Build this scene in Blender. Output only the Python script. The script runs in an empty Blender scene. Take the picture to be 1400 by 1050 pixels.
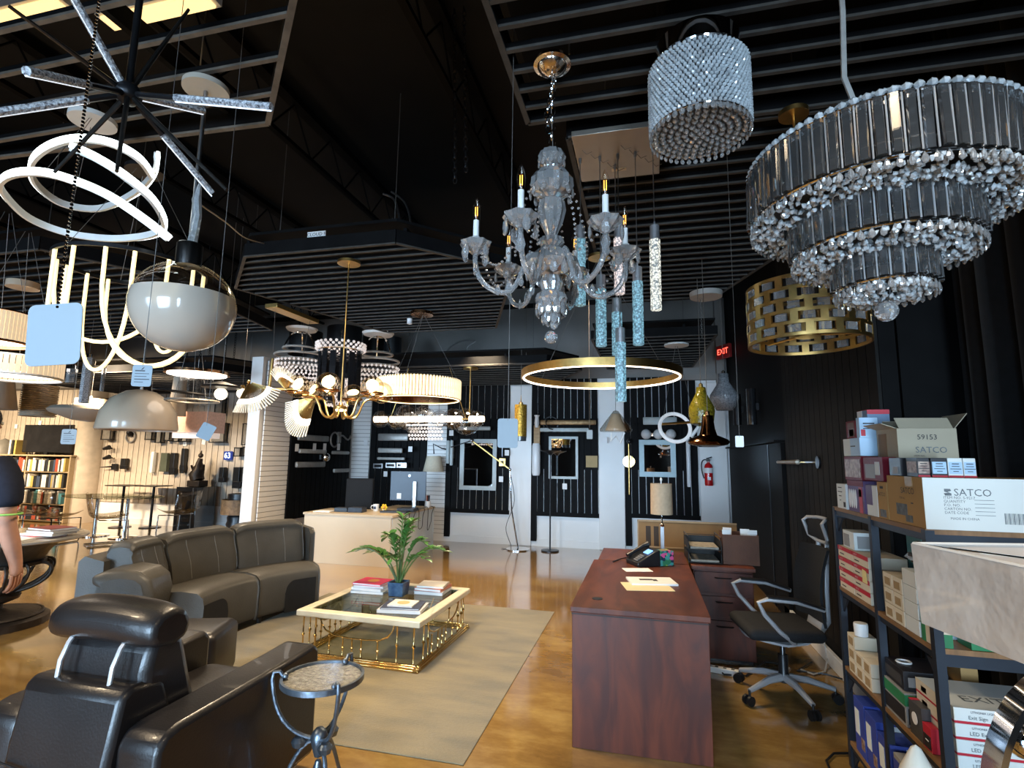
import bpy, math, random
from mathutils import Vector, Matrix
random.seed(7)
SC = bpy.context.scene
COL = SC.collection
PI = math.pi
def R(d): return math.radians(d)
# ---------------------------------------------------------------- camera, world, exposure
cam = bpy.data.cameras.new('camera'); cam_o = bpy.data.objects.new('camera', cam); COL.objects.link(cam_o)
cam.sensor_fit = 'HORIZONTAL'; cam.sensor_width = 36.0; cam.lens = 36.0 * 729.0 / 1400.0; cam.clip_start = .02
yaw, pit, rol = R(13.98), R(7.87), R(.834)
fw = Vector((-math.sin(yaw) * math.cos(pit), math.cos(yaw) * math.cos(pit), math.sin(pit)))
rt = Vector((math.cos(yaw), math.sin(yaw), 0)); up = rt.cross(fw)
r2 = rt * math.cos(rol) + up * math.sin(rol); u2 = up * math.cos(rol) - rt * math.sin(rol)
cam_o.matrix_world = Matrix(((r2.x, u2.x, -fw.x, 0), (r2.y, u2.y, -fw.y, 0), (r2.z, u2.z, -fw.z, 1.53), (0, 0, 0, 1)))
SC.camera = cam_o
w = bpy.data.worlds.new('daylight'); SC.world = w; w.use_nodes = True
w.node_tree.nodes['Background'].inputs[0].default_value = (.55, .75, 1, 1)
w.node_tree.nodes['Background'].inputs[1].default_value = .25
SC.view_settings.view_transform = 'Standard'; SC.view_settings.look = 'None'; SC.view_settings.gamma = 1
SC.view_settings.use_curve_mapping = False
SC.view_settings.exposure = 0.25
SC.cycles.use_denoising = True
SC.cycles.max_bounces = 8; SC.cycles.transmission_bounces = 8; SC.cycles.transparent_max_bounces = 12
SC.cycles.sample_clamp_indirect = 4.0; SC.cycles.caustics_reflective = False; SC.cycles.caustics_refractive = False
def light(name, kind, loc, energy, col=(1, 1, 1), size=1, size_y=None, aim=None, spread=None, radius=.05):
    l = bpy.data.lights.new(name, kind); l.energy = energy; l.color = col
    if kind == 'AREA':
        l.size = size
        if size_y: l.shape = 'RECTANGLE'; l.size_y = size_y
        if spread: l.spread = spread
    else: l.shadow_soft_size = radius
    if kind == 'SPOT': l.spot_size = size; l.spot_blend = .6
    o = bpy.data.objects.new(name, l); COL.objects.link(o); o.location = loc
    if aim is not None: o.rotation_euler = (Vector(aim) - Vector(loc)).to_track_quat('-Z', 'Y').to_euler()
    return o
WARM = (1, .78, .52)
# daylight through the storefront glass behind the camera (wall_front has the openings)
for x, wd, e in ((-9.3, 2.6, 70), (-4.95, 1.85, 62), (-1.45, 2.0, 66)):
    light('storefront_daylight', 'AREA', (x, -2.9, 1.4), e, (.52, .75, 1), wd, 2.2, aim=(x * .55 - .6, 9.5, .6), spread=R(62))
light('storefront_daylight', 'AREA', (1.45, -2.9, 1.5), 48, (.60, .80, 1), .7, 2.2, aim=(.9, 5, 1.6), spread=R(85))
# added warm area lights without fixtures, to brighten floor and furniture
for i, (x, y, e) in enumerate([ (-4.8, 5.6, 62), (-6.6, 2.9, 75), (-2.2, 7.0, 55), (-3.4, .6, 55), (-.4, 4.9, 34), (-2.0, 3.4, 55), (.6, .2, 30)]):
    light('added_warm_fill', 'AREA', (x, y, 3.05), e, WARM, .4, .4, aim=(x, y + .01, 0), spread=R(125))
for x, e in ((-8.2, 78), (-10.6, 80), (-13.6, 110)): light('added_wall_fill', 'AREA', (x, 6.1, 2.95), e, WARM, .5, .3, aim=(x - .2, 9.5, .8), spread=R(95))  # added fill lights without fixtures, to brighten the beige wall
# ---------------------------------------------------------------- materials
MATS = {}
def mat(name, col, rough=.5, metal=0, noise=None, bump=None, emit=None, es=0, trans=0, ior=1.45, coat=0, sheen=0, alpha=1, col2=None, aniso=None, spec=.5, thin=False):
    if name in MATS: return MATS[name]
    m = bpy.data.materials.new(name); m.use_nodes = True; nt = m.node_tree; p = nt.nodes['Principled BSDF']
    def setv(k, v):
        if k in p.inputs: p.inputs[k].default_value = v
    setv('Base Color', (*col, 1)); setv('Roughness', rough); setv('Metallic', metal); setv('IOR', ior)
    setv('Transmission Weight', trans); setv('Coat Weight', coat); setv('Sheen Weight', sheen); setv('Alpha', alpha); setv('Specular IOR Level', spec)
    if emit: setv('Emission Color', (*emit, 1)); setv('Emission Strength', es)
    if noise or bump:
        tc = nt.nodes.new('ShaderNodeTexCoord')
        mp = nt.nodes.new('ShaderNodeMapping'); nt.links.new(tc.outputs['Object'], mp.inputs[0])
        if aniso: mp.inputs['Scale'].default_value = aniso
    if noise:
        sc_, am = noise
        n = nt.nodes.new('ShaderNodeTexNoise'); n.inputs['Scale'].default_value = sc_; n.inputs['Detail'].default_value = 5
        nt.links.new(mp.outputs[0], n.inputs['Vector'])
        mx = nt.nodes.new('ShaderNodeMix'); mx.data_type = 'RGBA'
        c2 = col2 or tuple(c * (1 - am) for c in col)
        mx.inputs['A'].default_value = (*col, 1); mx.inputs['B'].default_value = (*c2, 1)
        cr = nt.nodes.new('ShaderNodeValToRGB'); cr.color_ramp.elements[0].position = .35; cr.color_ramp.elements[1].position = .68
        nt.links.new(n.outputs['Fac'], cr.inputs[0]); nt.links.new(cr.outputs[0], mx.inputs['Factor'])
        nt.links.new(mx.outputs['Result'], p.inputs['Base Color'])
    if bump:
        n2 = nt.nodes.new('ShaderNodeTexNoise'); n2.inputs['Scale'].default_value = bump[0]; n2.inputs['Detail'].default_value = 4
        nt.links.new(mp.outputs[0], n2.inputs['Vector'])
        b = nt.nodes.new('ShaderNodeBump'); b.inputs['Strength'].default_value = bump[1]; b.inputs['Distance'].default_value = .01
        nt.links.new(n2.outputs['Fac'], b.inputs['Height']); nt.links.new(b.outputs[0], p.inputs['Normal'])
    MATS[name] = m; return m
black = mat('black_paint', (.0055, .0055, .006), .65, noise=(6, .4), spec=.12)
dark_ceiling = mat('black_ceiling_paint', (.0045, .0045, .0045), .8, noise=(3, .5))
slat_grey = mat('black_slat_paint', (.0125, .0115, .0105), .7, noise=(9, .5), spec=.25)
cloud_underlit = mat('cloud_underlit_wood', (.060, .054, .047), .7, noise=(12, .4))  # lighter than the black sides: light bounced from the floor put into the colour
white_wall = mat('white_block_paint', (.80, .80, .79), .45, noise=(2, .06), bump=(14, .12))
white_paint = mat('white_paint', (.80, .79, .77), .4, noise=(5, .06))
grey_wall = mat('grey_upper_paint', (.26, .245, .23), .8, noise=(2, .15))
beige_board = mat('beige_board', (.50, .43, .35), .6, noise=(7, .15))
beige_dark = mat('beige_groove', (.10, .085, .07), .8, noise=(4, .2))
brass = mat('polished_brass', (.83, .58, .24), .16, 1, noise=(20, .12))
gold = mat('brushed_gold', (.72, .46, .16), .32, 1, noise=(30, .15))
copper = mat('copper_gold', (.70, .36, .17), .18, 1, noise=(15, .15))
chrome = mat('chrome', (.82, .83, .85), .06, 1, noise=(9, .05))
steel = mat('brushed_steel', (.45, .45, .46), .32, 1, noise=(20, .2))
dark_metal = mat('dark_metal', (.03, .03, .033), .35, .7, noise=(15, .3))
grey_metal = mat('grey_metal', (.30, .30, .31), .4, .6, noise=(15, .2))
wire_m = mat('grey_wire', (.16, .15, .14), .5, .3, noise=(20, .2))
black_plastic = mat('black_plastic', (.012, .012, .013), .35, noise=(15, .3))
white_plastic = mat('white_plastic', (.78, .78, .76), .35, noise=(10, .05))
paper = mat('paper', (.82, .80, .76), .7, noise=(9, .05))
tag_blue = mat('pale_blue_card', (.20, .24, .27), .6, noise=(4, .05))
tag_white = mat('white_card', (.80, .80, .80), .5, noise=(4, .05))
ink = mat('dark_ink', (.03, .03, .035), .6, noise=(20, .2))
def thin(name, tint, blend=.25, rough=.02, noise=0):     # thin clear sheet: light passes, edges reflect
    if name in MATS: return MATS[name]
    m = bpy.data.materials.new(name); m.use_nodes = True; nt = m.node_tree; nt.nodes.remove(nt.nodes['Principled BSDF']); out = nt.nodes['Material Output']
    t = nt.nodes.new('ShaderNodeBsdfTransparent'); t.inputs[0].default_value = (*tint, 1); g = nt.nodes.new('ShaderNodeBsdfGlossy'); g.inputs['Roughness'].default_value = rough
    lw = nt.nodes.new('ShaderNodeLayerWeight'); lw.inputs[0].default_value = .35; ma = nt.nodes.new('ShaderNodeMath'); ma.operation = 'MULTIPLY_ADD'; ma.inputs[1].default_value = blend; ma.inputs[2].default_value = .05; nt.links.new(lw.outputs['Facing'], ma.inputs[0]); mx = nt.nodes.new('ShaderNodeMixShader')
    nt.links.new(ma.outputs[0], mx.inputs[0]); nt.links.new(t.outputs[0], mx.inputs[1]); nt.links.new(g.outputs[0], mx.inputs[2]); nt.links.new(mx.outputs[0], out.inputs[0])
    if noise:
        n = nt.nodes.new('ShaderNodeTexNoise'); n.inputs['Scale'].default_value = noise; b = nt.nodes.new('ShaderNodeBump'); b.inputs['Strength'].default_value = .8; b.inputs['Distance'].default_value = .01
        nt.links.new(n.outputs['Fac'], b.inputs['Height']); nt.links.new(b.outputs[0], g.inputs['Normal']); nt.links.new(b.outputs[0], lw.inputs['Normal'])
    MATS[name] = m; return m
glass = thin('clear_glass', (.96, .96, .96), .45)
smoke_glass = thin('smoked_glass', (.72, .70, .66), .3)
crystal = mat('cut_crystal', (1, 1, 1), .0, trans=.80, ior=1.6, noise=(3, .01), spec=1, coat=1)
bar_crystal = mat('bar_crystal', (.96, .98, 1), .0, trans=.96, ior=1.52, noise=(3, .01), spec=.9, coat=.25)
crystal_frost = mat('frosted_crystal', (.80, .88, .93), .08, trans=.25, ior=1.55, noise=(40, .35), spec=.9, coat=.5)
acrylic = thin('smoky_acrylic', (.80, .77, .72), .35)
mirror = mat('mirror_silver', (.85, .86, .87), .02, 1, noise=(3, .02))
# ---------------------------------------------------------------- mesh builder
class B:
    def __init__(s): s.v = []; s.f = []
    def add(s, vs, fs, M=None):
        o = len(s.v)
        s.v += [tuple(M @ Vector(v)) for v in vs] if M is not None else [tuple(v) for v in vs]
        s.f += [tuple(i + o for i in f) for f in fs]; return s
    def box(s, c, d, rz=0, M=None, taper=1):
        x, y, z = d[0] / 2, d[1] / 2, d[2] / 2; t = taper
        vs = [(-x, -y, -z), (x, -y, -z), (x, y, -z), (-x, y, -z), (-x * t, -y * t, z), (x * t, -y * t, z), (x * t, y * t, z), (-x * t, y * t, z)]
        m = Matrix.Translation(c) @ Matrix.Rotation(rz, 4, 'Z')
        if M is not None: m = M @ m
        return s.add(vs, [(3, 2, 1, 0), (4, 5, 6, 7), (0, 1, 5, 4), (1, 2, 6, 5), (2, 3, 7, 6), (3, 0, 4, 7)], m)
    def prism(s, poly, z0, z1, M=None):
        n = len(poly)
        return s.add([(x, y, z0) for x, y in poly] + [(x, y, z1) for x, y in poly],
                     [tuple(range(n - 1, -1, -1)), tuple(range(n, 2 * n))] + [(i, (i + 1) % n, n + (i + 1) % n, n + i) for i in range(n)], M)
    def lathe(s, prof, n=24, c=(0, 0, 0), M=None, cap=True, a0=0, a1=2 * PI, flute=0):
        full = abs(a1 - a0 - 2 * PI) < 1e-6; k = n if full else n + 1
        vs = []; fs = []
        for r, z in prof:
            for i in range(k):
                a = a0 + (a1 - a0) * i / n; q = r * (1 + flute * (-1) ** i); vs.append((q * math.cos(a), q * math.sin(a), z))
        for j in range(len(prof) - 1):
            for i in range(n):
                b = (i + 1) % k; fs.append((j * k + i, j * k + b, (j + 1) * k + b, (j + 1) * k + i))
        if cap and full:
            if prof[0][0] > 1e-5: fs.append(tuple(range(k - 1, -1, -1)))
            if prof[-1][0] > 1e-5: fs.append(tuple(range((len(prof) - 1) * k, len(prof) * k)))
        m = Matrix.Translation(c)
        if M is not None: m = M @ m
        return s.add(vs, fs, m)
    def cyl(s, p0, p1, r, r1=None, n=12): return s.tube([p0, p1], [r, r if r1 is None else r1], n)
    def tube(s, pts, r, n=8, closed=False, flat=None, upv=None):
        P = [Vector(p) for p in pts]; k = len(P)
        rs = r if isinstance(r, (list, tuple)) else [r] * k
        T = []
        for i in range(k):
            a = P[i - 1] if (i > 0 or closed) else P[i]; b = P[(i + 1) % k] if (i < k - 1 or closed) else P[i]
            t = b - a; T.append(t.normalized() if t.length > 1e-9 else Vector((0, 0, 1)))
        u = Vector(upv) if upv else (Vector((0, 0, 1)) if abs(T[0].z) < .9 else Vector((1, 0, 0)))
        vs = []
        for i in range(k):
            if upv: u = Vector(upv)
            u = (u - T[i] * u.dot(T[i]))
            u = u.normalized() if u.length > 1e-6 else T[i].orthogonal().normalized()
            b = T[i].cross(u)
            for j in range(n):
                a = 2 * PI * (j + .5) / n
                if flat: vs.append(P[i] + u * (math.copysign(flat[0], math.cos(a)) if n == 4 else math.cos(a) * flat[0]) + b * (math.copysign(flat[1], math.sin(a)) if n == 4 else math.sin(a) * flat[1]))
                else: vs.append(P[i] + (u * math.cos(a) + b * math.sin(a)) * rs[i])
        fs = [(i * n + j, i * n + (j + 1) % n, ((i + 1) % k) * n + (j + 1) % n, ((i + 1) % k) * n + j) for i in range(k if closed else k - 1) for j in range(n)]
        if not closed: fs += [tuple(range(n - 1, -1, -1)), tuple(range((k - 1) * n, k * n))]
        return s.add(vs, fs)
    def ball(s, c, r, n=12, m=8, sc=(1, 1, 1), M=None):
        prof = [(max(1e-6, math.sin(PI * i / m)), -math.cos(PI * i / m)) for i in range(m + 1)]
        mm = Matrix.Translation(c) @ Matrix.Diagonal((r * sc[0], r * sc[1], r * sc[2], 1))
        if M is not None: mm = M @ mm
        return s.lathe(prof, n, M=mm, cap=False)
    def gem(s, c, r, h, n=6, M=None):      # faceted drop: two cones
        return s.lathe([(1e-4, -h * .5), (r, -h * .1), (r * .8, h * .15), (1e-4, h * .5)], n, c, M, cap=False)
    def torus(s, c, R_, r, n=32, k=8, M=None, flat=None):
        pts = [Vector((R_ * math.cos(2 * PI * i / n), R_ * math.sin(2 * PI * i / n), 0)) for i in range(n)]
        m = Matrix.Translation(c)
        if M is not None: m = M @ m
        t = B().tube(pts, r, k, True, flat, upv=(0, 0, 1)); return s.add(t.v, t.f, m)
    def rbox(s, c, d, r=.02, seg=2, rz=0, M=None):   # rounded box via superellipse grid is heavy: chamfered box
        x, y, z = d[0] / 2, d[1] / 2, d[2] / 2; poly = []
        for cx, cy, a0 in ((x - r, y - r, 0), (-x + r, y - r, 90), (-x + r, -y + r, 180), (x - r, -y + r, 270)):
            for i in range(seg + 1):
                a = R(a0 + 90 * i / seg); poly.append((cx + r * math.cos(a), cy + r * math.sin(a)))
        k = len(poly); vs = []; fs = []
        lv = [(-z + r * (1 - math.sin(R(90 * i / seg))), r * (1 - math.cos(R(90 * i / seg)))) for i in range(seg, -1, -1)]
        lv += [(z - r * (1 - math.sin(R(90 * i / seg))), r * (1 - math.cos(R(90 * i / seg)))) for i in range(seg + 1)]
        lv.sort(key=lambda q: q[0])
        for zz, ins in lv:
            for px, py in poly:
                vs.append((px * (x - ins) / x, py * (y - ins) / y, zz))
        for j in range(len(lv) - 1):
            for i in range(k): fs.append((j * k + i, j * k + (i + 1) % k, (j + 1) * k + (i + 1) % k, (j + 1) * k + i))
        fs += [tuple(range(k - 1, -1, -1)), tuple(range((len(lv) - 1) * k, len(lv) * k))]
        m = Matrix.Translation(c) @ Matrix.Rotation(rz, 4, 'Z')
        if M is not None: m = M @ m
        return s.add(vs, fs, m)
    def O(s, name, m, parent=None, smooth=40, stuff=False, label=None, bev=0, sub=0, hollow=0):
        me = bpy.data.meshes.new(name); me.from_pydata(s.v, [], s.f); me.update()
        if smooth:
            me.polygons.foreach_set('use_smooth', [True] * len(me.polygons))
            me.set_sharp_from_angle(angle=R(smooth))
        o = bpy.data.objects.new(name, me); COL.objects.link(o); me.materials.append(m)
        if parent: o.parent = parent
        if stuff: o['kind'] = 'stuff'
        if label: o['label'] = label
        if sub: q = o.modifiers.new('subdivision', 'SUBSURF'); q.levels = q.render_levels = sub
        if hollow: q = o.modifiers.new('shell', 'SOLIDIFY'); q.thickness = hollow; q.offset = -1
        if bev:
            q = o.modifiers.new('bevel', 'BEVEL'); q.width = bev; q.segments = 2; q.limit_method = 'ANGLE'
        return o
def tag(o, label, cat, group=None):
    o['label'] = label; o['category'] = cat
    if group: o['group'] = group
    return o
def thing(name, label, cat, loc=(0, 0, 0), rz=0, group=None):
    o = bpy.data.objects.new(name, None); COL.objects.link(o); o.location = loc; o.rotation_euler = (0, 0, rz); o.empty_display_size = .1
    return tag(o, label, cat, group)
def struct(o): o['kind'] = 'structure'; return o
def dup(o, loc=None, rz=None, label=None, parent=None, scale=None):
    c = o.copy(); COL.objects.link(c)
    if parent: c.parent = parent
    if loc is not None: c.location = loc
    if rz is not None: c.rotation_euler = (0, 0, rz)
    if scale: c.scale = scale
    if label: c['label'] = label
    for ch in list(o.children): dup(ch, parent=c)
    return c
def clone(o, parent, loc, rz=0, scale=None):      # a further copy of one part, sharing its mesh
    c = o.copy(); COL.objects.link(c); c.parent = parent; c.location = loc; c.rotation_euler = (0, 0, rz)
    if scale: c.scale = scale
    return c
def text(body, m, parent, loc, size, rot=(90, 0, 0), name='lettering', align='CENTER'):
    cu = bpy.data.curves.new(name, 'FONT'); cu.body = body; cu.size = size; cu.align_x = align; cu.align_y = 'CENTER'; cu.resolution_u = 2
    o = bpy.data.objects.new(name, cu); COL.objects.link(o); cu.materials.append(m); o.parent = parent
    o.location = loc; o.rotation_euler = tuple(R(a) for a in rot); return o
def rail(a, b, n): return [tuple(Vector(a).lerp(Vector(b), i / (n - 1))) for i in range(n)]
def bez(a, b, c, d, n=10):
    a, b, c, d = map(Vector, (a, b, c, d)); out = []
    for i in range(n + 1):
        t = i / n; q = 1 - t; out.append(tuple(a * q**3 + b * 3 * q * q * t + c * 3 * q * t * t + d * t**3))
    return out
def sub3(a, b): return (a[0] - b[0], a[1] - b[1], a[2] - b[2])
def chain(b, p0, p1, link=.03, r=.003, n=8):
    p0, p1 = Vector(p0), Vector(p1); d = p1 - p0; k = max(2, int(d.length / (link * .72))); q = d.to_track_quat('Z', 'Y').to_matrix().to_4x4()
    for i in range(k):
        M = Matrix.Translation(p0.lerp(p1, (i + .5) / k)) @ q @ Matrix.Rotation(PI / 2 * (i % 2), 4, 'Z') @ Matrix.Rotation(PI / 2, 4, 'X') @ Matrix.Diagonal((.6, 1, 1, 1))
        b.torus((0, 0, 0), link / 2, r, n, 4, M)
    return b
# ================================================================ SETTING
def floor_mat():
    m = mat('stained_concrete', (.30, .17, .04), .10)
    nt = m.node_tree; p = nt.nodes['Principled BSDF']; p.inputs['Coat Weight'].default_value = .8; p.inputs['Coat Roughness'].default_value = .10
    tc = nt.nodes.new('ShaderNodeTexCoord')
    n1 = nt.nodes.new('ShaderNodeTexNoise'); n1.inputs['Scale'].default_value = .9; n1.inputs['Detail'].default_value = 8; n1.inputs['Roughness'].default_value = .65
    n2 = nt.nodes.new('ShaderNodeTexNoise'); n2.inputs['Scale'].default_value = 5; n2.inputs['Detail'].default_value = 9; n2.inputs['Roughness'].default_value = .7
    mp = nt.nodes.new('ShaderNodeMapping'); mp.inputs['Scale'].default_value = (1, 2.2, 1); nt.links.new(tc.outputs['Object'], mp.inputs[0])
    nt.links.new(mp.outputs[0], n1.inputs['Vector']); nt.links.new(mp.outputs[0], n2.inputs['Vector'])
    cr = nt.nodes.new('ShaderNodeValToRGB'); e = cr.color_ramp.elements
    e[0].position = .3; e[0].color = (.12, .058, .016, 1); e[1].position = .7; e[1].color = (.42, .28, .09, 1)
    k = e.new(.5); k.color = (.26, .148, .042, 1)
    mx = nt.nodes.new('ShaderNodeMix'); mx.data_type = 'FLOAT'; mx.inputs['Factor'].default_value = .42
    nt.links.new(n1.outputs['Fac'], mx.inputs['A']); nt.links.new(n2.outputs['Fac'], mx.inputs['B'])
    nt.links.new(mx.outputs['Result'], cr.inputs[0]); nt.links.new(cr.outputs[0], p.inputs['Base Color'])
    mr = nt.nodes.new('ShaderNodeMapRange'); mr.inputs['To Min'].default_value = .05; mr.inputs['To Max'].default_value = .26
    nt.links.new(n2.outputs['Fac'], mr.inputs[0]); nt.links.new(mr.outputs[0], p.inputs['Roughness'])
    b = nt.nodes.new('ShaderNodeBump'); b.inputs['Strength'].default_value = .02; nt.links.new(n1.outputs['Fac'], b.inputs['Height']); nt.links.new(b.outputs[0], p.inputs['Normal'])
    return m
XL, XR, YB, YF, ZC = -17.0, 1.37, 9.5, -3.0, 4.7
struct(B().box(((XL + 2) / 2, 3.3, -.05), (19.4, 13, .1)).O('floor', floor_mat(), smooth=0))
struct(B().box(((XL + 2) / 2, 3.3, ZC + .05), (19.4, 13, .1)).O('ceiling', dark_ceiling, smooth=0))
wb = struct(B().box(((XL + XR) / 2, YB + .1, 1.475), (XR - XL + .2, .2, 2.95)).O('wall_back', white_wall, smooth=0))
B().box(((XL + XR) / 2, YB + .1, 3.83), (XR - XL + .2, .2, 1.76)).O('upper_wall', grey_wall, wb, smooth=0)
for x0, x1 in ((-2.37, -1.97), (-.78, -.34), (.88, 1.32)):
    B().box(((x0 + x1) / 2, YB - .03, 1.42), (x1 - x0, .06, 2.84)).O('pilaster', white_wall, wb, smooth=0, bev=.012)
b = B().box((-3, YB - .03, 4.35), (14, .05, .08)); b.O('conduit_ledge', dark_ceiling, wb, smooth=0)
B().box((1.25, YB - .08, 3.7), (.12, .16, 1.9)).O('corner_column', grey_wall, wb, smooth=0)
B().box((.9, YB - .05, 2.93), (.9, .1, .1)).O('beam_ledge', grey_wall, wb, smooth=0)
struct(B().box((XL - .1, 3.3, 2.35), (.2, 12.8, 4.7)).O('wall_left', grey_wall, smooth=0))
wf = struct(B().box((-8, YF - .1, 3.8), (18.6, .2, 1.8)).O('wall_front', black, smooth=0))
for x0, x1 in ((-17, -10.7), (-7.9, -5.95), (-3.95, -2.5), (-.4, 1.05), (1.85, 2.0)): B().box(((x0 + x1) / 2, YF - .1, 1.45), (x1 - x0, .18, 2.9)).O('unseen_pier', black, wf, smooth=0)  # unseen piers, placed to keep the bright windows out of the mirrors
B().box((-8, YF - .1, .1), (18.6, .18, .2)).O('sill', black, wf, smooth=0)
wr = struct(B().box((XR + .1, 6.53, 2.35), (.2, 5.94, 4.7)).O('wall_right', black, smooth=0))
B().box((1.95, .3, 2.35), (.1, 6.5, 4.7)).O('curtain_bay_wall', black, wr, smooth=0)
B().box((1.72, 3.56, 2.35), (.52, .06, 4.7)).O('bay_return', black, wr, smooth=0)
bm_ = B().box((0, 0, 0), (.018, .128, 4.0)); first = None
for i in range(16):      # vertical boards of the near right wall
    y = 3.63 + i * .14
    first = bm_.O('wall_board', slat_grey, wr, smooth=0) if i == 0 else clone(first, wr, (0, 0, 0))
    first.location = (XR - .010, y, 2.2)
B().box((XR - .02, 7.6, .86), (.04, 3.4, 1.72)).O('closet_front', black, wr, smooth=0)
B().box((XR - .045, 6.45, .86), (.012, .012, 1.70)).O('closet_seam', dark_metal, wr, smooth=0)
B().box((XR - .05, 7.6, 1.735), (.1, 3.4, .02)).O('closet_top', black, wr, smooth=0)
struct(B().box((XR - .025, 4.85, .055), (.03, 2.5, .11)).O('baseboard_right', white_plastic, smooth=0, bev=.004))
struct(B().box((-8.2, YB - .012, .06), (15.5, .02, .12)).O('baseboard_back', white_wall, smooth=0))
# ---- ceiling joists: open-web trusses running to the back wall
def joist(x):
    j = struct(bpy.data.objects.new('trim_1', None)); COL.objects.link(j); j.location = (x, 0, 0)
    b = B().box((0, 3.3, 4.62), (.10, 12.4, .06)); b.box((0, 3.3, 4.22), (.05, 12.4, .035)).O('chord', black, j, smooth=0)
    b = B(); y = -2.7
    while y < 9.2: b.cyl((0, y, 4.23), (0, y + .28, 4.60), .009, n=5); b.cyl((0, y + .28, 4.60), (0, y + .56, 4.23), .009, n=5); y += .56
    b.O('web', black, j, smooth=0); return j
for x in (-13, -10.8, -8.6, -6.4, -4.55, -2.95, -1.35, .3): joist(x)
# ---- wall panels of vertical black boards
def slat_panel(x0, x1, z0, z1, y, label, n=9, post=None):
    t = thing('slat_panel', label, 'wall panel', ((x0 + x1) / 2, y, z0))
    wd = x1 - x0; p = wd / n; h = z1 - z0
    f = None
    for i in range(n):
        pos = (-wd / 2 + p * (i + .5), 0, h / 2)
        if f is None: f = B().box((0, 0, 0), (p - .014, .018, h)).O('board', black, t, smooth=0); f.location = pos
        else: clone(f, t, pos)
    B().box((0, -.012, .03), (wd + .02, .03, .07)).O('bottom_rail', black, t, smooth=0)
    B().box((0, .015, h * .52), (wd, .012, .9)).O('backing_board', black, t, smooth=0)
    if post:
        B().box((-wd / 2 - .055, .0, (h - (z0 - .09)) / 2), (.1, .05, h + (z0 - .09))).O('post', black, t, smooth=0)
    return t
slat_panel(-3.49, -2.385, .53, 2.95, YB - .035, 'black board wall panel behind the arched steel floor lamp', post=1)
slat_panel(-1.87, -.79, .53, 2.95, YB - .035, 'black board wall panel holding the middle framed mirror', post=1)
slat_panel(-.23, .86, .56, 2.95, YB - .035, 'black board wall panel with mirror beside the fire extinguisher', post=1)
slat_panel(-5.18, -4.0, .5, 2.95, YB - .035, 'black board wall panel behind the computer monitor', n=9)
# ---- white slatwall (horizontal boards) either side of the monitor panel
def slatwall(parent, M, wd, z0, z1, p=.076):
    n = int((z1 - z0) / p); f = None
    for i in range(n):
        pos = M @ Vector((0, 0, z0 + p * (i + .5)))
        if f is None: f = B().box((0, 0, 0), (wd, .016, p - .008)).O('slat', white_paint, parent, smooth=0); f.matrix_local = M @ Matrix.Translation((0, 0, z0 + p * .5))
        else:
            c = f.copy(); COL.objects.link(c); c.parent = parent; c.matrix_local = M @ Matrix.Translation((0, 0, z0 + p * (i + .5)))
groove = mat('slatwall_groove', (.22, .20, .18), .8, noise=(5, .2))
for x0, x1, lab in ((-5.58, -5.2, 'white horizontal slatwall strip between the two black panels behind the desk'), (-3.99, -3.61, 'white horizontal slatwall strip behind the cream cone wall lamp')):
    t = thing('slatwall_panel', lab, 'wall panel', ((x0 + x1) / 2, YB - .02, 0))
    B().box((0, .01, 1.5), (x1 - x0, .01, 2.9)).O('backing', groove, t, smooth=0)
    slatwall(t, Matrix.Identity(4), x1 - x0, .06, 2.95)
# ---- partition between showroom and dining corner
pt = struct(B().box((-5.68, 8.2, 1.5), (.16, 2.6, 3.0)).O('wall_partition', white_paint, smooth=0))
B().box((-5.70, 6.87, 1.5), (.20, .06, 3.0)).O('end_post', white_paint, pt, smooth=0)
t = thing('slatwall_panel', 'white horizontal slatwall on the end of the partition left of the black sconce panel', 'wall panel', (-5.575, 7.22, 0))
M = Matrix.Rotation(PI / 2, 4, 'Z')
B().box((-.004, 0, 1.5), (.008, .62, 2.9)).O('backing', groove, t, smooth=0)
slatwall(t, Matrix.Translation((.012, 0, 0)) @ M, .62, .06, 2.95)
t = thing('slat_panel', 'black board panel on the partition carrying the silver bath lights', 'wall panel', (-5.575, 8.55, .5))
f = None
for i in range(13):
    pos = (.012, -.85 + i * .135, 1.22)
    if f is None: f = B().box((0, 0, 0), (.018, .122, 2.45)).O('board', black, t, smooth=0); f.location = pos
    else: clone(f, t, pos)
B().box((.02, -.96, 1.02), (.05, .1, 2.9)).O('post', black, t, smooth=0)
# ---- beige vertical boards of the dining corner
t = thing('board_wall', 'beige vertical board display wall behind the dining corner', 'wall panel', (-8.06, YB - .02, .45))
B().box((-3.4, .012, 1.25), (11.0, .01, 2.5)).O('backing', beige_dark, t, smooth=0)
f = None
for i in range(75):
    x = 2.1 - i * .148
    if f is None: f = B().box((0, 0, 0), (.134, .016, 2.5)).O('board', beige_board, t, smooth=0); f.location = (x, 0, 1.25)
    else: clone(f, t, (x, 0, 1.25))
B().box((-3.4, -.015, 2.52), (11.0, .05, .05)).O('top_rail', beige_dark, t, smooth=0)
struct(B().lathe([(.28, 0), (.28, 4.5)], 20, (-12.05, 9.42, 0)).O('trim_2', beige_board))
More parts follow.
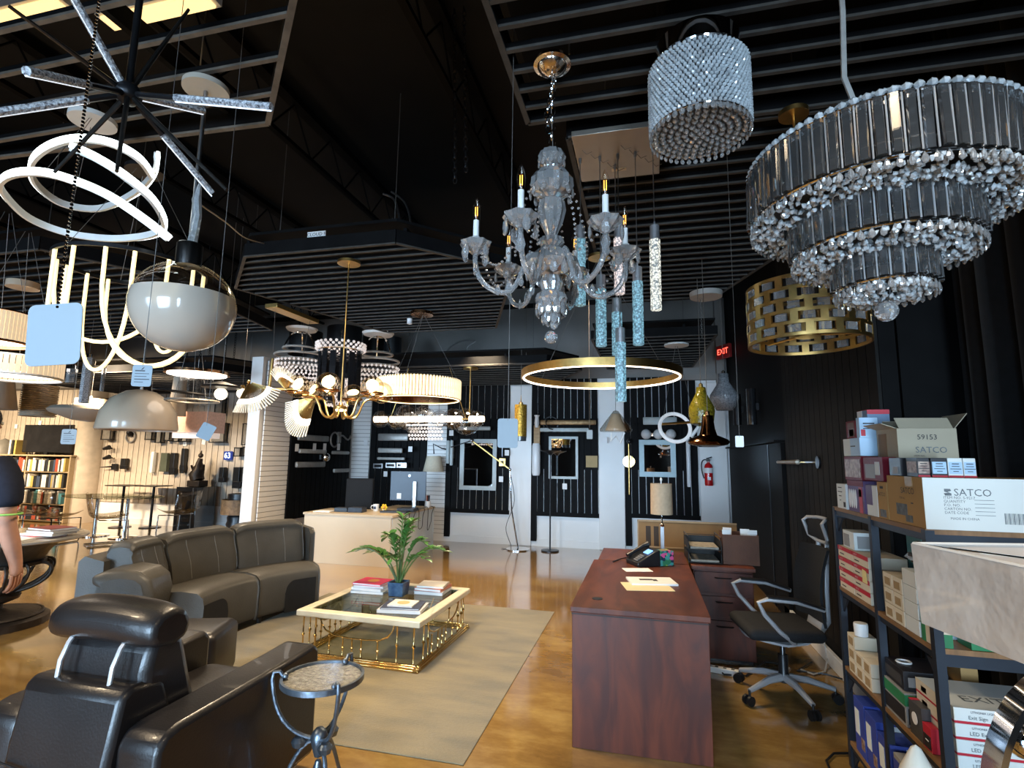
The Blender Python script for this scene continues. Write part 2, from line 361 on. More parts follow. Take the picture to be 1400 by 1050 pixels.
# ================================================================ CEILING CLOUDS
CLOUDS = []
def ceil_at(x, y):
    for poly, zz in CLOUDS:
        ins = False
        for i in range(len(poly)):
            (xa, ya), (xb, yb) = poly[i], poly[i - 1]
            if (ya > y) != (yb > y) and x < (xb - xa) * (y - ya) / (yb - ya) + xa: ins = not ins
        if ins: return zz
    return ZC
def cloud(poly, z, label, pitch=.14, top=True, sign=None, mats=(cloud_underlit, black), y0=None, hang=()):
    CLOUDS.append((poly, z + .2 if top else ZC)); cx = sum(p[0] for p in poly) / len(poly); cy = sum(p[1] for p in poly) / len(poly)
    t = thing('ceiling_cloud', label, 'ceiling panel', (cx, cy, z), group=None)
    L = [(x - cx, y - cy) for x, y in poly]; n = len(L)
    ys = [q[1] for q in L]
    for i in range(n):     # frame rails
        a, c = Vector((*L[i], .045)), Vector((*L[(i + 1) % n], .045)); d = (c - a); nn = Vector((-d.y, d.x, 0)).normalized() * .011
        bb = B(); bb.add([a - nn + Vector((0, 0, -.045)), a + nn + Vector((0, 0, -.045)), c + nn + Vector((0, 0, -.045)), c - nn + Vector((0, 0, -.045)),
              a - nn + Vector((0, 0, .075)), a + nn + Vector((0, 0, .075)), c + nn + Vector((0, 0, .075)), c - nn + Vector((0, 0, .075))],
              [(3, 2, 1, 0), (4, 5, 6, 7), (0, 1, 5, 4), (1, 2, 6, 5), (2, 3, 7, 6), (3, 0, 4, 7)])
        bb.O('frame_rail', mats[1], t, smooth=0)
        mid = (a + c) / 2; B().box((mid.x, mid.y, .004), (d.length, .026, .012), math.atan2(d.y, d.x)).O('underlit_lip', mats[0], t, smooth=0)  # lighter lip under the black rail: light from below put into its colour
    y = max(ys) - pitch; k = 0
    while y > min(ys) + .03:
        xs = []
        for i in range(n):
            (xa, ya), (xb, yb) = L[i], L[(i + 1) % n]
            if (ya - y) * (yb - y) < 0: xs.append(xa + (xb - xa) * (y - ya) / (yb - ya))
        if len(xs) >= 2:
            x0, x1 = min(xs), max(xs)
            sl = B().box(((x0 + x1) / 2, y, .006), (x1 - x0 - .02, .020, .012)).O('slat', mats[0], t, smooth=0); B().box(((x0 + x1) / 2, y, .024), (x1 - x0 - .02, .014, .026)).O('slat_web', mats[1], sl, smooth=0)  # lighter bottoms on black sides stand in for light from below
        y -= pitch; k += 1
    for f_ in (.25, .75):      # cross rails above the slats
        x = min(q[0] for q in L) * (1 - f_) + max(q[0] for q in L) * f_
        xs = []
        for i in range(n):
            (xa, ya), (xb, yb) = L[i], L[(i + 1) % n]
            if (xa - x) * (xb - x) < 0: xs.append(ya + (yb - ya) * (x - xa) / (xb - xa))
        if len(xs) >= 2: B().box((x, (min(xs) + max(xs)) / 2, .115), (.03, max(xs) - min(xs) - .05, .09)).O('cross_rail', mats[1], t, smooth=0)
    if top: B().prism([(a * .985, c * .985) for a, c in L], .20, .225).O('top_board', mats[1], t, smooth=0)
    for a, c in (L[0], L[n // 2], L[n // 4], L[(3 * n) // 4]): B().cyl((a * .8, c * .8, .10), (a * .8, c * .8, ZC - z), .004, n=5).O('hanger', wire_m, t)
    return t
c1 = cloud([(-3.3, 3.7), (-1.89, 3.7), (-1.12, 4.5), (-1.85, 6.52), (-3.39, 6.52), (-4.03, 4.43)], 3.2, 'six sided black slatted ceiling cloud above the coffee table', .135)
B().box((-.02, -1.19, .145), (.17, .006, .055)).O('sign_plate', tag_white, c1, smooth=0)
text('CLOUD F', ink, c1, (-.02, -1.194, .145), .042)
cloud([(-.54, -.6), (2.0, -.6), (1.9, 2.44), (-.54, 2.43)], 3.2, 'black slatted ceiling cloud nearest overhead on the right', .125)
cloud([(-.36, 2.6), (1.3, 2.6), (1.28, 4.0), (.74, 5.65), (-.36, 5.65)], 3.2, 'black slatted ceiling cloud on the right behind the tube pendants', .125)
cloud([(-5.4, -.2), (-.95, -.2), (-.95, 1.22), (-1.84, 2.14), (-5.4, 2.0)], 3.2, 'slatted ceiling cloud at top left behind the crystal rod starburst', .19, top=False, mats=(mat('warm_lit_slat_wood', (.16, .135, .11), .6, noise=(12, .4)), black))  # warm light on this cloud's slats is put into a lighter brown
cloud([(-4.6, 7.2), (-1.3, 7.2), (-.9, 7.9), (-1.6, 9.3), (-4.6, 9.3), (-4.9, 8.2)], 2.84, 'dark ceiling cloud against the back wall behind the globe bar light', .2)
cloud([(-.65, 6.9), (.9, 6.9), (.8, 9.3), (-.6, 9.3)], 3.08, 'dark ceiling cloud in the far right corner above the mirrors', .2)
cloud([(-9.2, 3.2), (-4.9, 3.2), (-4.5, 3.9), (-4.9, 6.1), (-9.2, 6.1)], 3.2, 'dark slatted ceiling cloud at far left above the drum shades', .16)
cloud([(-11, 6.6), (-6.3, 6.6), (-5.95, 7.4), (-6.4, 9.2), (-11, 9.2)], 2.78, 'dark ceiling cloud over the dining corner by the partition', .2)
# ================================================================ RUG
rug_m = mat('olive_rug', (.215, .175, .095), .95, noise=(2.2, .3), bump=(60, .35), col2=(.135, .115, .070), aniso=(1, 3, 1), sheen=.3)
tag(B().rbox((-2.18, 4.16, .004), (2.54, 2.79, .006), .0025, 1).O('area_rug', rug_m, smooth=0), 'worn olive beige area rug under the coffee table', 'rug')
# ================================================================ COFFEE TABLE
cream = mat('cream_stone', (.70, .61, .44), .35, noise=(9, .12), bump=(30, .05))
table_glass = thin('table_glass', (.62, .66, .58), .40)
ct = thing('coffee_table', 'square brass coffee table with cream rim and smoked glass top on the rug', 'table', (-2.085, 4.285, .0075), R(-1.5))
hw, hd = .515, .535
for nm, c, d in (('rim', (0, -hd + .04, .325), (2 * hw, .08, .045)), ('rim', (0, hd - .04, .325), (2 * hw, .08, .045)), ('rim', (-hw + .04, 0, .325), (.08, 2 * hd - .16, .045)), ('rim', (hw - .04, 0, .325), (.08, 2 * hd - .16, .045))):
    B().box(c, d).O(nm, cream, ct, bev=.008)
B().box((0, 0, .337), (2 * hw - .155, 2 * hd - .155, .010)).O('glass_top', table_glass, ct, smooth=0)
for sx, sy, dx, dy in ((0, -1, 1, 0), (0, 1, 1, 0), (-1, 0, 0, 1), (1, 0, 0, 1)):
    b = B(); L = 2 * (hw if dx else hd)
    for z, w_, h in ((.008, .05, .016), (.024, .036, .016), (.038, .022, .012)):
        b.box((sx * (hw - .025), sy * (hd - .025), z), (L if dx else w_, L if dy else w_, h))
    b.O('plinth_rail', brass, ct, bev=.003)
def baluster(h, loc, parent):
    o = B().lathe([(.006, 0), (.010, .004), (.006, .012), (.0055, h * .42), (.007, h * .43), (.014, h * .47), (.007, h * .51), (.0055, h * .52), (.0055, h - .01), (.009, h - .004), (.006, h)], 10).O('baluster', brass, parent)
    o.location = loc; return o
for sx, sy, dx, dy in ((0, -1, 1, 0), (0, 1, 1, 0), (-1, 0, 0, 1), (1, 0, 0, 1)):
    L = 2 * (hw if dx else hd) - .07
    def pos(t, z): return (sx * (hw - .03) + dx * (t - .5) * L, sy * (hd - .03) + dy * (t - .5) * L, z)
    for t in ((.02, .13, .84, .98) if dx else (.11, .19, .81, .89)): baluster(.26, pos(t, .044), ct)
    u = [pos(.17, .30), pos(.185, .255), pos(.22, .215), pos(.30, .185), pos(.42, .175), pos(.58, .175), pos(.70, .185), pos(.765, .215), pos(.80, .255), pos(.815, .30)]
    B().tube(u, .006, 8).O('swag_rail', brass, ct)
    for t in (.26, .38, .46, .54, .68): baluster(.135, pos(t, .044), ct)
# ---- books on the coffee table
def book(name, c, size, rz, col, label, cat='book', cover=None, spine=-1):
    t = thing(name, label, cat, c, R(rz)); w_, d, h = size
    cm = mat('cover_' + name + '_%02x%02x%02x' % tuple(int(255 * q) for q in col), col, .4, noise=(8, .1))
    B().box((0, 0, h / 2), (w_ - .006, d - .008, h - .005)).O('pages', paper, t, smooth=0)
    b = B().box((0, 0, .0015), (w_, d, .003)); b.box((0, 0, h - .0015), (w_, d, .003)); b.box((spine * (w_ / 2 - .0015), 0, h / 2), (.003, d, h))
    b.O('cover', cm, t, smooth=0); return t
T0 = .3515
PINK, YEL = (.75, .035, .10), (.80, .33, .06)
z = T0
for sz, rz, col, lab in (((.30, .24, .022), 3, (.55, .57, .60), 'grey covered book at the bottom of the left coffee table stack'), ((.29, .22, .022), -4, (.75, .75, .74), 'white catalogue second from the bottom in the left coffee table stack'), ((.27, .21, .020), 6, (.62, .60, .62), 'pale catalogue just under the pink book on the coffee table'), ((.27, .23, .018), -2, PINK, 'bright pink red book on top of the left coffee table stack')):
    bk = book('book', (-2.35, 4.47, z), sz, rz, col, lab); z += sz[2] + .0008
B().lathe([(.012, 0), (.055, 0), (.055, .0006), (.012, .0006)], 8, (0, .01, .0182)).O('cover_print', mat('orange_print', YEL, .5, noise=(9, .2)), bk)
z = T0
for sz, rz, col, lab in (((.26, .25, .026), 2, (.72, .71, .70), 'white book at the bottom of the right rear coffee table stack'), ((.25, .24, .024), -3, (.60, .20, .13), 'red spined catalogue in the middle of the right rear stack'), ((.24, .21, .016), 5, (.70, .62, .52), 'beige paperback on top of the right rear stack')):
    book('book', (-1.835, 4.60, z), sz, rz, col, lab, spine=1); z += sz[2] + .0008
z = T0
for sz, rz, col, lab in (((.34, .25, .024), 8, (.62, .62, .64), 'large white book at the bottom of the front coffee table stack'), ((.30, .23, .012), 10, (.05, .06, .10), 'dark covered book in the middle of the front coffee table stack'), ((.20, .17, .012), 4, (.78, .74, .68), 'small white book with an orange picture on the front stack')):
    bk = book('book', (-1.845, 4.02, z), sz, rz, col, lab); z += sz[2] + .0008
B().lathe([(.0, 0), (.05, 0), (.05, .0006), (.0, .0006)], 14, (0, 0, .0122)).O('cover_print', mat('peach_print', (.85, .42, .2), .5, noise=(9, .2)), bk)
tag(B().tube(rail((-1.586, 3.929, 0.4), (-1.657, 4.173, 0.41), 4), .003, 6).O('pen', gold), 'gold pen lying by the front stack of books on the glass', 'pen')
# ---- ZZ plant
pl = thing('potted_plant', 'green leafy houseplant in a square blue glazed pot on the coffee table', 'plant', (-2.07, 4.40, T0))
pot_m = mat('blue_glaze', (.025, .06, .13), .18, noise=(14, .6), bump=(25, .3), col2=(.10, .17, .26))
b = B(); s0, s1, hh = .062, .072, .115
b.add([(-s0, -s0, 0), (s0, -s0, 0), (s0, s0, 0), (-s0, s0, 0), (-s1, -s1, hh), (s1, -s1, hh), (s1, s1, hh), (-s1, s1, hh), (-s1 + .01, -s1 + .01, hh), (s1 - .01, -s1 + .01, hh), (s1 - .01, s1 - .01, hh), (-s1 + .01, s1 - .01, hh), (-s1 + .01, -s1 + .01, hh - .02), (s1 - .01, -s1 + .01, hh - .02), (s1 - .01, s1 - .01, hh - .02), (-s1 + .01, s1 - .01, hh - .02)],
      [(3, 2, 1, 0), (0, 1, 5, 4), (1, 2, 6, 5), (2, 3, 7, 6), (3, 0, 4, 7), (4, 5, 9, 8), (5, 6, 10, 9), (6, 7, 11, 10), (7, 4, 8, 11), (8, 9, 13, 12), (9, 10, 14, 13), (10, 11, 15, 14), (11, 8, 12, 15)])
b.O('pot', pot_m, pl, smooth=0, bev=.004)
B().box((0, 0, hh - .02), (.118, .118, .012)).O('soil', mat('soil', (.03, .02, .012), .9, noise=(30, .5)), pl, smooth=0)
leaf_m = mat('leaf_green', (.045, .14, .030), .28, noise=(7, .4), col2=(.09, .24, .05)); stem_m = mat('stem_green', (.10, .17, .05), .4, noise=(12, .3))
def leaf_b(L, wd):
    b = B(); n = 5; vs = []
    for i in range(n + 1):
        t = i / n; ww = wd * math.sin(PI * min(1, t * .93 + .05)) ** .8; z = -.12 * L * t * t
        vs += [(t * L, -ww, z + ww * .35), (t * L, 0, z), (t * L, ww, z + ww * .35)]
    fs = []
    for i in range(n):
        k = i * 3; fs += [(k, k + 3, k + 4, k + 1), (k + 1, k + 4, k + 5, k + 2)]
    return b.add(vs, fs)
leaf0 = None; rng = random.Random(3)
for ang, H_, out, ln in ((100, .56, .05, .5), (70, .52, .15, .5), (20, .34, .38, .5), (200, .34, .38, .5), (150, .46, .22, .5), (-20, .30, .30, .45), (250, .42, .14, .4), (330, .47, .13, .45), (120, .36, .14, .4), (45, .49, .07, .4), (175, .30, .30, .4), (275, .30, .20, .4), (10, .42, .22, .4)):
    a = R(ang); dx, dy = math.cos(a), math.sin(a)
    pts = bez((dx * .01, dy * .01, .09), (dx * out * .25, dy * out * .25, .09 + H_ * .6), (dx * out * .6, dy * out * .6, .09 + H_ * 1.05), (dx * out, dy * out, .09 + H_ * (.98 if out < .2 else .80)), 12)
    B().tube(pts, [.008 - .0045 * i / 12 for i in range(13)], 6).O('stem', stem_m, pl)
    for i in range(5, 13):
        p = Vector(pts[i]); d = (Vector(pts[i]) - Vector(pts[i - 1])).normalized()
        for sgn in ((-1, 1) if i < 12 else (0,)):
            side = d.cross(Vector((0, 0, 1))); side = side.normalized() if side.length > .1 else Vector((-dy, dx, 0))
            v = (d * .75 + side * sgn * .9 + Vector((0, 0, .25))).normalized()
            q = v.to_track_quat('X', 'Z'); sc = rng.uniform(.85, 1.25)
            if leaf0 is None: leaf0 = leaf_b(.075, .019).O('leaf', leaf_m, pl, smooth=80); o = leaf0
            else: o = leaf0.copy(); COL.objects.link(o); o.parent = pl
            o.location = p; o.rotation_mode = 'QUATERNION'; o.rotation_quaternion = q; o.scale = (sc, sc, sc)
# ================================================================ GREY SECTIONAL SOFA (swept about the coffee table)
gl = mat('grey_leather', (.074, .068, .058), .42, noise=(5, .2), bump=(90, .15), spec=.35); glb = mat('black_lining', (.008, .008, .009), .8, noise=(20, .3)); seam_m = mat('seam_thread', (.20, .19, .17), .6, noise=(20, .2))
SCX, SCY = -2.0, 4.03
sofa = thing('sectional_sofa', 'curved grey leather sectional sofa facing the coffee table', 'sofa', (SCX, SCY, .0075))
def sweep(prof, a0, a1, n=10, crown=0, rnd=0):
    b = B(); k = len(prof); vs = []; mr = sum(p[0] for p in prof) / k; mz = sum(p[1] for p in prof) / k
    for i in range(n + 1):
        t = i / n; a = R(a0 + (a1 - a0) * t); bulge = 1 - (2 * t - 1) ** 6
        q_ = min(i, n - i) / n; sc_ = 1 - rnd * max(0, 1 - q_ * 7) ** 2
        for j, (r_, z_) in enumerate(prof):
            r_ = mr + (r_ - mr) * sc_; z_ = mz + (z_ - mz) * sc_; vs.append((r_ * math.cos(a), r_ * math.sin(a), z_ - crown * (1 - bulge) * (1 if z_ > .3 else 0)))
    fs = [(i * k + j, i * k + (j + 1) % k, (i + 1) * k + (j + 1) % k, (i + 1) * k + j) for i in range(n) for j in range(k)]
    fs += [tuple(range(k)), tuple(range((n + 1) * k - 1, n * k - 1, -1))]
    return b.add(vs, fs)
seat_p = [(1.95, .06), (1.45, .06), (1.43, .10), (1.425, .34), (1.44, .40), (1.48, .43), (1.60, .445), (1.80, .435), (1.95, .42)]
back_p = [(1.86, .38), (1.85, .44), (1.88, .58), (1.94, .72), (1.95, .76), (1.94, .79), (1.97, .825), (2.05, .84), (2.13, .82), (2.16, .77), (2.14, .40)]
for a0, a1 in ((143.5, 168), (168.5, 195)): sweep(seat_p, a0, a1, 16, .012).O('seat', gl, sofa, smooth=50, bev=.012)
for a0, a1 in ((144, 164.5), (165, 186), (187, 198)):
    bk = sweep(back_p, a0, a1, 24, .014, .22).O('back_cushion', gl, sofa, smooth=50, bev=.014)
    for t in (.3, .72):
        a = R(a0 + (a1 - a0) * t)
        B().tube([((r_ - .002) * math.cos(a), (r_ - .002) * math.sin(a), z_) for r_, z_ in back_p[1:5]], .0025, 5).O('seam', seam_m, bk)
sweep([(2.10, .05), (2.10, .70), (2.24, .74), (2.28, .70), (2.28, .05)], 143, 200, 20).O('back_shell', gl, sofa, smooth=50)
sweep([(1.80, .05), (1.80, .70), (1.86, .74), (2.24, .74), (2.28, .70), (2.28, .05)], 141.6, 143.2, 2).O('end_panel', gl, sofa, smooth=0, bev=.01)
def arch(a0, a1, z0, z1, flip):    # black unlined opening with one rounded shoulder, on the curved front
    n = 24; b = B(); vs = []
    for i in range(n + 1):
        t = i / n; a = R(a0 + (a1 - a0) * t)
        u = 1 - t if flip else t; zt = z1 - .12 * (1 - math.sqrt(max(0, 1 - max(0, (.3 - u) / .3) ** 2)))
        for r_ in (1.421, 1.436):
            vs += [(r_ * math.cos(a), r_ * math.sin(a), z0), (r_ * math.cos(a), r_ * math.sin(a), zt)]
    fs = []
    for i in range(n):
        k = i * 4; m_ = k + 4; fs += [(k, k + 1, m_ + 1, m_), (k + 2, m_ + 2, m_ + 3, k + 3), (k + 1, k + 3, m_ + 3, m_ + 1), (k, m_, m_ + 2, k + 2)]
    return b.add(vs, fs)
arch(145, 157, .05, .335, True).O('connector_panel', glb, sofa, smooth=0)
arch(181.5, 195, .05, .335, False).O('connector_panel', glb, sofa, smooth=0)
for a in (189.5, 188, 147.5):
    for zz in (.07, .095, .12):
        if a > 150 or zz < .09: B().ball((1.42 * math.cos(R(a)), 1.42 * math.sin(R(a)), zz), .006, 8, 6).O('bolt', steel, sofa)
arm = sweep([(1.78, .04), (1.76, .10), (1.76, .54), (1.80, .56), (2.02, .56), (2.04, .50), (2.04, .04)], 196.5, 205, 4).O('arm', gl, sofa, smooth=40, bev=.012)
pad_p = [(1.72, .30), (1.68, .36), (1.66, .50), (1.69, .60), (1.76, .655), (1.9, .675), (2.0, .665), (2.08, .63), (2.07, .58), (1.80, .57), (1.77, .54), (1.77, .32)]
sweep(pad_p, 194.0, 206.5, 18, .012, .40).O('arm_pad', gl, arm, smooth=55, bev=.02)
b = B()
for a in (145, 165, 185, 203):
    for r_ in (1.5, 2.2): b.cyl((r_ * math.cos(R(a)), r_ * math.sin(R(a)), 0), (r_ * math.cos(R(a)), r_ * math.sin(R(a)), .07), .02)
b.O('foot', black_plastic, sofa)
# ================================================================ BLACK LEATHER RECLINER (rear view)
bl = mat('black_brown_leather', (.012, .010, .010), .36, noise=(6, .35), bump=(120, .1), coat=.1)
rc = thing('leather_armchair', 'black leather armchair with padded headrest on chrome bars seen from behind', 'armchair', (-2.07, 2.1, 0), R(-1))
for s in (1, -1):
    b = B(); prof = [(-.45, .06), (-.45, .50), (-.42, .545), (-.36, .56), (.30, .575), (.44, .585), (.48, .55), (.48, .06)]
    x0, x1 = (.245, .43) if s > 0 else (-.43, -.245); n = len(prof)
    b.add([(x0, y, z) for y, z in prof] + [(x1, y, z) for y, z in prof], [tuple(range(n)), tuple(range(2 * n - 1, n - 1, -1))] + [(i, n + i, n + (i + 1) % n, (i + 1) % n) for i in range(n)])
    b.O('arm', bl, rc, bev=.022)
B().rbox((0, .10, .30), (.48, .74, .26), .05, 3).O('seat_cushion', bl, rc)
B().box((0, .02, .13), (.5, .8, .14)).O('base_frame', bl, rc, bev=.02)
b = B(); prof = [(-.50, .10), (-.475, .45), (-.44, .655), (-.40, .68), (-.26, .66), (-.16, .40), (-.16, .10)]; n = len(prof)
x0, x1 = -.24, .24
b.add([(x0, y, z) for y, z in prof] + [(x1, y, z) for y, z in prof], [tuple(range(n)), tuple(range(2 * n - 1, n - 1, -1))] + [(i, n + i, n + (i + 1) % n, (i + 1) % n) for i in range(n)])
b.O('back_shell', bl, rc, bev=.025)
b = B().tube([(-.235, -.492, .40), (0, -.500, .385), (.235, -.492, .40)], .004, 6); b.O('back_seam', bl, rc)
b = B(); prof = [(-.34, .50), (-.35, .70), (-.33, .80), (-.27, .83), (-.18, .80), (-.10, .55), (-.06, .42), (-.2, .40)]; n = len(prof)
x0, x1 = -.205, .235
b.add([(x0, y, z) for y, z in prof] + [(x1, y, z) for y, z in prof], [tuple(range(n)), tuple(range(2 * n - 1, n - 1, -1))] + [(i, n + i, n + (i + 1) % n, (i + 1) % n) for i in range(n)])
b.O('back_cushion', bl, rc, bev=.035)
hd_ = B(); prof = [(-.36, .80), (-.385, .84), (-.38, .90), (-.34, .94), (-.26, .955), (-.20, .93), (-.17, .87), (-.19, .81), (-.26, .785)]; n = len(prof); sec = 9
for i in range(sec):
    t = i / (sec - 1); x = -.27 + .54 * t; k = 1 - .18 * abs(2 * t - 1) ** 5; dz = -.018 * (2 * t - 1) ** 2
    hd_.v += [(x, -.27 + (y + .27) * k, .87 + (z - .87) * k + dz) for y, z in prof]
hd_.f = [(i * n + j, (i + 1) * n + j, (i + 1) * n + (j + 1) % n, i * n + (j + 1) % n) for i in range(sec - 1) for j in range(n)] + [tuple(range(n)), tuple(range(sec * n - 1, (sec - 1) * n - 1, -1))]
hd_.O('headrest', bl, rc, bev=.02)
for x in (-.13, .13):
    B().tube([(x, -.40, .67), (x, -.395, .73), (x, -.37, .79), (x, -.33, .84)], .009, 8).O('headrest_bar', mat('satin_chrome', (.82, .83, .85), .3, .7, noise=(9, .05)), rc)
b = B()
for x in (-.33, .33):
    for y in (-.36, .38): b.cyl((x, y, 0), (x, y, .07), .025, n=10)
b.O('foot', black_plastic, rc)
# small dark ottoman edge beyond the chair's arm
ot = thing('ottoman', 'dark leather ottoman between the black armchair and the grey sofa', 'ottoman', (-2.87, 3.06, .0075), R(20))
B().rbox((0, 0, .24), (.42, .42, .34), .05, 3).O('cushion', bl, ot)
b = B()
for x in (-.15, .15):
    for y in (-.15, .15): b.cyl((x, y, 0), (x, y, .08), .02, n=8)
b.O('foot', black_plastic, ot)
# ================================================================ WROUGHT IRON SIDE TABLE
iron = mat('blued_iron', (.20, .24, .29), .35, .85, noise=(12, .5), bump=(25, .3))
st = thing('side_table', 'round wrought iron side table with hammered glass top beside the black armchair', 'side table', (-1.43, 2.29, 0))
hg = mat('hammered_glass', (.75, .72, .62), .08, trans=.55, ior=1.45, noise=(70, .5), bump=(55, 1.0), spec=.9)
B().lathe([(.0, .528), (.168, .528), (.168, .536), (.0, .536)], 36).O('glass_top', hg, st)
B().torus((0, 0, .535), .175, .01, 40, 4, flat=(.012, .006)).O('rim', iron, st)
for k, ang in enumerate((205, 320, 85)):
    a = R(ang); dx, dy = math.cos(a), math.sin(a)
    pts = [(dx * .165, dy * .165, .545), (dx * .185, dy * .185, .572), (dx * .21, dy * .21, .57), (dx * .215, dy * .215, .54)] + bez((dx * .213, dy * .213, .53), (dx * .20, dy * .20, .40), (dx * .14, dy * .14, .31), (dx * .03, dy * .03, .285), 8)
    B().tube(pts, [.008] * 4 + [.009] * 9, 8).O('upper_leg', iron, st)
    B().ball((dx * .16, dy * .16, .55), .014, 10, 8).O('scroll', iron, st)
    pts = bez((dx * .02, dy * .02, .28), (dx * .10, dy * .10, .27), (dx * .13, dy * .13, .12), (dx * .19, dy * .19, .02), 8)
    lg = B().tube(pts, [.010 - .0002 * i for i in range(9)], 8).O('lower_leg', iron, st)
    B().ball((dx * .197, dy * .197, .022), .022, 10, 8).O('foot', iron, lg)
    B().lathe([(.0, 0), (.026, .012), (.034, .035), (.020, .05), (.0, .052)], 8, (dx * .085, dy * .085, .245)).O('shell_ornament', iron, st)
B().lathe([(.0, .20), (.018, .21), (.030, .25), (.040, .285), (.030, .31), (.016, .325), (.0, .328)], 14).O('knot', iron, st)
B().lathe([(.0, .10), (.014, .12), (.022, .18), (.012, .21), (.0, .215)], 10, (.02, -.03, 0)).O('drop_ornament', iron, st)
# ================================================================ DESK AND RETURN
def wood_mat(name, c1, c2, axis):
    m = mat(name, c1, .42, spec=.35); nt = m.node_tree; p = nt.nodes['Principled BSDF']
    tc = nt.nodes.new('ShaderNodeTexCoord'); mp = nt.nodes.new('ShaderNodeMapping'); mp.inputs['Scale'].default_value = axis
    nt.links.new(tc.outputs['Object'], mp.inputs[0]); n = nt.nodes.new('ShaderNodeTexNoise'); n.inputs['Scale'].default_value = 3.2; n.inputs['Detail'].default_value = 8; n.inputs['Distortion'].default_value = 1.2
    nt.links.new(mp.outputs[0], n.inputs['Vector']); cr = nt.nodes.new('ShaderNodeValToRGB'); e = cr.color_ramp.elements
    e[0].position = .34; e[0].color = (*c2, 1); e[1].position = .66; e[1].color = (*c1, 1)
    nt.links.new(n.outputs['Fac'], cr.inputs[0]); nt.links.new(cr.outputs[0], p.inputs['Base Color']); return m
mah_v = wood_mat('mahogany_vertical', (.115, .030, .016), (.050, .013, .009), (3.2, 3.2, .7)); mah_t = wood_mat('mahogany_top', (.13, .036, .018), (.065, .017, .010), (3.0, .7, 1))
dk = thing('desk', 'large reddish brown wood desk in the foreground', 'desk', (-.05, 3.8, 0))
B().box((0, 0, .707), (.735, 1.44, .03)).O('desktop', mah_t, dk, bev=.003)
B().box((0, -.70, .346), (.715, .03, .69)).O('end_panel', mah_v, dk, bev=.002)
B().box((0, .69, .346), (.70, .03, .69)).O('end_panel', mah_v, dk, smooth=0)
B().box((-.335, 0, .39), (.02, 1.36, .60)).O('modesty_panel', mah_v, dk, smooth=0)
B().box((0, -.700, .683), (.72, .034, .006)).O('painted_shadow_line', mat('painted_shadow_dark', (.012, .006, .005), .6, noise=(9, .2)), dk, smooth=0)  # dark strip stands in for the shadow line under the desktop
B().lathe([(.016, 0), (.03, 0), (.03, .003), (.016, .003)], 16, (-.235, -.52, .7222)).O('grommet', black_plastic, dk)
B().box((0, -.70, .004), (.70, .024, .008)).O('foot_strip', black_plastic, dk, smooth=0)
rtn = thing('desk_return', 'matching reddish brown desk return at the far end of the big desk', 'desk', (-.035, 4.83, 0))
B().box((0, 0, .707), (.70, .58, .03)).O('return_top', mah_t, rtn, bev=.003)
B().box((-.33, 0, .346), (.03, .56, .69)).O('side_panel', mah_v, rtn, smooth=0)
B().box((0, .27, .346), (.66, .02, .69)).O('rear_panel', mah_v, rtn, smooth=0)
B().box((.33, 0, .346), (.02, .54, .69)).O('side_panel', mah_v, rtn, smooth=0)
fc = thing('file_cabinet', 'reddish brown three drawer file cabinet behind the desk beside the office chair', 'cabinet', (.575, 4.86, 0))
B().box((0, 0, .35), (.44, .50, .66)).O('carcass', mah_v, fc, smooth=0, bev=.002)
B().box((0, -.005, .695), (.47, .55, .03)).O('cabinet_top', mah_t, fc, bev=.003)
for z0, h in ((.02, .29), (.325, .165), (.505, .165)):
    d = B().box((0, -.258, z0 + h / 2), (.425, .018, h - .01)).O('drawer', mah_v, fc, bev=.002)
    B().tube([(-.06, -.268, z0 + h - .045), (-.05, -.285, z0 + h - .045), (.05, -.285, z0 + h - .045), (.06, -.268, z0 + h - .045)], .005, 6).O('pull', dark_metal, d)
B().box((0, 0, .012), (.40, .46, .024)).O('toe_base', black_plastic, fc, smooth=0)
# ---- things on the desk
DT = .7225
ph = thing('desk_phone', 'black desk telephone with small lit blue screen on the desk', 'telephone', (-.035, 4.42, DT), R(-62))
b = B(); prof = [(-.09, 0), (-.09, .03), (.06, .11), (.10, .12), (.10, 0)]; n = len(prof)
b.add([(-.10, y, z) for y, z in prof] + [(.10, y, z) for y, z in prof], [tuple(range(n)), tuple(range(2 * n - 1, n - 1, -1))] + [(i, n + i, n + (i + 1) % n, (i + 1) % n) for i in range(n)])
b.O('phone_body', black_plastic, ph, bev=.006)
Mp = Matrix.Translation((0, -.015, .0735)) @ Matrix.Rotation(math.atan2(.08, .15), 4, 'X')
B().box((.035, .055, .002), (.075, .05, .004), M=Mp).O('screen', mat('lit_screen', (.1, .25, .6), .2, emit=(.25, .5, 1), es=1.2), ph, smooth=0)
k0 = None
for i in range(4):
    for j in range(3):
        B().box((.015 + .022 * j, -.065 + .02 * i, .003), (.016, .013, .006), M=Mp).O('key', grey_metal, ph, smooth=0)
B().tube([(-.07, -.09, .055), (-.072, -.05, .078), (-.072, .05, .13), (-.07, .09, .14)], [.022, .015, .015, .024], 10).O('handset', black_plastic, ph)
tag(B().tube([(-0.093, 4.49, 0.727), (-0.155, 4.667, 0.727), (-0.21, 4.575, 0.728), (-0.261, 4.435, 0.727)], .004, 6).O('phone_cord', black_plastic), 'short black cord with plug lying left of the telephone', 'cord')
tb = thing('tissue_box', 'cube tissue box with bright tropical leaf pattern on the desk', 'tissue box', (.125, 4.47, DT), R(28))
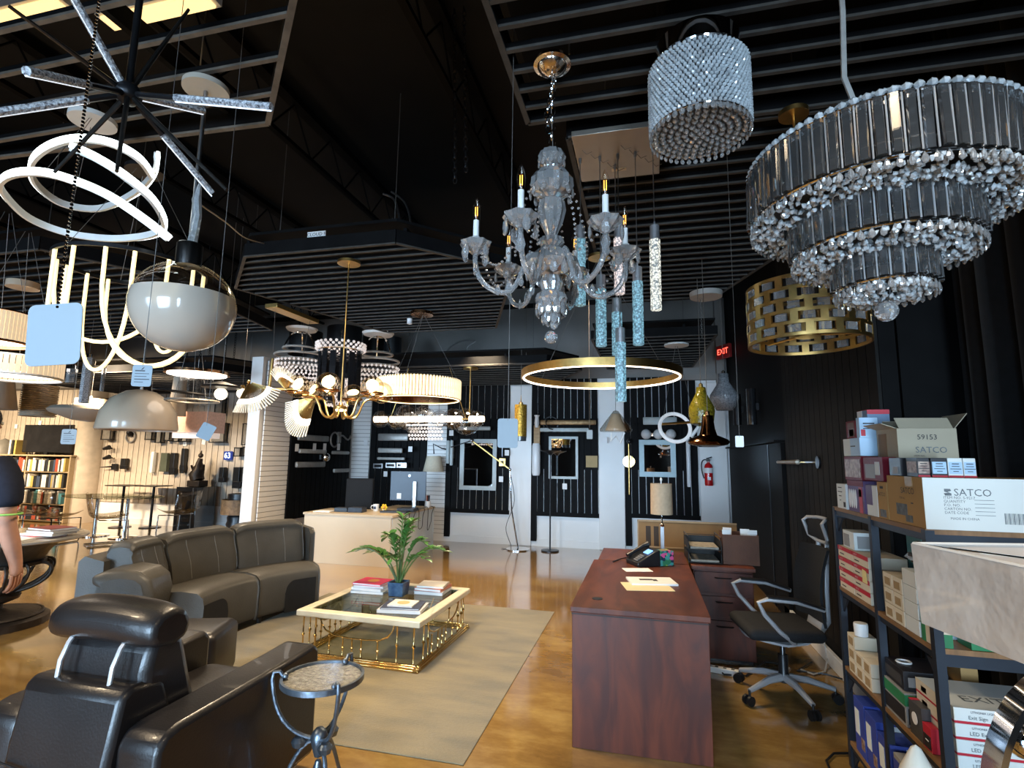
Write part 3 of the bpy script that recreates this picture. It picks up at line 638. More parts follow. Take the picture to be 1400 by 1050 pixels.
def leafy():
    m = mat('tropical_print', (.02, .05, .05), .4); nt = m.node_tree; p = nt.nodes['Principled BSDF']
    tc = nt.nodes.new('ShaderNodeTexCoord'); v = nt.nodes.new('ShaderNodeTexVoronoi'); v.inputs['Scale'].default_value = 42; nt.links.new(tc.outputs['Object'], v.inputs['Vector'])
    cr = nt.nodes.new('ShaderNodeValToRGB'); cr.color_ramp.interpolation = 'CONSTANT'; e = cr.color_ramp.elements
    e[0].position = 0; e[0].color = (.01, .03, .05, 1); e[1].position = .35; e[1].color = (.03, .16, .07, 1)
    for ps, c in ((.55, (.06, .25, .22, 1)), (.72, (.55, .08, .20, 1)), (.82, (.35, .45, .06, 1)), (.92, (.02, .05, .09, 1))): q = e.new(ps); q.color = c
    nt.links.new(v.outputs['Color'], cr.inputs[0]); nt.links.new(cr.outputs[0], p.inputs['Base Color']); return m
B().box((0, 0, .055), (.115, .115, .11)).O('carton', leafy(), tb, bev=.003)
B().lathe([(0, 0), (.034, 0), (.034, .001), (0, .001)], 16, (0, 0, .1103)).O('opening', mat('tan_slot', (.28, .2, .1), .7, noise=(9, .3)), tb)
pf = thing('manila_folder', 'open manila folder with stacked white papers on the desk', 'folder', (.015, 3.73, DT), R(13))
B().box((-.03, -.05, .001), (.30, .22, .002)).O('folder_cover', mat('manila', (.80, .66, .38), .6, noise=(6, .06)), pf, smooth=0)
B().box((.03, .08, .006), (.30, .20, .012)).O('paper_stack', paper, pf, smooth=0)
b = B().box((.0, .10, .0125), (.09, .04, .001)); b.box((.055, .085, .0125), (.03, .05, .001)); b.O('printed_blocks', ink, pf, smooth=0)
tag(B().box((-.07, 4.19, DT + .001), (.20, .12, .002), R(18)).O('envelope', paper, smooth=0), 'cream envelope lying flat between folder and telephone', 'envelope')
lp = thing('table_lamp', 'table lamp with tan drum shade on the desk return behind the tissue box', 'lamp', (.135, 4.98, DT))
tan = mat('tan_linen', (.50, .36, .23), .8, noise=(40, .12), bump=(150, .2))
B().box((0, 0, .008), (.12, .12, .016)).O('base', steel, lp, bev=.003)
B().box((0, 0, .12), (.032, .032, .22)).O('column', grey_metal, lp, bev=.002)
B().lathe([(.016, .225), (.02, .24), (.006, .26), (.006, .36)], 12).O('neck', chrome, lp)
B().lathe([(.092, .335), (.095, .335), (.092, .60), (.089, .60)], 32, cap=False).O('shade', tan, lp)
B().lathe([(.0, .59), (.006, .59), (.006, .62), (.011, .63), (.009, .645), (0, .65)], 10).O('finial', white_plastic, lp)
b = B()
for a in range(3): b.cyl((0, 0, .592), (.09 * math.cos(a * 2.1), .09 * math.sin(a * 2.1), .592), .002, n=5)
b.O('spider', chrome, lp)
lt = thing('letter_tray', 'black wire mesh two tier letter tray on the file cabinet', 'letter tray', (.447, 4.82, .711), R(2))
mesh_m = mat('black_mesh', (.010, .010, .010), .5, .4, noise=(60, .5))
for z in (.01, .11):
    b = B().box((0, 0, z), (.25, .33, .004)); b.box((-.125, 0, z + .035), (.004, .33, .07)); b.box((.125, 0, z + .035), (.004, .33, .07)); b.box((0, .165, z + .035), (.25, .004, .07)); b.O('tray', mesh_m, lt, smooth=0)
    B().box((0, -.01, z + .012), (.215, .28, .016)).O('paper_stack', mat('dim_papers', (.30, .27, .22), .8, noise=(30, .4)), lt, smooth=0)
b = B()
for x in (-.125, .125):
    b.tube([(x, -.16, .0), (x, -.16, .21), (x, .16, .21), (x, .16, 0)], .003, 5)
b.tube([(-.125, .0, .21), (.125, 0, .21)], .003, 5); b.O('wire_frame', dark_metal, lt)
fb = thing('expanding_file', 'brown accordion file box with white tabbed papers on the file cabinet', 'file box', (.735, 4.84, .711), R(-2))
brown = mat('brown_pressboard', (.12, .045, .022), .7, noise=(7, .25))
b = B().box((0, -.13, .115), (.27, .006, .23)); b.box((0, .13, .115), (.27, .006, .23)); b.box((0, 0, .004), (.27, .26, .008)); b.O('cover', brown, fb, smooth=0)
for i in range(26): B().box((-.13 + .0104 * i, -.135, .115), (.006, .006, .226)).O('pleat', brown, fb, smooth=0)
b = B().box((-.133, 0, .115), (.005, .26, .23)); b.box((.133, 0, .115), (.005, .26, .23)); b.O('gusset', brown, fb, smooth=0)
for i, (x, y) in enumerate(((-.08, .05), (.05, .0), (.10, -.06), (-.1, -.1))): B().box((x, y, .16), (.07, .003, .21), R(12 * i - 20)).O('paper_tab', paper, fb, smooth=0)
cb = thing('display_board', 'brown display board picturing two dark posts leaning behind the lamp', 'board', (.40, 5.95, 0))
kraft = mat('kraft_board', (.24, .135, .05), .7, noise=(4, .25))
B().box((0, 0, .45), (.98, .02, .90)).O('board_panel', kraft, cb, smooth=0)
for x in (-.38, -.30):
    b = B().box((x, -.012, .74), (.05, .004, .2), 0); b.O('printed_post', mat('dark_print', (.035, .022, .014), .7, noise=(8, .3)), cb, smooth=0)
    B().box((x, -.012, .80), (.045, .003, .03)).O('printed_cap', mat('tan_print', (.35, .24, .12), .7, noise=(8, .3)), cb, smooth=0)
b = B().box((0, -.012, .895), (.98, .012, .016)); b.box((-.485, -.012, .45), (.012, .012, .9)); b.box((0, -.014, .63), (.98, .01, .012)); b.O('board_edge', mat('pale_edge', (.36, .26, .15), .6, noise=(8, .2)), cb, smooth=0)
# ================================================================ OFFICE CHAIR (faces the desk)
oc = thing('office_chair', 'black mesh office chair with grey looped arms and headrest beside the desk', 'chair', (.86, 4.06, 0), R(8))
silver = mat('silver_nylon', (.42, .42, .43), .38, .25, noise=(12, .1)); mesh_f = mat('mesh_fabric', (.010, .010, .011), .85, noise=(80, .5))
for k in range(5):
    a = R(-80 + 72 * k); dx, dy = math.cos(a), math.sin(a)
    lg = B().tube([(dx * .03, dy * .03, .13), (dx * .14, dy * .14, .125), (dx * .30, dy * .30, .085)], [.026, .022, .015], 8).O('base_arm', silver, oc)
    b = B()
    for s in (-.018, .018): b.cyl((dx * .31 - dy * (s - .009), dy * .31 + dx * (s - .009), .03), (dx * .31 - dy * (s + .009), dy * .31 + dx * (s + .009), .03), .03, n=14)
    b.cyl((dx * .30, dy * .30, .05), (dx * .30, dy * .30, .09), .008); b.O('caster', black_plastic, lg)
B().lathe([(.035, .10), (.038, .14), (.03, .16), (.03, .27), (.016, .27), (.016, .36)], 14).O('gas_column', black_plastic, oc)
B().lathe([(.016, .26), (.016, .38)], 10).O('piston', steel, oc)
B().tube([(-.24, 0, .40), (-.12, 0, .37), (0, 0, .35), (.12, 0, .37), (.20, 0, .42), (.225, 0, .50)], .02, 8, flat=(.018, .11)).O('seat_pan', silver, oc)
B().rbox((-.04, 0, .445), (.47, .47, .075), .035, 3).O('seat', mesh_f, oc)
bk = B(); 
for i in range(9):
    t = i / 8; z = .50 + .47 * t; x = .19 + .035 * math.sin(t * PI) * -1 + .05 * t; wy = .21 - .02 * t
    bk.v += [(x - .008, -wy, z), (x + .03, -wy * .5, z), (x + .03, wy * .5, z), (x - .008, wy, z), (x + .01, wy, z), (x + .05, wy * .5, z), (x + .05, -wy * .5, z), (x + .01, -wy, z)]
bk.f = [(i * 8 + j, i * 8 + (j + 1) % 8, (i + 1) * 8 + (j + 1) % 8, (i + 1) * 8 + j) for i in range(8) for j in range(8)] + [tuple(range(7, -1, -1)), tuple(range(64, 72))]
bk.O('backrest', mesh_f, oc)
for s in (-1, 1):
    B().tube([(.20, s * .09, .42), (.27, s * .07, .50), (.275, s * .06, .70), (.295, s * .06, 1.0)], .012, 8, flat=(.016, .010)).O('spine_bar', silver, oc)
    b = B().tube([(.17, s * .255, .62), (0, s * .265, .665), (-.17, s * .265, .675), (-.225, s * .262, .655), (-.19, s * .258, .58), (-.10, s * .25, .48), (.0, s * .2, .40), (.05, s * .08, .365)], .012, 8, flat=(.014, .014))
    b.O('arm_loop', silver, oc); B().tube([(.16, s * .257, .630), (0, s * .267, .680), (-.17, s * .267, .690)], .012, 8, flat=(.010, .028)).O('arm_pad', black_plastic, oc)
hb = B().tube([(.235, -.14, 1.13), (.265, -.135, 1.03), (.29, -.07, 1.0), (.30, 0, .995), (.29, .07, 1.0), (.265, .135, 1.03), (.235, .14, 1.13), (.26, .13, 1.15), (.30, .06, 1.155), (.305, 0, 1.155), (.30, -.06, 1.155), (.26, -.13, 1.15)], .012, 8, True)
hd2 = hb.O('headrest_frame', silver, oc)
B().tube([(.265, -.125, 1.085), (.29, -.06, 1.08), (.298, 0, 1.08), (.29, .06, 1.08), (.265, .125, 1.085)], .01, 8, flat=(.065, .012)).O('headrest_mesh', mesh_f, hd2)
# cables on the floor behind the desk
for i, (pts, lab) in enumerate((
    ([(0.645, 4.423, 0.01), (0.592, 4.465, 0.02), (0.52, 4.387, 0.01), (0.476, 4.431, 0.02), (0.523, 4.333, 0.01), (0.672, 4.348, 0.01), (0.858, 4.675, 0.01), (0.984, 4.666, 0.01)], 'tangle of black cables on the floor behind the office chair'),
    ([(1.215, 4.778, 0.01), (1.057, 4.556, 0.01), (1.246, 4.541, 0.01), (1.416, 4.419, 0.01)], 'black cable along the floor by the right baseboard'),
    ([(1.33, 4.877, 0.188), (1.33, 4.802, 0.04), (1.253, 4.598, 0.01), (1.153, 4.514, 0.01), (1.091, 4.594, 0.01)], 'pale grey cable hanging to the floor at the right wall'),
    ([(1.032, 3.402, 0.01), (0.938, 3.376, 0.01), (0.877, 3.288, 0.01), (0.866, 3.184, 0.01), (0.918, 3.105, 0.01)], 'black cable looping out from under the shelf rack'))):
    tag(B().tube(pts, .006, 6).O('cable', mat('pale_cable', (.45, .43, .40), .5, noise=(9, .1)) if i == 2 else black_plastic), lab, 'cable')
ps = thing('power_strip', 'white power strip on the floor behind the desk', 'power strip', (.50, 4.38, 0), R(75))
B().box((0, 0, .02), (.05, .26, .04)).O('housing', white_plastic, ps, bev=.005)
for i in range(4): B().box((0, -.09 + .055 * i, .0405), (.022, .022, .002)).O('socket', ink, ps, smooth=0)
# ================================================================ HANGING LIGHTS, NEAR
CZ = 3.17
led_w = mat('led_cool_white', (.9, .95, .95), .4, emit=(.90, 1, .98), es=4)
led_y = mat('led_warm', (.9, .8, .5), .4, emit=(1, .76, .33), es=1.35)
led_n = mat('led_neutral', (.9, .85, .8), .4, emit=(1, .88, .74), es=4)
glow = mat('glow_warm', (.9, .8, .6), .5, emit=(1, .74, .42), es=2.6)
filament = mat('filament_orange', (.9, .4, .05), .4, emit=(1, .45, .08), es=2.5)
bulb_glass = thin('bulb_glass', (1, .95, .88), .35)
def canopy(b, c, r, h=.025): return b.lathe([(r, -h), (r, -.002), (r * .3, 0)][::1], 28, c).lathe([(0, -h - .001), (r, -h)], 28, c, cap=False)
# ---- CANDLE CHANDELIER
ch = thing('crystal_chandelier', 'six candle crystal chandelier hanging from a silver canopy and chain', 'chandelier', (-.345, 2.0, 0))
rose = mat('rose_silver', (.78, .68, .60), .12, 1, noise=(20, .15), bump=(30, .2))
B().lathe([(.075, 3.17), (.078, 3.155), (.062, 3.15), (.058, 3.142), (.040, 3.125), (.020, 3.112), (.0, 3.108)], 36).O('canopy', rose, ch)
b = B(); chain(b, (0, 0, 3.11), (.0, 0, 2.79), .045, .0032, 10); chain(b, (.012, .01, 3.10), (-.025, .01, 2.93), .04, .003, 10); chain(b, (-.025, .01, 2.93), (-.012, .01, 2.86), .04, .003, 10)
b.O('chain', chrome, ch); B().tube([(0, .006, 3.11), (-.006, .006, 3.0), (.004, .004, 2.78)], .0022, 5).O('cord', wire_m, ch)
B().lathe([(.010, 2.775), (.045, 2.765), (.056, 2.74), (.050, 2.715), (.030, 2.70), (.025, 2.69), (.060, 2.675), (.082, 2.645), (.086, 2.61), (.070, 2.585), (.045, 2.575), (.028, 2.565)], 24, flute=.05).O('crown_bowl', crystal, ch, smooth=0)
B().lathe([(.024, 2.565), (.050, 2.55), (.056, 2.51), (.044, 2.46), (.026, 2.42), (.020, 2.405)], 20, flute=.06).O('vase_stem', crystal, ch, smooth=0)
B().lathe([(.020, 2.405), (.045, 2.395), (.05, 2.375), (.03, 2.36), (.06, 2.34), (.09, 2.315), (.10, 2.29), (.07, 2.265), (.04, 2.255)], 28, flute=.05).O('hub_bowl', crystal, ch, smooth=0)
B().lathe([(.012, 2.25), (.035, 2.24), (.045, 2.21), (.035, 2.18), (.055, 2.165), (.062, 2.145), (.045, 2.125), (.014, 2.115), (.0, 2.11)], 24, flute=.05).O('lower_bowl', crystal, ch, smooth=0)
B().tube([(0, 0, 2.11), (0, 0, 2.775)], .006, 6).O('centre_rod', chrome, ch)
def drop_b(h, r): return B().lathe([(1e-4, -h), (r * .75, -h * .86), (r, -h * .62), (r * .72, -h * .32), (r * .22, -h * .10), (1e-4, 0)], 7, M=Matrix.Diagonal((1, .45, 1, 1)), cap=False)
dp = drop_b(.062, .017).O('crystal_drop', crystal, ch, smooth=0); dp.location = (0, 0, 2.10); dp.hide_render = False
db = drop_b(.075, .021)
def drop(p, a=0, s=1):
    o = clone(dp, ch, p, a, (s, s, s)); return o
rng = random.Random(5)
base_a = -90 + 14
arms = [base_a - 25 + 60 * k for k in range(6)]
for k, ad in enumerate(arms):
    a = R(ad); dx, dy = math.cos(a), math.sin(a)
    def q(r_, z): return (dx * r_, dy * r_, z)
    am = B().tube(bez(q(.05, 2.30), q(.11, 2.42), q(.10, 2.16), q(.19, 2.165), 9) + bez(q(.19, 2.165), q(.26, 2.17), q(.31, 2.23), q(.30, 2.325), 7)[1:], .0105, 8).O('arm', crystal, ch)
    B().lathe([(.012, 2.315), (.03, 2.33), (.052, 2.345), (.062, 2.362), (.055, 2.366), (.02, 2.35), (.015, 2.372), (.020, 2.385)], 16, (dx * .30, dy * .30, 0), cap=False, flute=.07).O('bobeche', crystal, am, smooth=0)
    B().lathe([(.0115, 2.37), (.0115, 2.455), (.006, 2.457)], 12, (dx * .30, dy * .30, 0)).O('candle_sleeve', white_plastic, ch)
    bu = B().lathe([(.007, 2.456), (.012, 2.468), (.0165, 2.492), (.0155, 2.515), (.008, 2.54), (.002, 2.553), (.0, 2.556)], 14, (dx * .30, dy * .30, 0)).O('bulb', bulb_glass, ch)
    b = B()
    for s in (-1, 1): b.cyl((dx * .30 + s * .004, dy * .30, 2.475), (dx * .30 + s * .004, dy * .30, 2.512), .0018, n=5)
    b.O('filament', filament, bu)
    for j in range(4):
        aj = a + R(45 + 90 * j); drop((dx * .30 + .056 * math.cos(aj), dy * .30 + .056 * math.sin(aj), 2.352), aj + PI / 2, .9 + .3 * rng.random())
    drop(q(.30, 2.30), a + PI / 2, 1.15)
    for j in range(3): drop((dx * (.12 + .045 * j), dy * (.12 + .045 * j), 2.24 - .02 * j), a, .75)
    # bead swags from the crown bowl and between the arms
    b = B()
    for i in range(14):
        t = i / 13; p = q(.083 + .06 * t + .02 * math.sin(t * PI), 2.62 - .30 * t - .03 * math.sin(t * PI)); b.gem(p, .0065, .014, 5)
    b.O('bead_strand', crystal, ch, smooth=0)
    a2 = R(ad + 60); b = B()
    for i in range(15):
        t = i / 14; p = Vector(q(.285, 2.335)).lerp(Vector((math.cos(a2) * .285, math.sin(a2) * .285, 2.335)), t); p.z -= .10 * math.sin(t * PI); b.gem(p, .007, .013, 5)
    b.O('bead_swag', crystal, ch, smooth=0)
for r_, z, n, s in ((.052, 2.735, 9, .7), (.085, 2.61, 10, .8), (.096, 2.285, 14, 1.0), (.055, 2.145, 10, 1.15), (.03, 2.115, 6, 1.2)):
    for j in range(n):
        a = 2 * PI * j / n + z; drop((r_ * math.cos(a), r_ * math.sin(a), z), a + PI / 2, s)
B().ball((0, 0, 1.995), .026, 10, 7).O('bottom_ball', crystal, ch, smooth=0)
dp.location = (0.012, 0, 2.085)
# ---- CRYSTAL DRUM (flush)
cd = thing('crystal_drum_light', 'round flush crystal bead ceiling light right of the candle chandelier', 'ceiling light', (.232, 2.04, 0))
def shell_gems(b, r_, z0, z1, rows, n, gr, gh, jit=0):
    jr = random.Random(n)
    for j in range(rows):
        z = z0 + (z1 - z0) * (j + .5) / rows
        for i in range(n):
            a = 2 * PI * (i + .5 * (j % 2)) / n; M = Matrix.Translation((r_ * math.cos(a), r_ * math.sin(a), z)) @ Matrix.Rotation(a + jr.uniform(-jit, jit), 4, 'Z') @ Matrix.Rotation(PI / 2 + jr.uniform(-jit, jit), 4, 'Y')
            b.lathe([(gr, -gh * .3), (gr * .85, gh * .2), (gr * .25, gh * .6), (1e-4, gh * .6)], 6, M=M, cap=False)
    return b
shell_gems(B(), .185, 2.80, 3.06, 18, 64, .0085, .014, .5).O('crystal_wall', crystal_frost, cd, smooth=0, stuff=True)
b = B()
for j in range(7):
    n = max(1, int(2 * PI * .026 * j / .027)); 
    for i in range(n): a = 2 * PI * i / n + j; b.lathe([(.013, .004), (.011, -.004), (.003, -.011), (1e-4, -.011)], 6, (.028 * j * math.cos(a), .028 * j * math.sin(a), 2.793), cap=False)
b.O('crystal_floor', crystal, cd, smooth=0, stuff=True)
ff = drop_b(.03, .010).O('fringe_drop', crystal, cd, smooth=0)
for i in range(44):
    a = 2 * PI * i / 44; o = ff if i == 0 else clone(ff, cd, (0, 0, 0)); o.location = (.187 * math.cos(a), .187 * math.sin(a), 2.80); o.rotation_euler = (0, 0, a + PI / 2)
b = B().torus((0, 0, 3.065), .18, .008, 40, 6); b.torus((0, 0, 2.80), .182, .004, 40, 6); b.O('frame_ring', chrome, cd)
B().lathe([(.16, 3.07), (.16, 3.165), (.0, 3.17)], 30).O('ceiling_plate', chrome, cd)
B().lathe([(.0, 2.83), (.15, 2.83), (.15, 3.05), (.0, 3.06)], 24).O('inner_core', mat('inner_silver', (.10, .10, .10), .4, .8, noise=(20, .4)), cd)
# ---- THREE TIER CRYSTAL CHANDELIER
tc = thing('tiered_crystal_chandelier', 'large three tier crystal bar chandelier at upper right with a ball at its bottom', 'chandelier', (.665, 1.66, 0))
def cbar(wd, h): return B().add([(-wd, -.002, -h), (wd, -.002, -h), (wd, .006, -h), (-wd, .006, -h), (-wd * .72, -.008, -h), (wd * .72, -.008, -h), (-wd, -.002, 0), (wd, -.002, 0), (wd, .006, 0), (-wd, .006, 0), (-wd * .72, -.008, 0), (wd * .72, -.008, 0)],
    [(4, 5, 11, 10), (0, 4, 10, 6), (5, 1, 7, 11), (1, 2, 8, 7), (2, 3, 9, 8), (3, 0, 6, 9), (0, 3, 2, 1, 5, 4), (6, 10, 11, 7, 8, 9)])
rng = random.Random(8)
for (Rr, zt, zb, nb) in ((.335, 2.395, 2.245, 66), (.228, 2.225, 2.125, 46), (.122, 2.105, 2.02, 26)):
    wd = PI * Rr / nb * .70; f = None
    for i in range(nb):
        a = 2 * PI * i / nb
        if f is None: f = cbar(wd, zt - zb).O('crystal_bar', bar_crystal, tc, smooth=0); o = f
        else: o = clone(f, tc, (0, 0, 0))
        o.location = (Rr * math.cos(a), Rr * math.sin(a), zt); o.rotation_euler = (rng.uniform(-.04, .04), 0, a + PI / 2 + rng.uniform(-.06, .06))
    b = B().torus((0, 0, zt + .004), Rr - .004, .005, 48, 6); b.torus((0, 0, zb - .004), Rr - .006, .004, 48, 6); b.O('tier_ring', chrome, tc)
    b = B()
    for i in range(nb): a = 2 * PI * (i + .5) / nb; b.cyl((Rr * math.cos(a), Rr * math.sin(a), zb), (Rr * math.cos(a), Rr * math.sin(a), zt), .0022, n=5)
    b.O('streak_rod', MATS['satin_chrome'], tc, stuff=True)  # chrome rods added between the bars to give bright streaks
    b = B()       # faceted octagons above the bars
    for j in range(5 if Rr > .3 else 1):
        n = int(2 * PI * Rr / .026)
        for i in range(n):
            a = 2 * PI * (i + .5 * (j % 2)) / n; r_ = Rr - .004 - .026 * j; b.gem((r_ * math.cos(a), r_ * math.sin(a), zt + .014 + .014 * j), .012, .024, 6, Matrix.Identity(4))
    b.O('octagon_row', crystal_frost, tc, smooth=0, stuff=True)
    b = B()       # pebble crystals of the underside
    rin = {.335: .20, .228: .10, .122: 0}[Rr]
    n = int((Rr ** 2 - rin ** 2) * 15000)
    for i in range(n):
        r_ = math.sqrt(rng.uniform(rin ** 2, Rr ** 2)); a = rng.uniform(0, 2 * PI)
        M = Matrix.Translation((r_ * math.cos(a), r_ * math.sin(a), zb - .010 - .016 * rng.random() - .10 * Rr * (1 - r_ / Rr))) @ Matrix.Rotation(rng.uniform(-1, 1), 4, 'X') @ Matrix.Rotation(rng.uniform(-1, 1), 4, 'Y')
        b.gem((0, 0, 0), rng.uniform(.006, .010), rng.uniform(.014, .022), 5, M)
    b.O('pebble_crystals', crystal_frost, tc, smooth=0, stuff=True)
    n = int(2 * PI * Rr / .024); fr = None
    for i in range(n):
        a = 2 * PI * i / n
        if fr is None: fr = drop_b(.030, .0085).O('fringe_drop', crystal, tc, smooth=0); o = fr
        else: o = clone(fr, tc, (0, 0, 0))
        o.location = (Rr * math.cos(a), Rr * math.sin(a), zb - .006); o.rotation_euler = (0, 0, a + PI / 2)
B().lathe([(.0, 2.43), (.25, 2.43), (.31, 2.40), (.31, 2.39), (.0, 2.395)], 32).O('top_plate', chrome, tc)
for zz, rr in ((2.30, .29), (2.16, .18), (2.06, .08)): B().lathe([(.0, zz), (rr, zz), (rr, zz + .004), (0, zz + .004)], 28).O('tier_plate', MATS['inner_silver'], tc)
B().ball((0, 0, 1.952), .030, 12, 8).O('bottom_ball', crystal, tc, smooth=0)
B().cyl((0, 0, 1.98), (0, 0, 2.43), .008, n=8).O('centre_rod', chrome, tc)
B().tube([(-.04, 0, 2.43), (-.045, .0, 2.50), (-.035, 0, 2.58), (-.06, 0, 2.68), (-.05, 0, 2.9), (-.05, 0, 3.17)], .008, 6).O('cord', mat('silver_cord', (.4, .39, .37), .5, noise=(30, .2)), tc)
# ---- GOLD BRICK DRUM PENDANT
gd = thing('brick_drum_pendant', 'gold open brick pattern drum pendant below the tiered crystal chandelier', 'pendant light', (.712, 2.565, 0))
n = 22; zb, zt, rows = 2.05, 2.30, 5
for j in range(rows + 1):
    z = zb + (zt - zb) * j / rows; b = B(); b.torus((0, 0, z), .24, .004, 48, 4, flat=(.007, .004)); b.O('hoop', gold, gd)
up0 = B().box((0, 0, 0), (.008, .030, (zt - zb) / rows)).O('brick_link', gold, gd, smooth=0); cr0 = B().box((0, 0, 0), (.010, .046, (zt - zb) / rows * .62)).O('crystal_brick', crystal, gd, smooth=0); first = True
for j in range(rows):
    z = zb + (zt - zb) * (j + .5) / rows
    for i in range(n // 2 + 3):
        m_ = n // 2 + 3; a = 2 * PI * (i + .5 * (j % 2)) / m_; a2 = a + PI / m_
        if first: up0.location = (.24 * math.cos(a), .24 * math.sin(a), z); up0.rotation_euler = (0, 0, a); cr0.location = (.238 * math.cos(a2), .238 * math.sin(a2), z); cr0.rotation_euler = (0, 0, a2); first = False
        else: clone(up0, gd, (.24 * math.cos(a), .24 * math.sin(a), z), a); clone(cr0, gd, (.238 * math.cos(a2), .238 * math.sin(a2), z), a2)
b = B()
for i in range(3): a = R(120 * i); b.cyl((0, 0, 2.09), (.24 * math.cos(a), .24 * math.sin(a), 2.09), .005, n=6)
b.lathe([(0, 2.08), (.05, 2.08), (.05, 2.10), (0, 2.10)], 16); b.O('spider', gold, gd)
for i in range(4):
    a = R(45 + 90 * i); B().lathe([(.008, 2.10), (.010, 2.14), (.014, 2.18), (.006, 2.21), (0, 2.215)], 8, (.07 * math.cos(a), .07 * math.sin(a), 0)).O('lamp_socket', gold, gd)
B().cyl((0, 0, 2.10), (0, 0, 3.16), .006).O('stem', gold, gd); canopy(B(), (0, 0, CZ), .065).O('canopy', gold, gd)
# ---- NINE BUBBLE GLASS TUBE PENDANT
tp = thing('bubble_tube_pendant', 'square plate pendant with many hanging bubble crystal tubes behind the candle chandelier', 'pendant light', (-.11, 2.72, 0))
B().box((0, 0, 3.155), (.44, .46, .03)).O('ceiling_plate', mat('satin_nickel', (.40, .36, .31), .35, .8, noise=(6, .1)), tp, bev=.003)
bub = mat('bubble_crystal', (.60, .82, .90), .10, trans=.55, ior=1.5, noise=(110, .8), bump=(70, .9), col2=(.10, .25, .33), spec=.9)
def lit_bubble(nm, e, s):
    m = mat(nm, (.10, .16, .19), .15, bump=(70, .9)); nt = m.node_tree; p = nt.nodes['Principled BSDF']
    tcn = nt.nodes.new('ShaderNodeTexCoord'); v = nt.nodes.new('ShaderNodeTexVoronoi'); v.inputs['Scale'].default_value = 95; nt.links.new(tcn.outputs['Object'], v.inputs['Vector'])
    mr = nt.nodes.new('ShaderNodeMapRange'); mr.inputs['From Max'].default_value = .75; mr.inputs['To Min'].default_value = s * 1.5; mr.inputs['To Max'].default_value = s * .12
    nt.links.new(v.outputs['Distance'], mr.inputs[0]); nt.links.new(mr.outputs[0], p.inputs['Emission Strength']); p.inputs['Emission Color'].default_value = (*e, 1); return m
lit_a = lit_bubble('lit_bubble_cyan', (.35, .74, .92), .50); lit_b = lit_bubble('lit_bubble_white', (.95, .93, .80), 1.0); lit_c = lit_bubble('lit_bubble_rose', (1, .80, .74), .85)
spots = [(-.20, -.02, 2.68, .36, lit_a), (0, -.02, 2.67, .30, lit_c), (.18, -.02, 2.645, .37, lit_b), (-.095, -.02, 2.40, .30, lit_a), (.09, -.02, 2.43, .33, lit_a), (0, -.02, 2.115, .30, lit_a), (-.02, .08, 2.30, .23, lit_a)]
for x, y, zt, h, m_ in spots:
    tbx = B().prism([(.027 * math.cos(R(60 * i)), .027 * math.sin(R(60 * i))) for i in range(6)], zt - h, zt, Matrix.Translation((x, y, 0))).O('crystal_tube', m_, tp, smooth=0)
    B().lathe([(.024, zt), (.024, zt + .075), (.006, zt + .08), (.004, zt + .10)], 14, (x, y, 0)).O('socket', grey_metal, tbx)
    B().cyl((x, y, zt + .09), (x, y, 3.15), .0028, n=6).O('cable', steel, tbx)
    B().lathe([(.006, 3.11), (.008, 3.125), (.008, 3.14)], 8, (x, y, 0)).O('cable_grip', steel, tbx)
b = B()
for i in range(10): b.tube([(-.18 + .04 * i, -.1 + .05 * (i % 5), 3.14), (-.16 + .04 * i, -.08 + .05 * (i % 5), 3.125), (-.13 + .04 * i, -.09 + .05 * (i % 5), 3.13)], .0016, 4)
b.O('loose_wire', wire_m, tp); B().box((.0, .13, 3.138), (.08, .03, .003)).O('rating_label', mat('label_cream', (.7, .55, .35), .6, noise=(9, .1)), tp, smooth=0)
# ---- BIG RING LED
rl = thing('ring_led_pendant', 'large thin gold ring pendant lit white on its lower inner edge', 'pendant light', (-.33, 4.2, 0))
B().torus((0, 0, 2.185), .61, .02, 80, 4, flat=(.028, .012)).O('ring_body', gold, rl); B().torus((0, 0, 2.158), .603, .008, 80, 6).O('led_strip', led_n, rl)
b = B()
for a in (30, 150, 270): b.cyl((.61 * math.cos(R(a)), .61 * math.sin(R(a)), 2.21), (0, 0, 3.16), .0016, n=5)
b.O('suspension_wire', wire_m, rl); canopy(B(), (0, 0, CZ), .09).O('canopy', gold, rl)
# ---- fluorescent strips glowing above the left cloud
for i, (p, lab) in enumerate((((-2.833, 1.611, 3.55), 'yellow lit strip light above the slats at the far top left'), ((-2.151, 1.743, 3.55), 'yellow lit strip light above the slats at top left, right of the first'))):
    t = thing('strip_light', lab, 'ceiling light', p); B().box((0, 0, .03), (.62, .10, .05)).O('housing', white_plastic, t, smooth=0); B().box((0, 0, -.003), (.58, .075, .012)).O('diffuser', mat('amber_tube', (.8, .6, .3), .5, emit=(1, .68, .30), es=1.3), t, smooth=0)
    B().cyl((0, 0, .05), (0, 0, ZC - p[2]), .004, n=5).O('hanger', wire_m, t)
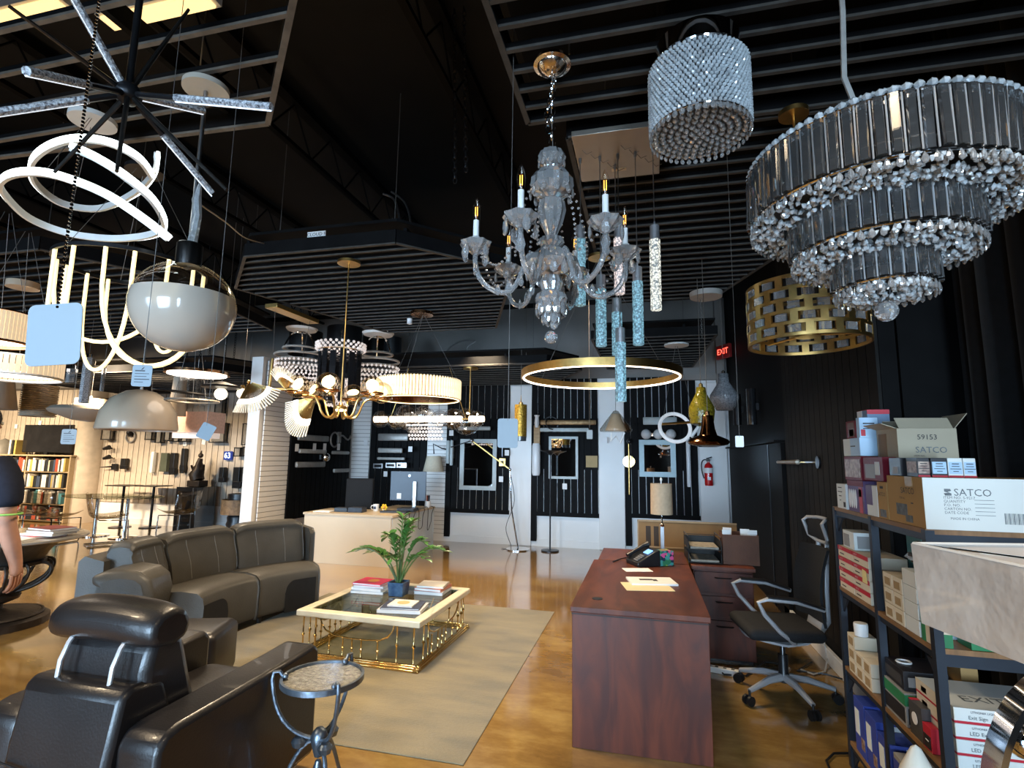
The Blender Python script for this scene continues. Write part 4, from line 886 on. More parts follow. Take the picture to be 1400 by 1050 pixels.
# ---- LEFT: STARBURST OF CRYSTAL RODS
sb = thing('starburst_chandelier', 'sputnik starburst chandelier of bubble crystal rods at the top left', 'chandelier', (-1.624, 1.25, 2.695))
H0 = Vector((-1.624, 1.25, 2.695))
B().ball((0, 0, 0), .042, 16, 10, (1, 1, .9)).O('hub', dark_metal, sb); B().cyl((0, 0, 0), (0, 0, .46), .011).O('stem', dark_metal, sb); B().lathe([(.07, .465), (.07, .44), (.012, .43)], 24).O('canopy', dark_metal, sb)
rodg = mat('bubble_rod', (.85, .88, .92), .12, trans=.35, ior=1.5, noise=(120, .9), bump=(80, .9), col2=(.10, .10, .12), spec=.9)
for p, metal_t in (((-1.618, 1.016, 2.892), .12), ((-1.502, 0.895, 2.482), .45), ((-1.583, 1.506, 2.801), 0.06), ((-1.803, 0.979, 2.462), .3), ((-1.081, 1.267, 2.575), .35), ((-1.557, 1.555, 2.497), .38)):
    v = Vector(p) - H0; m0 = v * metal_t
    r_ = B().cyl(m0, v, .0125, n=8).O('crystal_rod', rodg, sb); B().cyl((0, 0, 0), m0 + v * .02, .010, n=8).O('rod_holder', dark_metal, r_)
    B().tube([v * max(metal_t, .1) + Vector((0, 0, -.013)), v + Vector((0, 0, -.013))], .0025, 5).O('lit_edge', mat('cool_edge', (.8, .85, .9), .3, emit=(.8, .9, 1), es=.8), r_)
for p in ((-1.656, 0.926, 2.727), (-1.588, 1.404, 3.136), (-1.203, 1.254, 2.313), (-1.811, 1.192, 2.409), (-1.379, 1.057, 2.286)):
    B().tube([(0, 0, 0), sub3(p, H0)], [.009, .005], 8).O('metal_rod', mat('gunmetal', (.10, .095, .09), .3, .9, noise=(20, .3)), sb)
# ---- SPIRAL LED RIBBON
sp = thing('spiral_led_pendant', 'spiral white light ribbon pendant at upper left', 'pendant light', (-2.629, 1.868, 2.81)); S0 = Vector((-2.629, 1.868, 2.81))
def smooth_path(pts, n=6):
    P = [Vector(p) for p in pts]; out = []
    for i in range(len(P) - 1):
        p0, p1, p2, p3 = P[max(i - 1, 0)], P[i], P[i + 1], P[min(i + 2, len(P) - 1)]
        for k in range(n):
            t = k / n; out.append(.5 * ((2 * p1) + (p2 - p0) * t + (2 * p0 - 5 * p1 + 4 * p2 - p3) * t * t + (3 * p1 - p0 - 3 * p2 + p3) * t ** 3))
    out.append(P[-1]); return out
path = [(-2.152, 1.818, 2.897), (-2.214, 1.865, 2.823), (-2.544, 2.04, 2.846), (-2.858, 2.119, 2.84), (-2.998, 2.032, 2.842), (-2.964, 1.881, 2.866), (-2.763, 1.724, 2.859), (-2.527, 1.627, 2.854), (-2.353, 1.617, 2.865), (-2.215, 1.653, 2.851), (-2.146, 1.727, 2.818), (-2.221, 1.865, 2.816)]
path2 = [(-2.354, 1.603, 2.816), (-2.179, 1.575, 2.733), (-2.063, 1.614, 2.66), (-2.045, 1.729, 2.613), (-2.128, 1.869, 2.585), (-2.28, 1.985, 2.599), (-2.511, 2.079, 2.63), (-2.774, 2.114, 2.66), (-3.034, 2.094, 2.708), (-3.114, 1.965, 2.74), (-3.001, 1.783, 2.758), (-2.846, 1.667, 2.747), (-2.616, 1.573, 2.711), (-2.385, 1.533, 2.667), (-2.203, 1.535, 2.608), (-2.027, 1.538, 2.528), (-1.902, 1.581, 2.444), (-1.806, 1.616, 2.369)]
for pth in (path, path2):
    sm = [p - S0 for p in smooth_path(pth)]; cen = sum(sm, Vector()) / len(sm)
    rb = B().tube(sm, .01, 4, flat=(.017, .007), upv=(0, 0, 1)).O('ribbon', white_plastic, sp)
    B().tube([p + (p - cen).normalized() * .011 for p in sm], .01, 4, flat=(.012, .006), upv=(0, 0, 1)).O('led_face', led_w, rb)
b = B()
for p in (path[8], path2[13], path2[8]):
    q_ = Vector(p) - S0; b.cyl(q_, (q_.x * .1, q_.y * .1, 3.15 - S0.z), .0015, n=5)
b.O('suspension_wire', wire_m, sp); canopy(B(), (0, 0, CZ - S0.z), .10).O('canopy', white_plastic, sp)
# ---- LED ROPE DRAPE
dr = thing('led_drape_chandelier', 'ring chandelier with drooping warm light ropes behind the glass globe', 'chandelier', (-2.80, 2.31, 0))
B().torus((0, 0, 2.565), .36, .006, 56, 4, flat=(.010, .006)).O('ring', dark_metal, dr)
def rope(a0, a1, dz, z0=2.565, r_=.355):
    p0 = Vector((r_ * math.cos(R(a0)), r_ * math.sin(R(a0)), z0)); p1 = Vector((r_ * math.cos(R(a1)), r_ * math.sin(R(a1)), z0)); pts = []
    for i in range(21):
        t = i / 20; s = math.sin(t * PI); pts.append(p0.lerp(p1, t * t * (3 - 2 * t) if dz > .4 else t) - Vector((0, 0, dz * s ** .55)))
    return B().tube(pts, .0100, 8).O('light_rope', led_y, dr)
for a0, a1, dz in ((178, 320, .60), (196, 275, .40), (215, 345, .46), (160, 60, .52), (300, 30, .58), (250, 200, .58), (120, 10, .45)): rope(a0, a1, dz)
b = B()
for a in (30, 150, 270): b.cyl((.36 * math.cos(R(a)), .36 * math.sin(R(a)), 2.57), (.05 * math.cos(R(a)), .05 * math.sin(R(a)), 3.15), .0015, n=5)
b.O('suspension_wire', wire_m, dr); canopy(B(), (0, 0, CZ), .10).O('canopy', dark_metal, dr)
# ---- GLASS GLOBE PENDANT
gp = thing('globe_pendant', 'big glass globe pendant clear above and milky below at the left', 'pendant light', (-1.89, 1.80, 0))
gz, gr = 2.145, .195
b = B(); n = 28
def gprof(a0, a1, k=1, m=16): return [(gr * 1.03 * k * math.sin(R(a0 + (a1 - a0) * i / m)), gz - gr * .98 * k * math.cos(R(a0 + (a1 - a0) * i / m))) for i in range(m + 1)]
tilt = Matrix.Identity(4)
milk = mat('milk_glass', (.46, .39, .32), .15, trans=.12, noise=(3, .04), coat=.6)
B().lathe(gprof(0, 104), 36, cap=False).O('milk_bowl', milk, gp); B().lathe(gprof(104, 168), 36, cap=False).O('clear_dome', glass, gp)
B().lathe([(0, 2.33), (.048, 2.325), (.05, 2.335), (.05, 2.42), (.045, 2.425), (0, 2.425)], 24).O('cap', mat('bronze_black', (.035, .033, .032), .28, .9, noise=(12, .3)), gp)
B().cyl((0, 0, 2.42), (0, 0, 3.15), .009).O('stem', steel, gp)
B().tube([(.01, .0, 2.43), (.02, .005, 2.55), (.0, .01, 2.63), (.02, 0, 2.70)], [.020, .016, .020, .006], 7).O('plastic_wrap', mat('clear_wrap', (.75, .78, .8), .1, trans=.6, bump=(30, 1), noise=(30, .3)), gp)
canopy(B(), (0, 0, CZ), .095).O('canopy', mat('cream_enamel', (.55, .50, .42), .35, noise=(9, .1)), gp)
# ================================================================ PRICE TAGS
def price_tag(x, y, z, label, sz=(.075, .11), m=tag_blue, rz=0, top=3.15, lines=False, bead=False, tilt=0):
    t = thing('price_tag', label, 'price tag', (x, y, z), R(rz)); w_, h = sz; r_ = w_ * .13; poly = []
    for cx, cz, a0 in ((w_ / 2 - r_, h / 2 - r_, 0), (-w_ / 2 + r_, h / 2 - r_, 90), (-w_ / 2 + r_, -h / 2 + r_, 180), (w_ / 2 - r_, -h / 2 + r_, 270)):
        for i in range(5): a = R(a0 + 22.5 * i); poly.append((cx + r_ * math.cos(a), cz + r_ * math.sin(a)))
    B().prism(poly, -.0008, .0008, Matrix.Rotation(R(tilt), 4, 'Y') @ Matrix.Rotation(PI / 2, 4, 'X')).O('card', m, t, smooth=0)
    b = B()
    if bead:
        k = int((top - z - h / 2) / .0075)
        for i in range(k): b.ball((0, 0, h / 2 - .006 + i * .0075), .0032, 6, 4)
        b.O('bead_chain', chrome, t, stuff=True)
    else: b.cyl((0, 0, h / 2 - .008), (0, 0, (ceil_at(x, y) if top > 3 else top) - z), .0013, n=5); b.O('cord', wire_m, t)
    if lines:
        b = B()
        for i, (l_, hh) in enumerate(((.5, .004), (.72, .002), (.6, .002), (.75, .003), (.45, .002))): b.box((-.36 * w_ + l_ * w_ / 2, -.0012, h * (.22 - .13 * i)), (l_ * w_, .0006, hh))
        b.add([(-.08 * w_, -.0013, h * .26), (.02 * w_, -.0013, h * .36), (.12 * w_, -.0013, h * .42), (.02 * w_, -.0013, h * .28)], [(0, 1, 2, 3)]); b.O('printed_lines', ink, t, smooth=0)
    return t
tx, ty, tz = (-1.018, 0.706, 1.736)
price_tag(tx, ty, tz, 'large blank pale blue price tag on a bead chain nearest the camera at left', (.100, .112), bead=True, rz=12, top=3.17, tilt=-4)
price_tag(-.508, 1.984, 1.623, 'pale blue price tag on a long cord left of the gold lantern', (.078, .112), rz=8)
price_tag(-1.697, 1.474, 1.795, 'printed pale blue price tag above the white dome pendant', (.065, .076), lines=True, rz=20)
price_tag(-1.642, 1.721, 1.613, 'tilted pale blue price tag beside the pink box shade', (.050, .062), rz=40, tilt=24)
price_tag(.443, 2.762, 1.623, 'small white price tag against the black wall at right', (.038, .054), tag_white, top=3.15)
x, y, z = (-3.176, 2.35, 1.612)
price_tag(x, y, z, 'printed pale blue price tag in front of the television', (.075, .085), lines=True, rz=25, top=2.60)
x, y, z = (-0.495, 5, 1.754)
price_tag(x, y, z, 'small pale price tag hanging beside the middle mirror', (.055, .085), tag_blue, top=3.15)
# ================================================================ HANGING LIGHTS, MIDDLE DISTANCE
# ---- gold orb chandelier
oc2 = thing('orb_chandelier', 'brass chandelier of glowing glass orbs on looped arms under the cloud sign', 'chandelier', (-2.42, 3.9, 0))
canopy(B(), (0, 0, CZ), .095).O('canopy', gold, oc2); B().cyl((0, 0, 1.95), (0, 0, 3.15), .006).O('stem', gold, oc2)
B().lathe([(0, 1.90), (.05, 1.905), (.055, 1.925), (.02, 1.94), (.012, 1.96)], 20).O('hub', gold, oc2); B().lathe([(0, 1.885), (.045, 1.89), (.045, 1.90)], 20).O('hub_diffuser', led_n, oc2)
orb_g = thin('orb_glass', (1, .93, .80), .4)
for k in range(6):
    a = R(-75 + 60 * k); dx, dy = math.cos(a), math.sin(a)
    def q(r_, z): return (dx * r_, dy * r_, z)
    am = B().tube(bez(q(.03, 1.93), q(.05, 1.80), q(.14, 1.80), q(.17, 1.93), 9) + bez(q(.17, 1.93), q(.20, 2.02), q(.24, 2.0), q(.30, 2.0), 5)[1:], .009, 8).O('arm', gold, oc2)
    B().torus((dx * .34, dy * .34, 2.02), .085, .008, 30, 6).O('ring', copper, am)
    gb = B().ball((dx * .34, dy * .34, 2.065), .092, 20, 12).O('orb', orb_g, oc2)
    nrm = Vector((dx * .55 + .2, dy * .55 - .75, .35)).normalized(); M = Matrix.Translation((dx * .34, dy * .34, 2.085)) @ nrm.to_track_quat('Z', 'Y').to_matrix().to_4x4()
    B().lathe([(0, .010), (.046, .008), (.052, 0), (.046, -.008), (0, -.010)], 22, M=M).O('light_disc', glow, gb)
# ---- golden fan wings
fw_ = thing('fan_wing_pendant', 'golden fan wing pendant with glowing rib tips at the left of the orb chandelier', 'pendant light', (-3.92, 5.22, 0))
B().box((0, 0, CZ - .03), (.16, .74, .05), R(-2)).O('canopy', gold, fw_, bev=.004)
def fan(piv, L, a0, a1, n, yaw_, squash=.35):
    b = B(); c = B(); d = B()
    for i in range(n):
        a = R(a0 + (a1 - a0) * i / (n - 1)); ll = L * (1 - .12 * math.cos(i / (n - 1) * PI * 1.2)); v = Vector((math.cos(a), -.25 + .25 * math.cos(a * 2), math.sin(a)))
        v.rotate(Matrix.Rotation(yaw_, 3, 'Z')); p = Vector(piv)
        for bb, t0, t1, wd in ((b, .10, .58, .006), (c, .58, .72, .010), (d, .72, 1.0, .008)): bb.tube([p + v * ll * t0, p + v * ll * t1], wd, 4)
    f_ = b.O('fan_ribs', gold, fw_, stuff=True); c.O('led_band', led_n, f_, stuff=True); d.O('rib_tips', mat('ivory_lit', (.85, .75, .6), .4, emit=(1, .82, .55), es=.4), f_, stuff=True)
    B().ball(piv, .02, 10, 8).O('pivot', gold, f_)
fan(sub3((-4.436, 5.2, 2.356), (-3.92, 5.22, 0)), .42, -92, -14, 22, 0)
fan(sub3((-3.608, 5.3, 2.186), (-3.92, 5.22, 0)), .42, -168, -86, 22, .1)
fan(sub3((-3.958, 5.25, 2.253), (-3.92, 5.22, 0)), .24, 48, 132, 14, 0)
B().tube([sub3((-4.452, 5.2, 2.314), (-3.92, 5.22, 0)), sub3((-4.113, 5.2, 2.257), (-3.92, 5.22, 0)), sub3((-3.883, 5.25, 2.268), (-3.92, 5.22, 0)), sub3((-3.608, 5.3, 2.186), (-3.92, 5.22, 0))], .016, 8).O('spine', gold, fw_)
B().cyl(sub3((-4.153, 5.2, 2.266), (-3.92, 5.22, 0)), sub3((-4.136, 5.2, 2.623), (-3.92, 5.22, 0)), .016).O('stem', gold, fw_)
b = B(); b.cyl(sub3((-4.136, 5.2, 2.623), (-3.92, 5.22, 0)), (-.05, -.25, 3.14), .002, n=5); b.cyl(sub3((-3.835, 5.25, 2.267), (-3.92, 5.22, 0)), (.05, .25, 3.14), .002, n=5); b.O('suspension_wire', wire_m, fw_)
x, y, z = (-4.686, 5.4, 2.248)
t = thing('globe_bulb_pendant', 'small glowing round bulb pendant left of the golden fan wings', 'pendant light', (x, y, z)); B().ball((0, 0, 0), .062, 16, 10).O('bulb', mat('bulb_glow', (.9, .8, .6), .3, emit=(1, .86, .62), es=1.6), t); B().cyl((0, 0, .05), (0, 0, .10), .03, .02).O('socket', gold, t); B().cyl((0, 0, .1), (0, 0, ceil_at(x, y) - z), .002, n=5).O('cord', wire_m, t)
# ---- pleated glass drum ring
dr2 = thing('glass_rod_drum', 'glowing round drum of warm ribbed glass rods hung on three wires', 'pendant light', (-2.455, 5.53, 0))
lit_rod = mat('lit_glass_rod', (.9, .8, .62), .2, emit=(1, .80, .50), es=.80, noise=(30, .3))
f = B().lathe([(.013, -.105), (.015, -.09), (.015, .09), (.013, .105), (.005, .115)], 6).O('glass_rod', lit_rod, dr2); n = 84
for i in range(n):
    a = 2 * PI * i / n; p = (.46 * math.cos(a), .46 * math.sin(a), 2.27)
    if i == 0: f.location = p
    else: clone(f, dr2, p)
b = B().torus((0, 0, 2.165), .445, .012, 60, 4, flat=(.006, .022)); b.torus((0, 0, 2.375), .445, .012, 60, 4, flat=(.006, .022)); b.O('frame_ring', gold, dr2)
B().torus((0, 0, 2.158), .45, .007, 60, 6).O('led_strip', glow, dr2); B().lathe([(.425, 2.165), (.425, 2.375)], 48, cap=False).O('inner_band', copper, dr2)
b = B()
for a in (20, 140, 260): b.cyl((.44 * math.cos(R(a)), .44 * math.sin(R(a)), 2.38), (0.02, 0, 3.15), .0022, n=5)
b.O('suspension_wire', wire_m, dr2); canopy(B(), (0, 0, CZ), .13, .035).O('canopy', copper, dr2); B().lathe([(0, 3.02), (.03, 3.03), (.03, 3.09), (0, 3.1)], 10, (-.13, -.04, 0)).O('cable_bundle', tag_white, dr2)
# ---- linear globe bar
lb = thing('globe_bar_light', 'long glowing bar light threaded through clear glass globes', 'pendant light', (-3.136, 7.4, 2.081))
LBZ = 2.84 - Vector((-3.136, 7.4, 2.081)).z
B().cyl((-.86, 0, 0), (.86, 0, 0), .012).O('bar', gold, lb)
for x0, x1 in ((-.86, -.66), (-.60, .54), (.66, .88)):
    tb_ = B().cyl((x0, 0, 0), (x1, 0, 0), .045, n=14).O('light_tube', led_n, lb)
    n = max(2, int((x1 - x0) / .11))
    for i in range(n + 1): xx = x0 + (x1 - x0) * i / n; B().torus((xx, 0, 0), .047, .005, 16, 4, Matrix.Translation((xx, 0, 0)) @ Matrix.Rotation(PI / 2, 4, 'Y') @ Matrix.Translation((-xx, 0, 0))).O('collar', gold, tb_)
for x, dz, r_ in ((-.76, .0, .13), (-.50, -.02, .14), (-.32, .03, .20), (-.07, .06, .14), (.03, .05, .10), (.20, .0, .13), (.42, .0, .16), (.62, -.04, .20), (.78, 0, .12), (-.22, -.10, .12)):
    B().ball((x, .0, dz), r_, 18, 12).O('globe', glass, lb)
b = B()
for x in (-.6, .6): b.cyl((x, 0, .01), (x * .5, 0, LBZ + .1), .003, n=5)
b.cyl((.66, 0, 0), (.66, 0, LBZ), .008); b.O('stem', gold, lb); canopy(B(), (.66, 0, LBZ), .11).O('canopy', gold, lb)
# ---- crystal rectangular chandelier behind the bar
cr_ = thing('crystal_bar_chandelier', 'rectangular crystal chandelier glittering just below the globe bar light', 'chandelier', (-3.352, 7.9, 1.898))
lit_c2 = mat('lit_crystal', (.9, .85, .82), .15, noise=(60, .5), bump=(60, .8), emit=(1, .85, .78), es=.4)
f = None
for r_ in range(4):
    for i in range(11):
        p = (-.26 + .052 * i + (.026 if r_ % 2 else 0), -.07, .07 - .055 * r_)
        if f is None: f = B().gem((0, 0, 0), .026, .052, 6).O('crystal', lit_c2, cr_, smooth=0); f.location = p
        else: clone(f, cr_, p)
B().box((0, 0, .12), (.62, .18, .03)).O('frame', chrome, cr_, smooth=0)
b = B(); b.cyl((-.2, 0, .13), (-.2, 0, .98), .003, n=5); b.cyl((.2, 0, .13), (.2, 0, .98), .003, n=5); b.O('suspension_wire', wire_m, cr_)
# ---- tall black glass cascade chandelier and crystal chandeliers behind the orbs
bc = thing('black_glass_chandelier', 'tall chandelier of dark hanging glass panels behind the orb chandelier', 'chandelier', (-3.766, 6, 2.855))
dkg = mat('dark_glass', (.02, .02, .022), .06, spec=.8, coat=.6, noise=(4, .3)); f = None
for i in range(14):
    a = 2 * PI * i / 14; p = (.26 * math.cos(a), .26 * math.sin(a), -.33 - .04 * (i % 2))
    if f is None: f = B().box((0, 0, 0), (.012, .075, .66)).O('glass_panel', dkg, bc, smooth=0); f.location = p; f.rotation_euler = (0, 0, a)
    else: clone(f, bc, p, a)
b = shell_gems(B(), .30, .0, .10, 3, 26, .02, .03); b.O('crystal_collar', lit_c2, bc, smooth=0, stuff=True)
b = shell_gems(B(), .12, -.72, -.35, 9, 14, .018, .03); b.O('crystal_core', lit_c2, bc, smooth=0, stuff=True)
B().torus((0, 0, .0), .27, .012, 36, 6).O('ring', chrome, bc); B().cyl((0, 0, .0), (0, 0, CZ - Vector((-3.766, 6, 2.855)).z), .006).O('stem', chrome, bc)
for i, (loc, rr, lab) in enumerate((((-4.795, 6.6, 2.881), .34, 'white ringed crystal chandelier behind the left glowing orbs'), ((-3.574, 6.6, 2.762), .30, 'crystal basket chandelier between the right orb and the glass rod drum'))):
    t = thing('crystal_basket_chandelier', lab, 'chandelier', loc)
    b = B()
    for z, k in ((.16, .7), (.06, 1), (-.02, .9)): b.torus((0, 0, z), rr * k, .016, 36, 6)
    b.O('hoop', mat('pale_hoop', (.55, .5, .44), .35, .3, noise=(12, .2)), t)
    b = B(); rng = random.Random(i)
    for j in range(7):
        z = -.04 - .06 * j; r2_ = rr * (1 - (j / 7) ** 2 * .75)
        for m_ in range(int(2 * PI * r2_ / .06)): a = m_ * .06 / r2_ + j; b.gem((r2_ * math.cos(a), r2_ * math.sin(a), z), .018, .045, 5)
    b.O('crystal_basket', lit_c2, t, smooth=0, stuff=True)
    b = B()
    for a in (0, 2.1, 4.2): b.tube(bez((0, 0, .42), (.12 * math.cos(a), .12 * math.sin(a), .40), (rr * .5 * math.cos(a), rr * .5 * math.sin(a), .35), (rr * .7 * math.cos(a), rr * .7 * math.sin(a), .16), 6), .012, 6)
    b.O('arm', chrome, t); B().lathe([(.0, .42), (.20, .43), (.22, .46), (.0, .47)], 26).O('top_plate', white_plastic, t); B().cyl((0, 0, .46), (0, 0, ceil_at(loc[0], loc[1]) - loc[2]), .004, n=6).O('stem', chrome, t)
# black drum shades up by the back wall
for i, (loc, rr, hh, lab) in enumerate((((-5.575, 7.8, 3.403), .27, .40, 'leftmost black drum shade high by the back wall'), ((-4.763, 7.7, 3.4), .29, .42, 'second black drum shade from the left high by the back wall'), ((-4.719, 8.6, 3.487), .24, .42, 'third black drum shade high by the back wall'), ((-4.152, 8.2, 3.332), .15, .40, 'narrow dark cylinder shade hung last in the row of drum shades'))):
    t = thing('black_drum_pendant', lab, 'pendant light', loc)
    B().lathe([(rr, -hh / 2), (rr, hh / 2), (rr - .01, hh / 2), (rr - .01, -hh / 2)], 30, cap=False).O('shade', black_plastic, t)
    b = B()
    for a in (0, 2.1, 4.2): b.cyl((0, 0, hh / 2 - .02), (rr * math.cos(a), rr * math.sin(a), hh / 2 - .02), .004, n=5)
    b.O('spider', chrome, t); B().cyl((0, 0, hh / 2 - .03), (0, 0, ZC - loc[2]), .004, n=5).O('cord', wire_m, t)
    B().torus((0, 0, -hh / 2), rr, .006, 30, 5).O('trim_ring', gold if i == 2 else chrome, t)
# ---- gold lantern, cone, bottle pendants at the back right
x, y, z = (-1.66, 7.2, 2.041)
t = thing('gold_lantern', 'slim gold textured cylinder pendant in front of a white pilaster', 'pendant light', (x, y, z))
B().lathe([(.085, -.22), (.085, .22), (.0, .225)], 22, cap=False).O('cylinder', mat('amber_gold', (.62, .36, .05), .25, .6, noise=(45, .6), bump=(45, 1)), t)
B().lathe([(.08, -.28), (.085, -.22), (.075, -.22), (.07, -.28)], 22, cap=False).O('glass_end', mat('dark_smoke', (.06, .07, .08), .1, noise=(9, .3), spec=.9), t); B().lathe([(0, .22), (.03, .225), (.03, .25), (.008, .26), (.003, .36)], 12).O('cap', gold, t); B().cyl((0, 0, .3), (0, 0, ceil_at(x, y) - z), .003, n=5).O('cord', wire_m, t)
x, y, z = (-0.335, 6.6, 1.951)
t = thing('cone_pendant', 'clear glass cone pendant with cream inner shade before the white pilaster', 'pendant light', (x, y, z))
B().lathe([(.19, -.09), (.195, -.06), (.03, .16), (.0, .17)], 26, cap=False).O('glass_cone', smoke_glass, t); B().lathe([(.13, -.08), (.05, .12), (.03, .13)], 22, cap=False).O('inner_shade', mat('cream_shade', (.66, .56, .44), .6, noise=(9, .1)), t)
B().cyl((0, 0, .15), (0, 0, ceil_at(x, y) - z), .003, n=5).O('cord', wire_m, t); B().tube([(-.05, 0, -.1), (-.06, 0, -.2), (.0, .02, -.14), (.05, 0, -.23), (.1, 0, -.1)], .012, 6).O('hanging_cable', white_plastic, t)
def lathe_pendant(name, px, prof, m, lab, cap_m=gold, top=None, n=24, extra=None):
    t = thing(name, lab, 'pendant light', px); B().lathe(prof, n, cap=False).O('shade', m, t, hollow=.006)
    zt = max(p[1] for p in prof); B().lathe([(.0, zt - .01), (.02, zt - .01), (.018, zt + .03), (.004, zt + .04)], 10).O('cap', cap_m, t); B().cyl((0, 0, zt + .02), (0, 0, ceil_at(px[0], px[1]) - px[2]), .003, n=5).O('cord', wire_m, t)
    if extra: extra(t)
    return t
amberg = mat('olive_glass', (.40, .32, .03), .05, trans=.55, noise=(40, .4), bump=(40, .6))
lathe_pendant('bottle_pendant', (0.508, 5.1, 2.021), [(.055, -.18), (.10, -.16), (.115, -.05), (.11, -.01), (.045, .12), (.04, .17)], amberg, 'olive amber ribbed glass bottle pendant at the back right')
cutg = mat('cut_grey_glass', (.42, .44, .47), .08, trans=.4, noise=(60, .5), bump=(60, .8))
lathe_pendant('bottle_pendant', (0.871, 6.3, 2.257), [(.09, -.17), (.155, -.03), (.15, .0), (.06, .14), (.055, .24)], cutg, 'grey cut glass bottle pendant rightmost by the black wall', chrome)
lathe_pendant('bell_pendant', (0.502, 4.6, 1.764), [(.07, -.125), (.15, -.105), (.165, -.085), (.15, -.065), (.07, -.03), (.055, .02), (.042, .12), (.042, .13)], mat('dark_copper', (.22, .10, .04), .12, 1, noise=(9, .3)), 'dark copper hat shaped pendant lowest at the back right', copper)
x, y, z = (0.614, 5.39, 3.156)
t = thing('drum_canopy', 'plain white round ceiling canopy at the end of the right hand cloud', 'ceiling canopy', (.614, 5.388, CZ)); B().lathe([(.15, -.05), (.155, -.01), (.155, 0)], 30).O('disc', mat('grey_white', (.42, .40, .37), .5, noise=(7, .1)), t); b = B(); chain(b, (-.05, 0, -.05), (-.05, 0, -.45), .03, .003, 6); b.O('chain', wire_m, t)
# ---- ring LED and bars near the right mirror
x, y, z = (0.443, 7.4, 1.953)
t = thing('loop_led_light', 'tilted white tubular loop light above the right mirror', 'pendant light', (x, y, z))
M = Matrix.Rotation(R(70), 4, 'X') @ Matrix.Rotation(R(12), 4, 'Y'); B().torus((-.05, 0, 0), .20, .024, 36, 8, M).O('loop', mat('lit_tube_soft', (.8, .8, .8), .4, emit=(.9, .95, 1), es=.25), t); B().tube([(.15, 0, -.12), (.24, 0, .0), (.27, 0, .12), (.22, 0, .2)], .024, 8).O('loop_tail', white_plastic, t)
B().tube([(-.25, 0, .05), (.25, 0, .08)], .018, 6).O('gold_bar', gold, t); b = B(); b.cyl((-.2, 0, .1), (0, 0, 3.12 - z), .003, n=5); b.cyl((.2, 0, .1), (0, 0, 3.12 - z), .003, n=5); canopy(B(), (0, 0, 3.085 - z), .16).O('canopy', white_plastic, t); b.O('suspension_wire', wire_m, t)
# spare wires, chains and conduit near the ceiling
for i, (p0, p1, lab) in enumerate((((-1.261, 3.2, 4.832), (-1.216, 3.2, 3.372), 'long dark lifting chain hanging beside the joist, left strand'), ((-1.189, 3.2, 4.817), (-1.14, 3.2, 3.443), 'long dark lifting chain hanging beside the joist, right strand'))):
    b = B(); chain(b, (p0[0], p0[1], ZC), p1, .05, .004, 6); tag(b.O('lifting_chain', dark_metal), lab, 'chain')
for i, (px, py, pz, lk) in enumerate(((-8.9, 9.0, 4.5, 2.55), (-8.3, 9.0, 4.5, 3.0), (-6.6, 9.0, 4.5, 3.3))):
    b = B(); chain(b, (px, py, ZC), (px, py, lk), .07, .006, 6); chain(b, (px + .22, py, ZC), (px + .22, py, lk), .07, .006, 6); tag(b.O('lifting_chain', dark_metal), ['pair of black chains hanging leftmost before the grey upper wall', 'pair of black chains hanging in the middle of the grey upper wall', 'pair of black chains above the drum shades by the partition'][i], 'chain')
def flex(pts, r_, m, lab, nm='flexible_conduit'): return tag(B().tube(smooth_path(pts), r_, 7).O(nm, m), lab, 'conduit')
flex([(-3.616, 4.6, 3.726), (-3.533, 4.6, 3.791), (-3.273, 4.6, 3.792), (-2.999, 4.6, 3.751)], .012, steel, 'flexible metal conduit arching on top of the cloud sign panel')
flex([(-2.677, 4.9, 4.32), (-2.553, 4.9, 4.248), (-2.486, 4.9, 4.077), (-2.459, 4.9, 3.862)], .012, steel, 'left of two flexible conduits rising above the cloud')
flex([(-2.583, 4.9, 4.335), (-2.433, 4.9, 4.211), (-2.358, 4.9, 4.039), (-2.341, 4.9, 3.835)], .012, steel, 'right of two flexible conduits rising above the cloud')
flex([(-3.358, 8.6, 3.255), (-3.269, 8.6, 3.421), (-3.043, 8.6, 3.53), (-2.803, 8.6, 3.52), (-2.933, 8.6, 3.422), (-2.956, 8.6, 3.294)], .018, wire_m, 'dark flexible conduit looping over the rear ceiling cloud')
flex([(-1.885, 1.80, 2.62), (-2.282, 2.4, 2.828), (-2.688, 3, 3.028), (-3.127, 3.72, 3.317)], .004, mat('pale_cable', (.45, .43, .40), .5), 'thin pale wire drooping from the glass globe stem to the cloud', 'loose_wire')
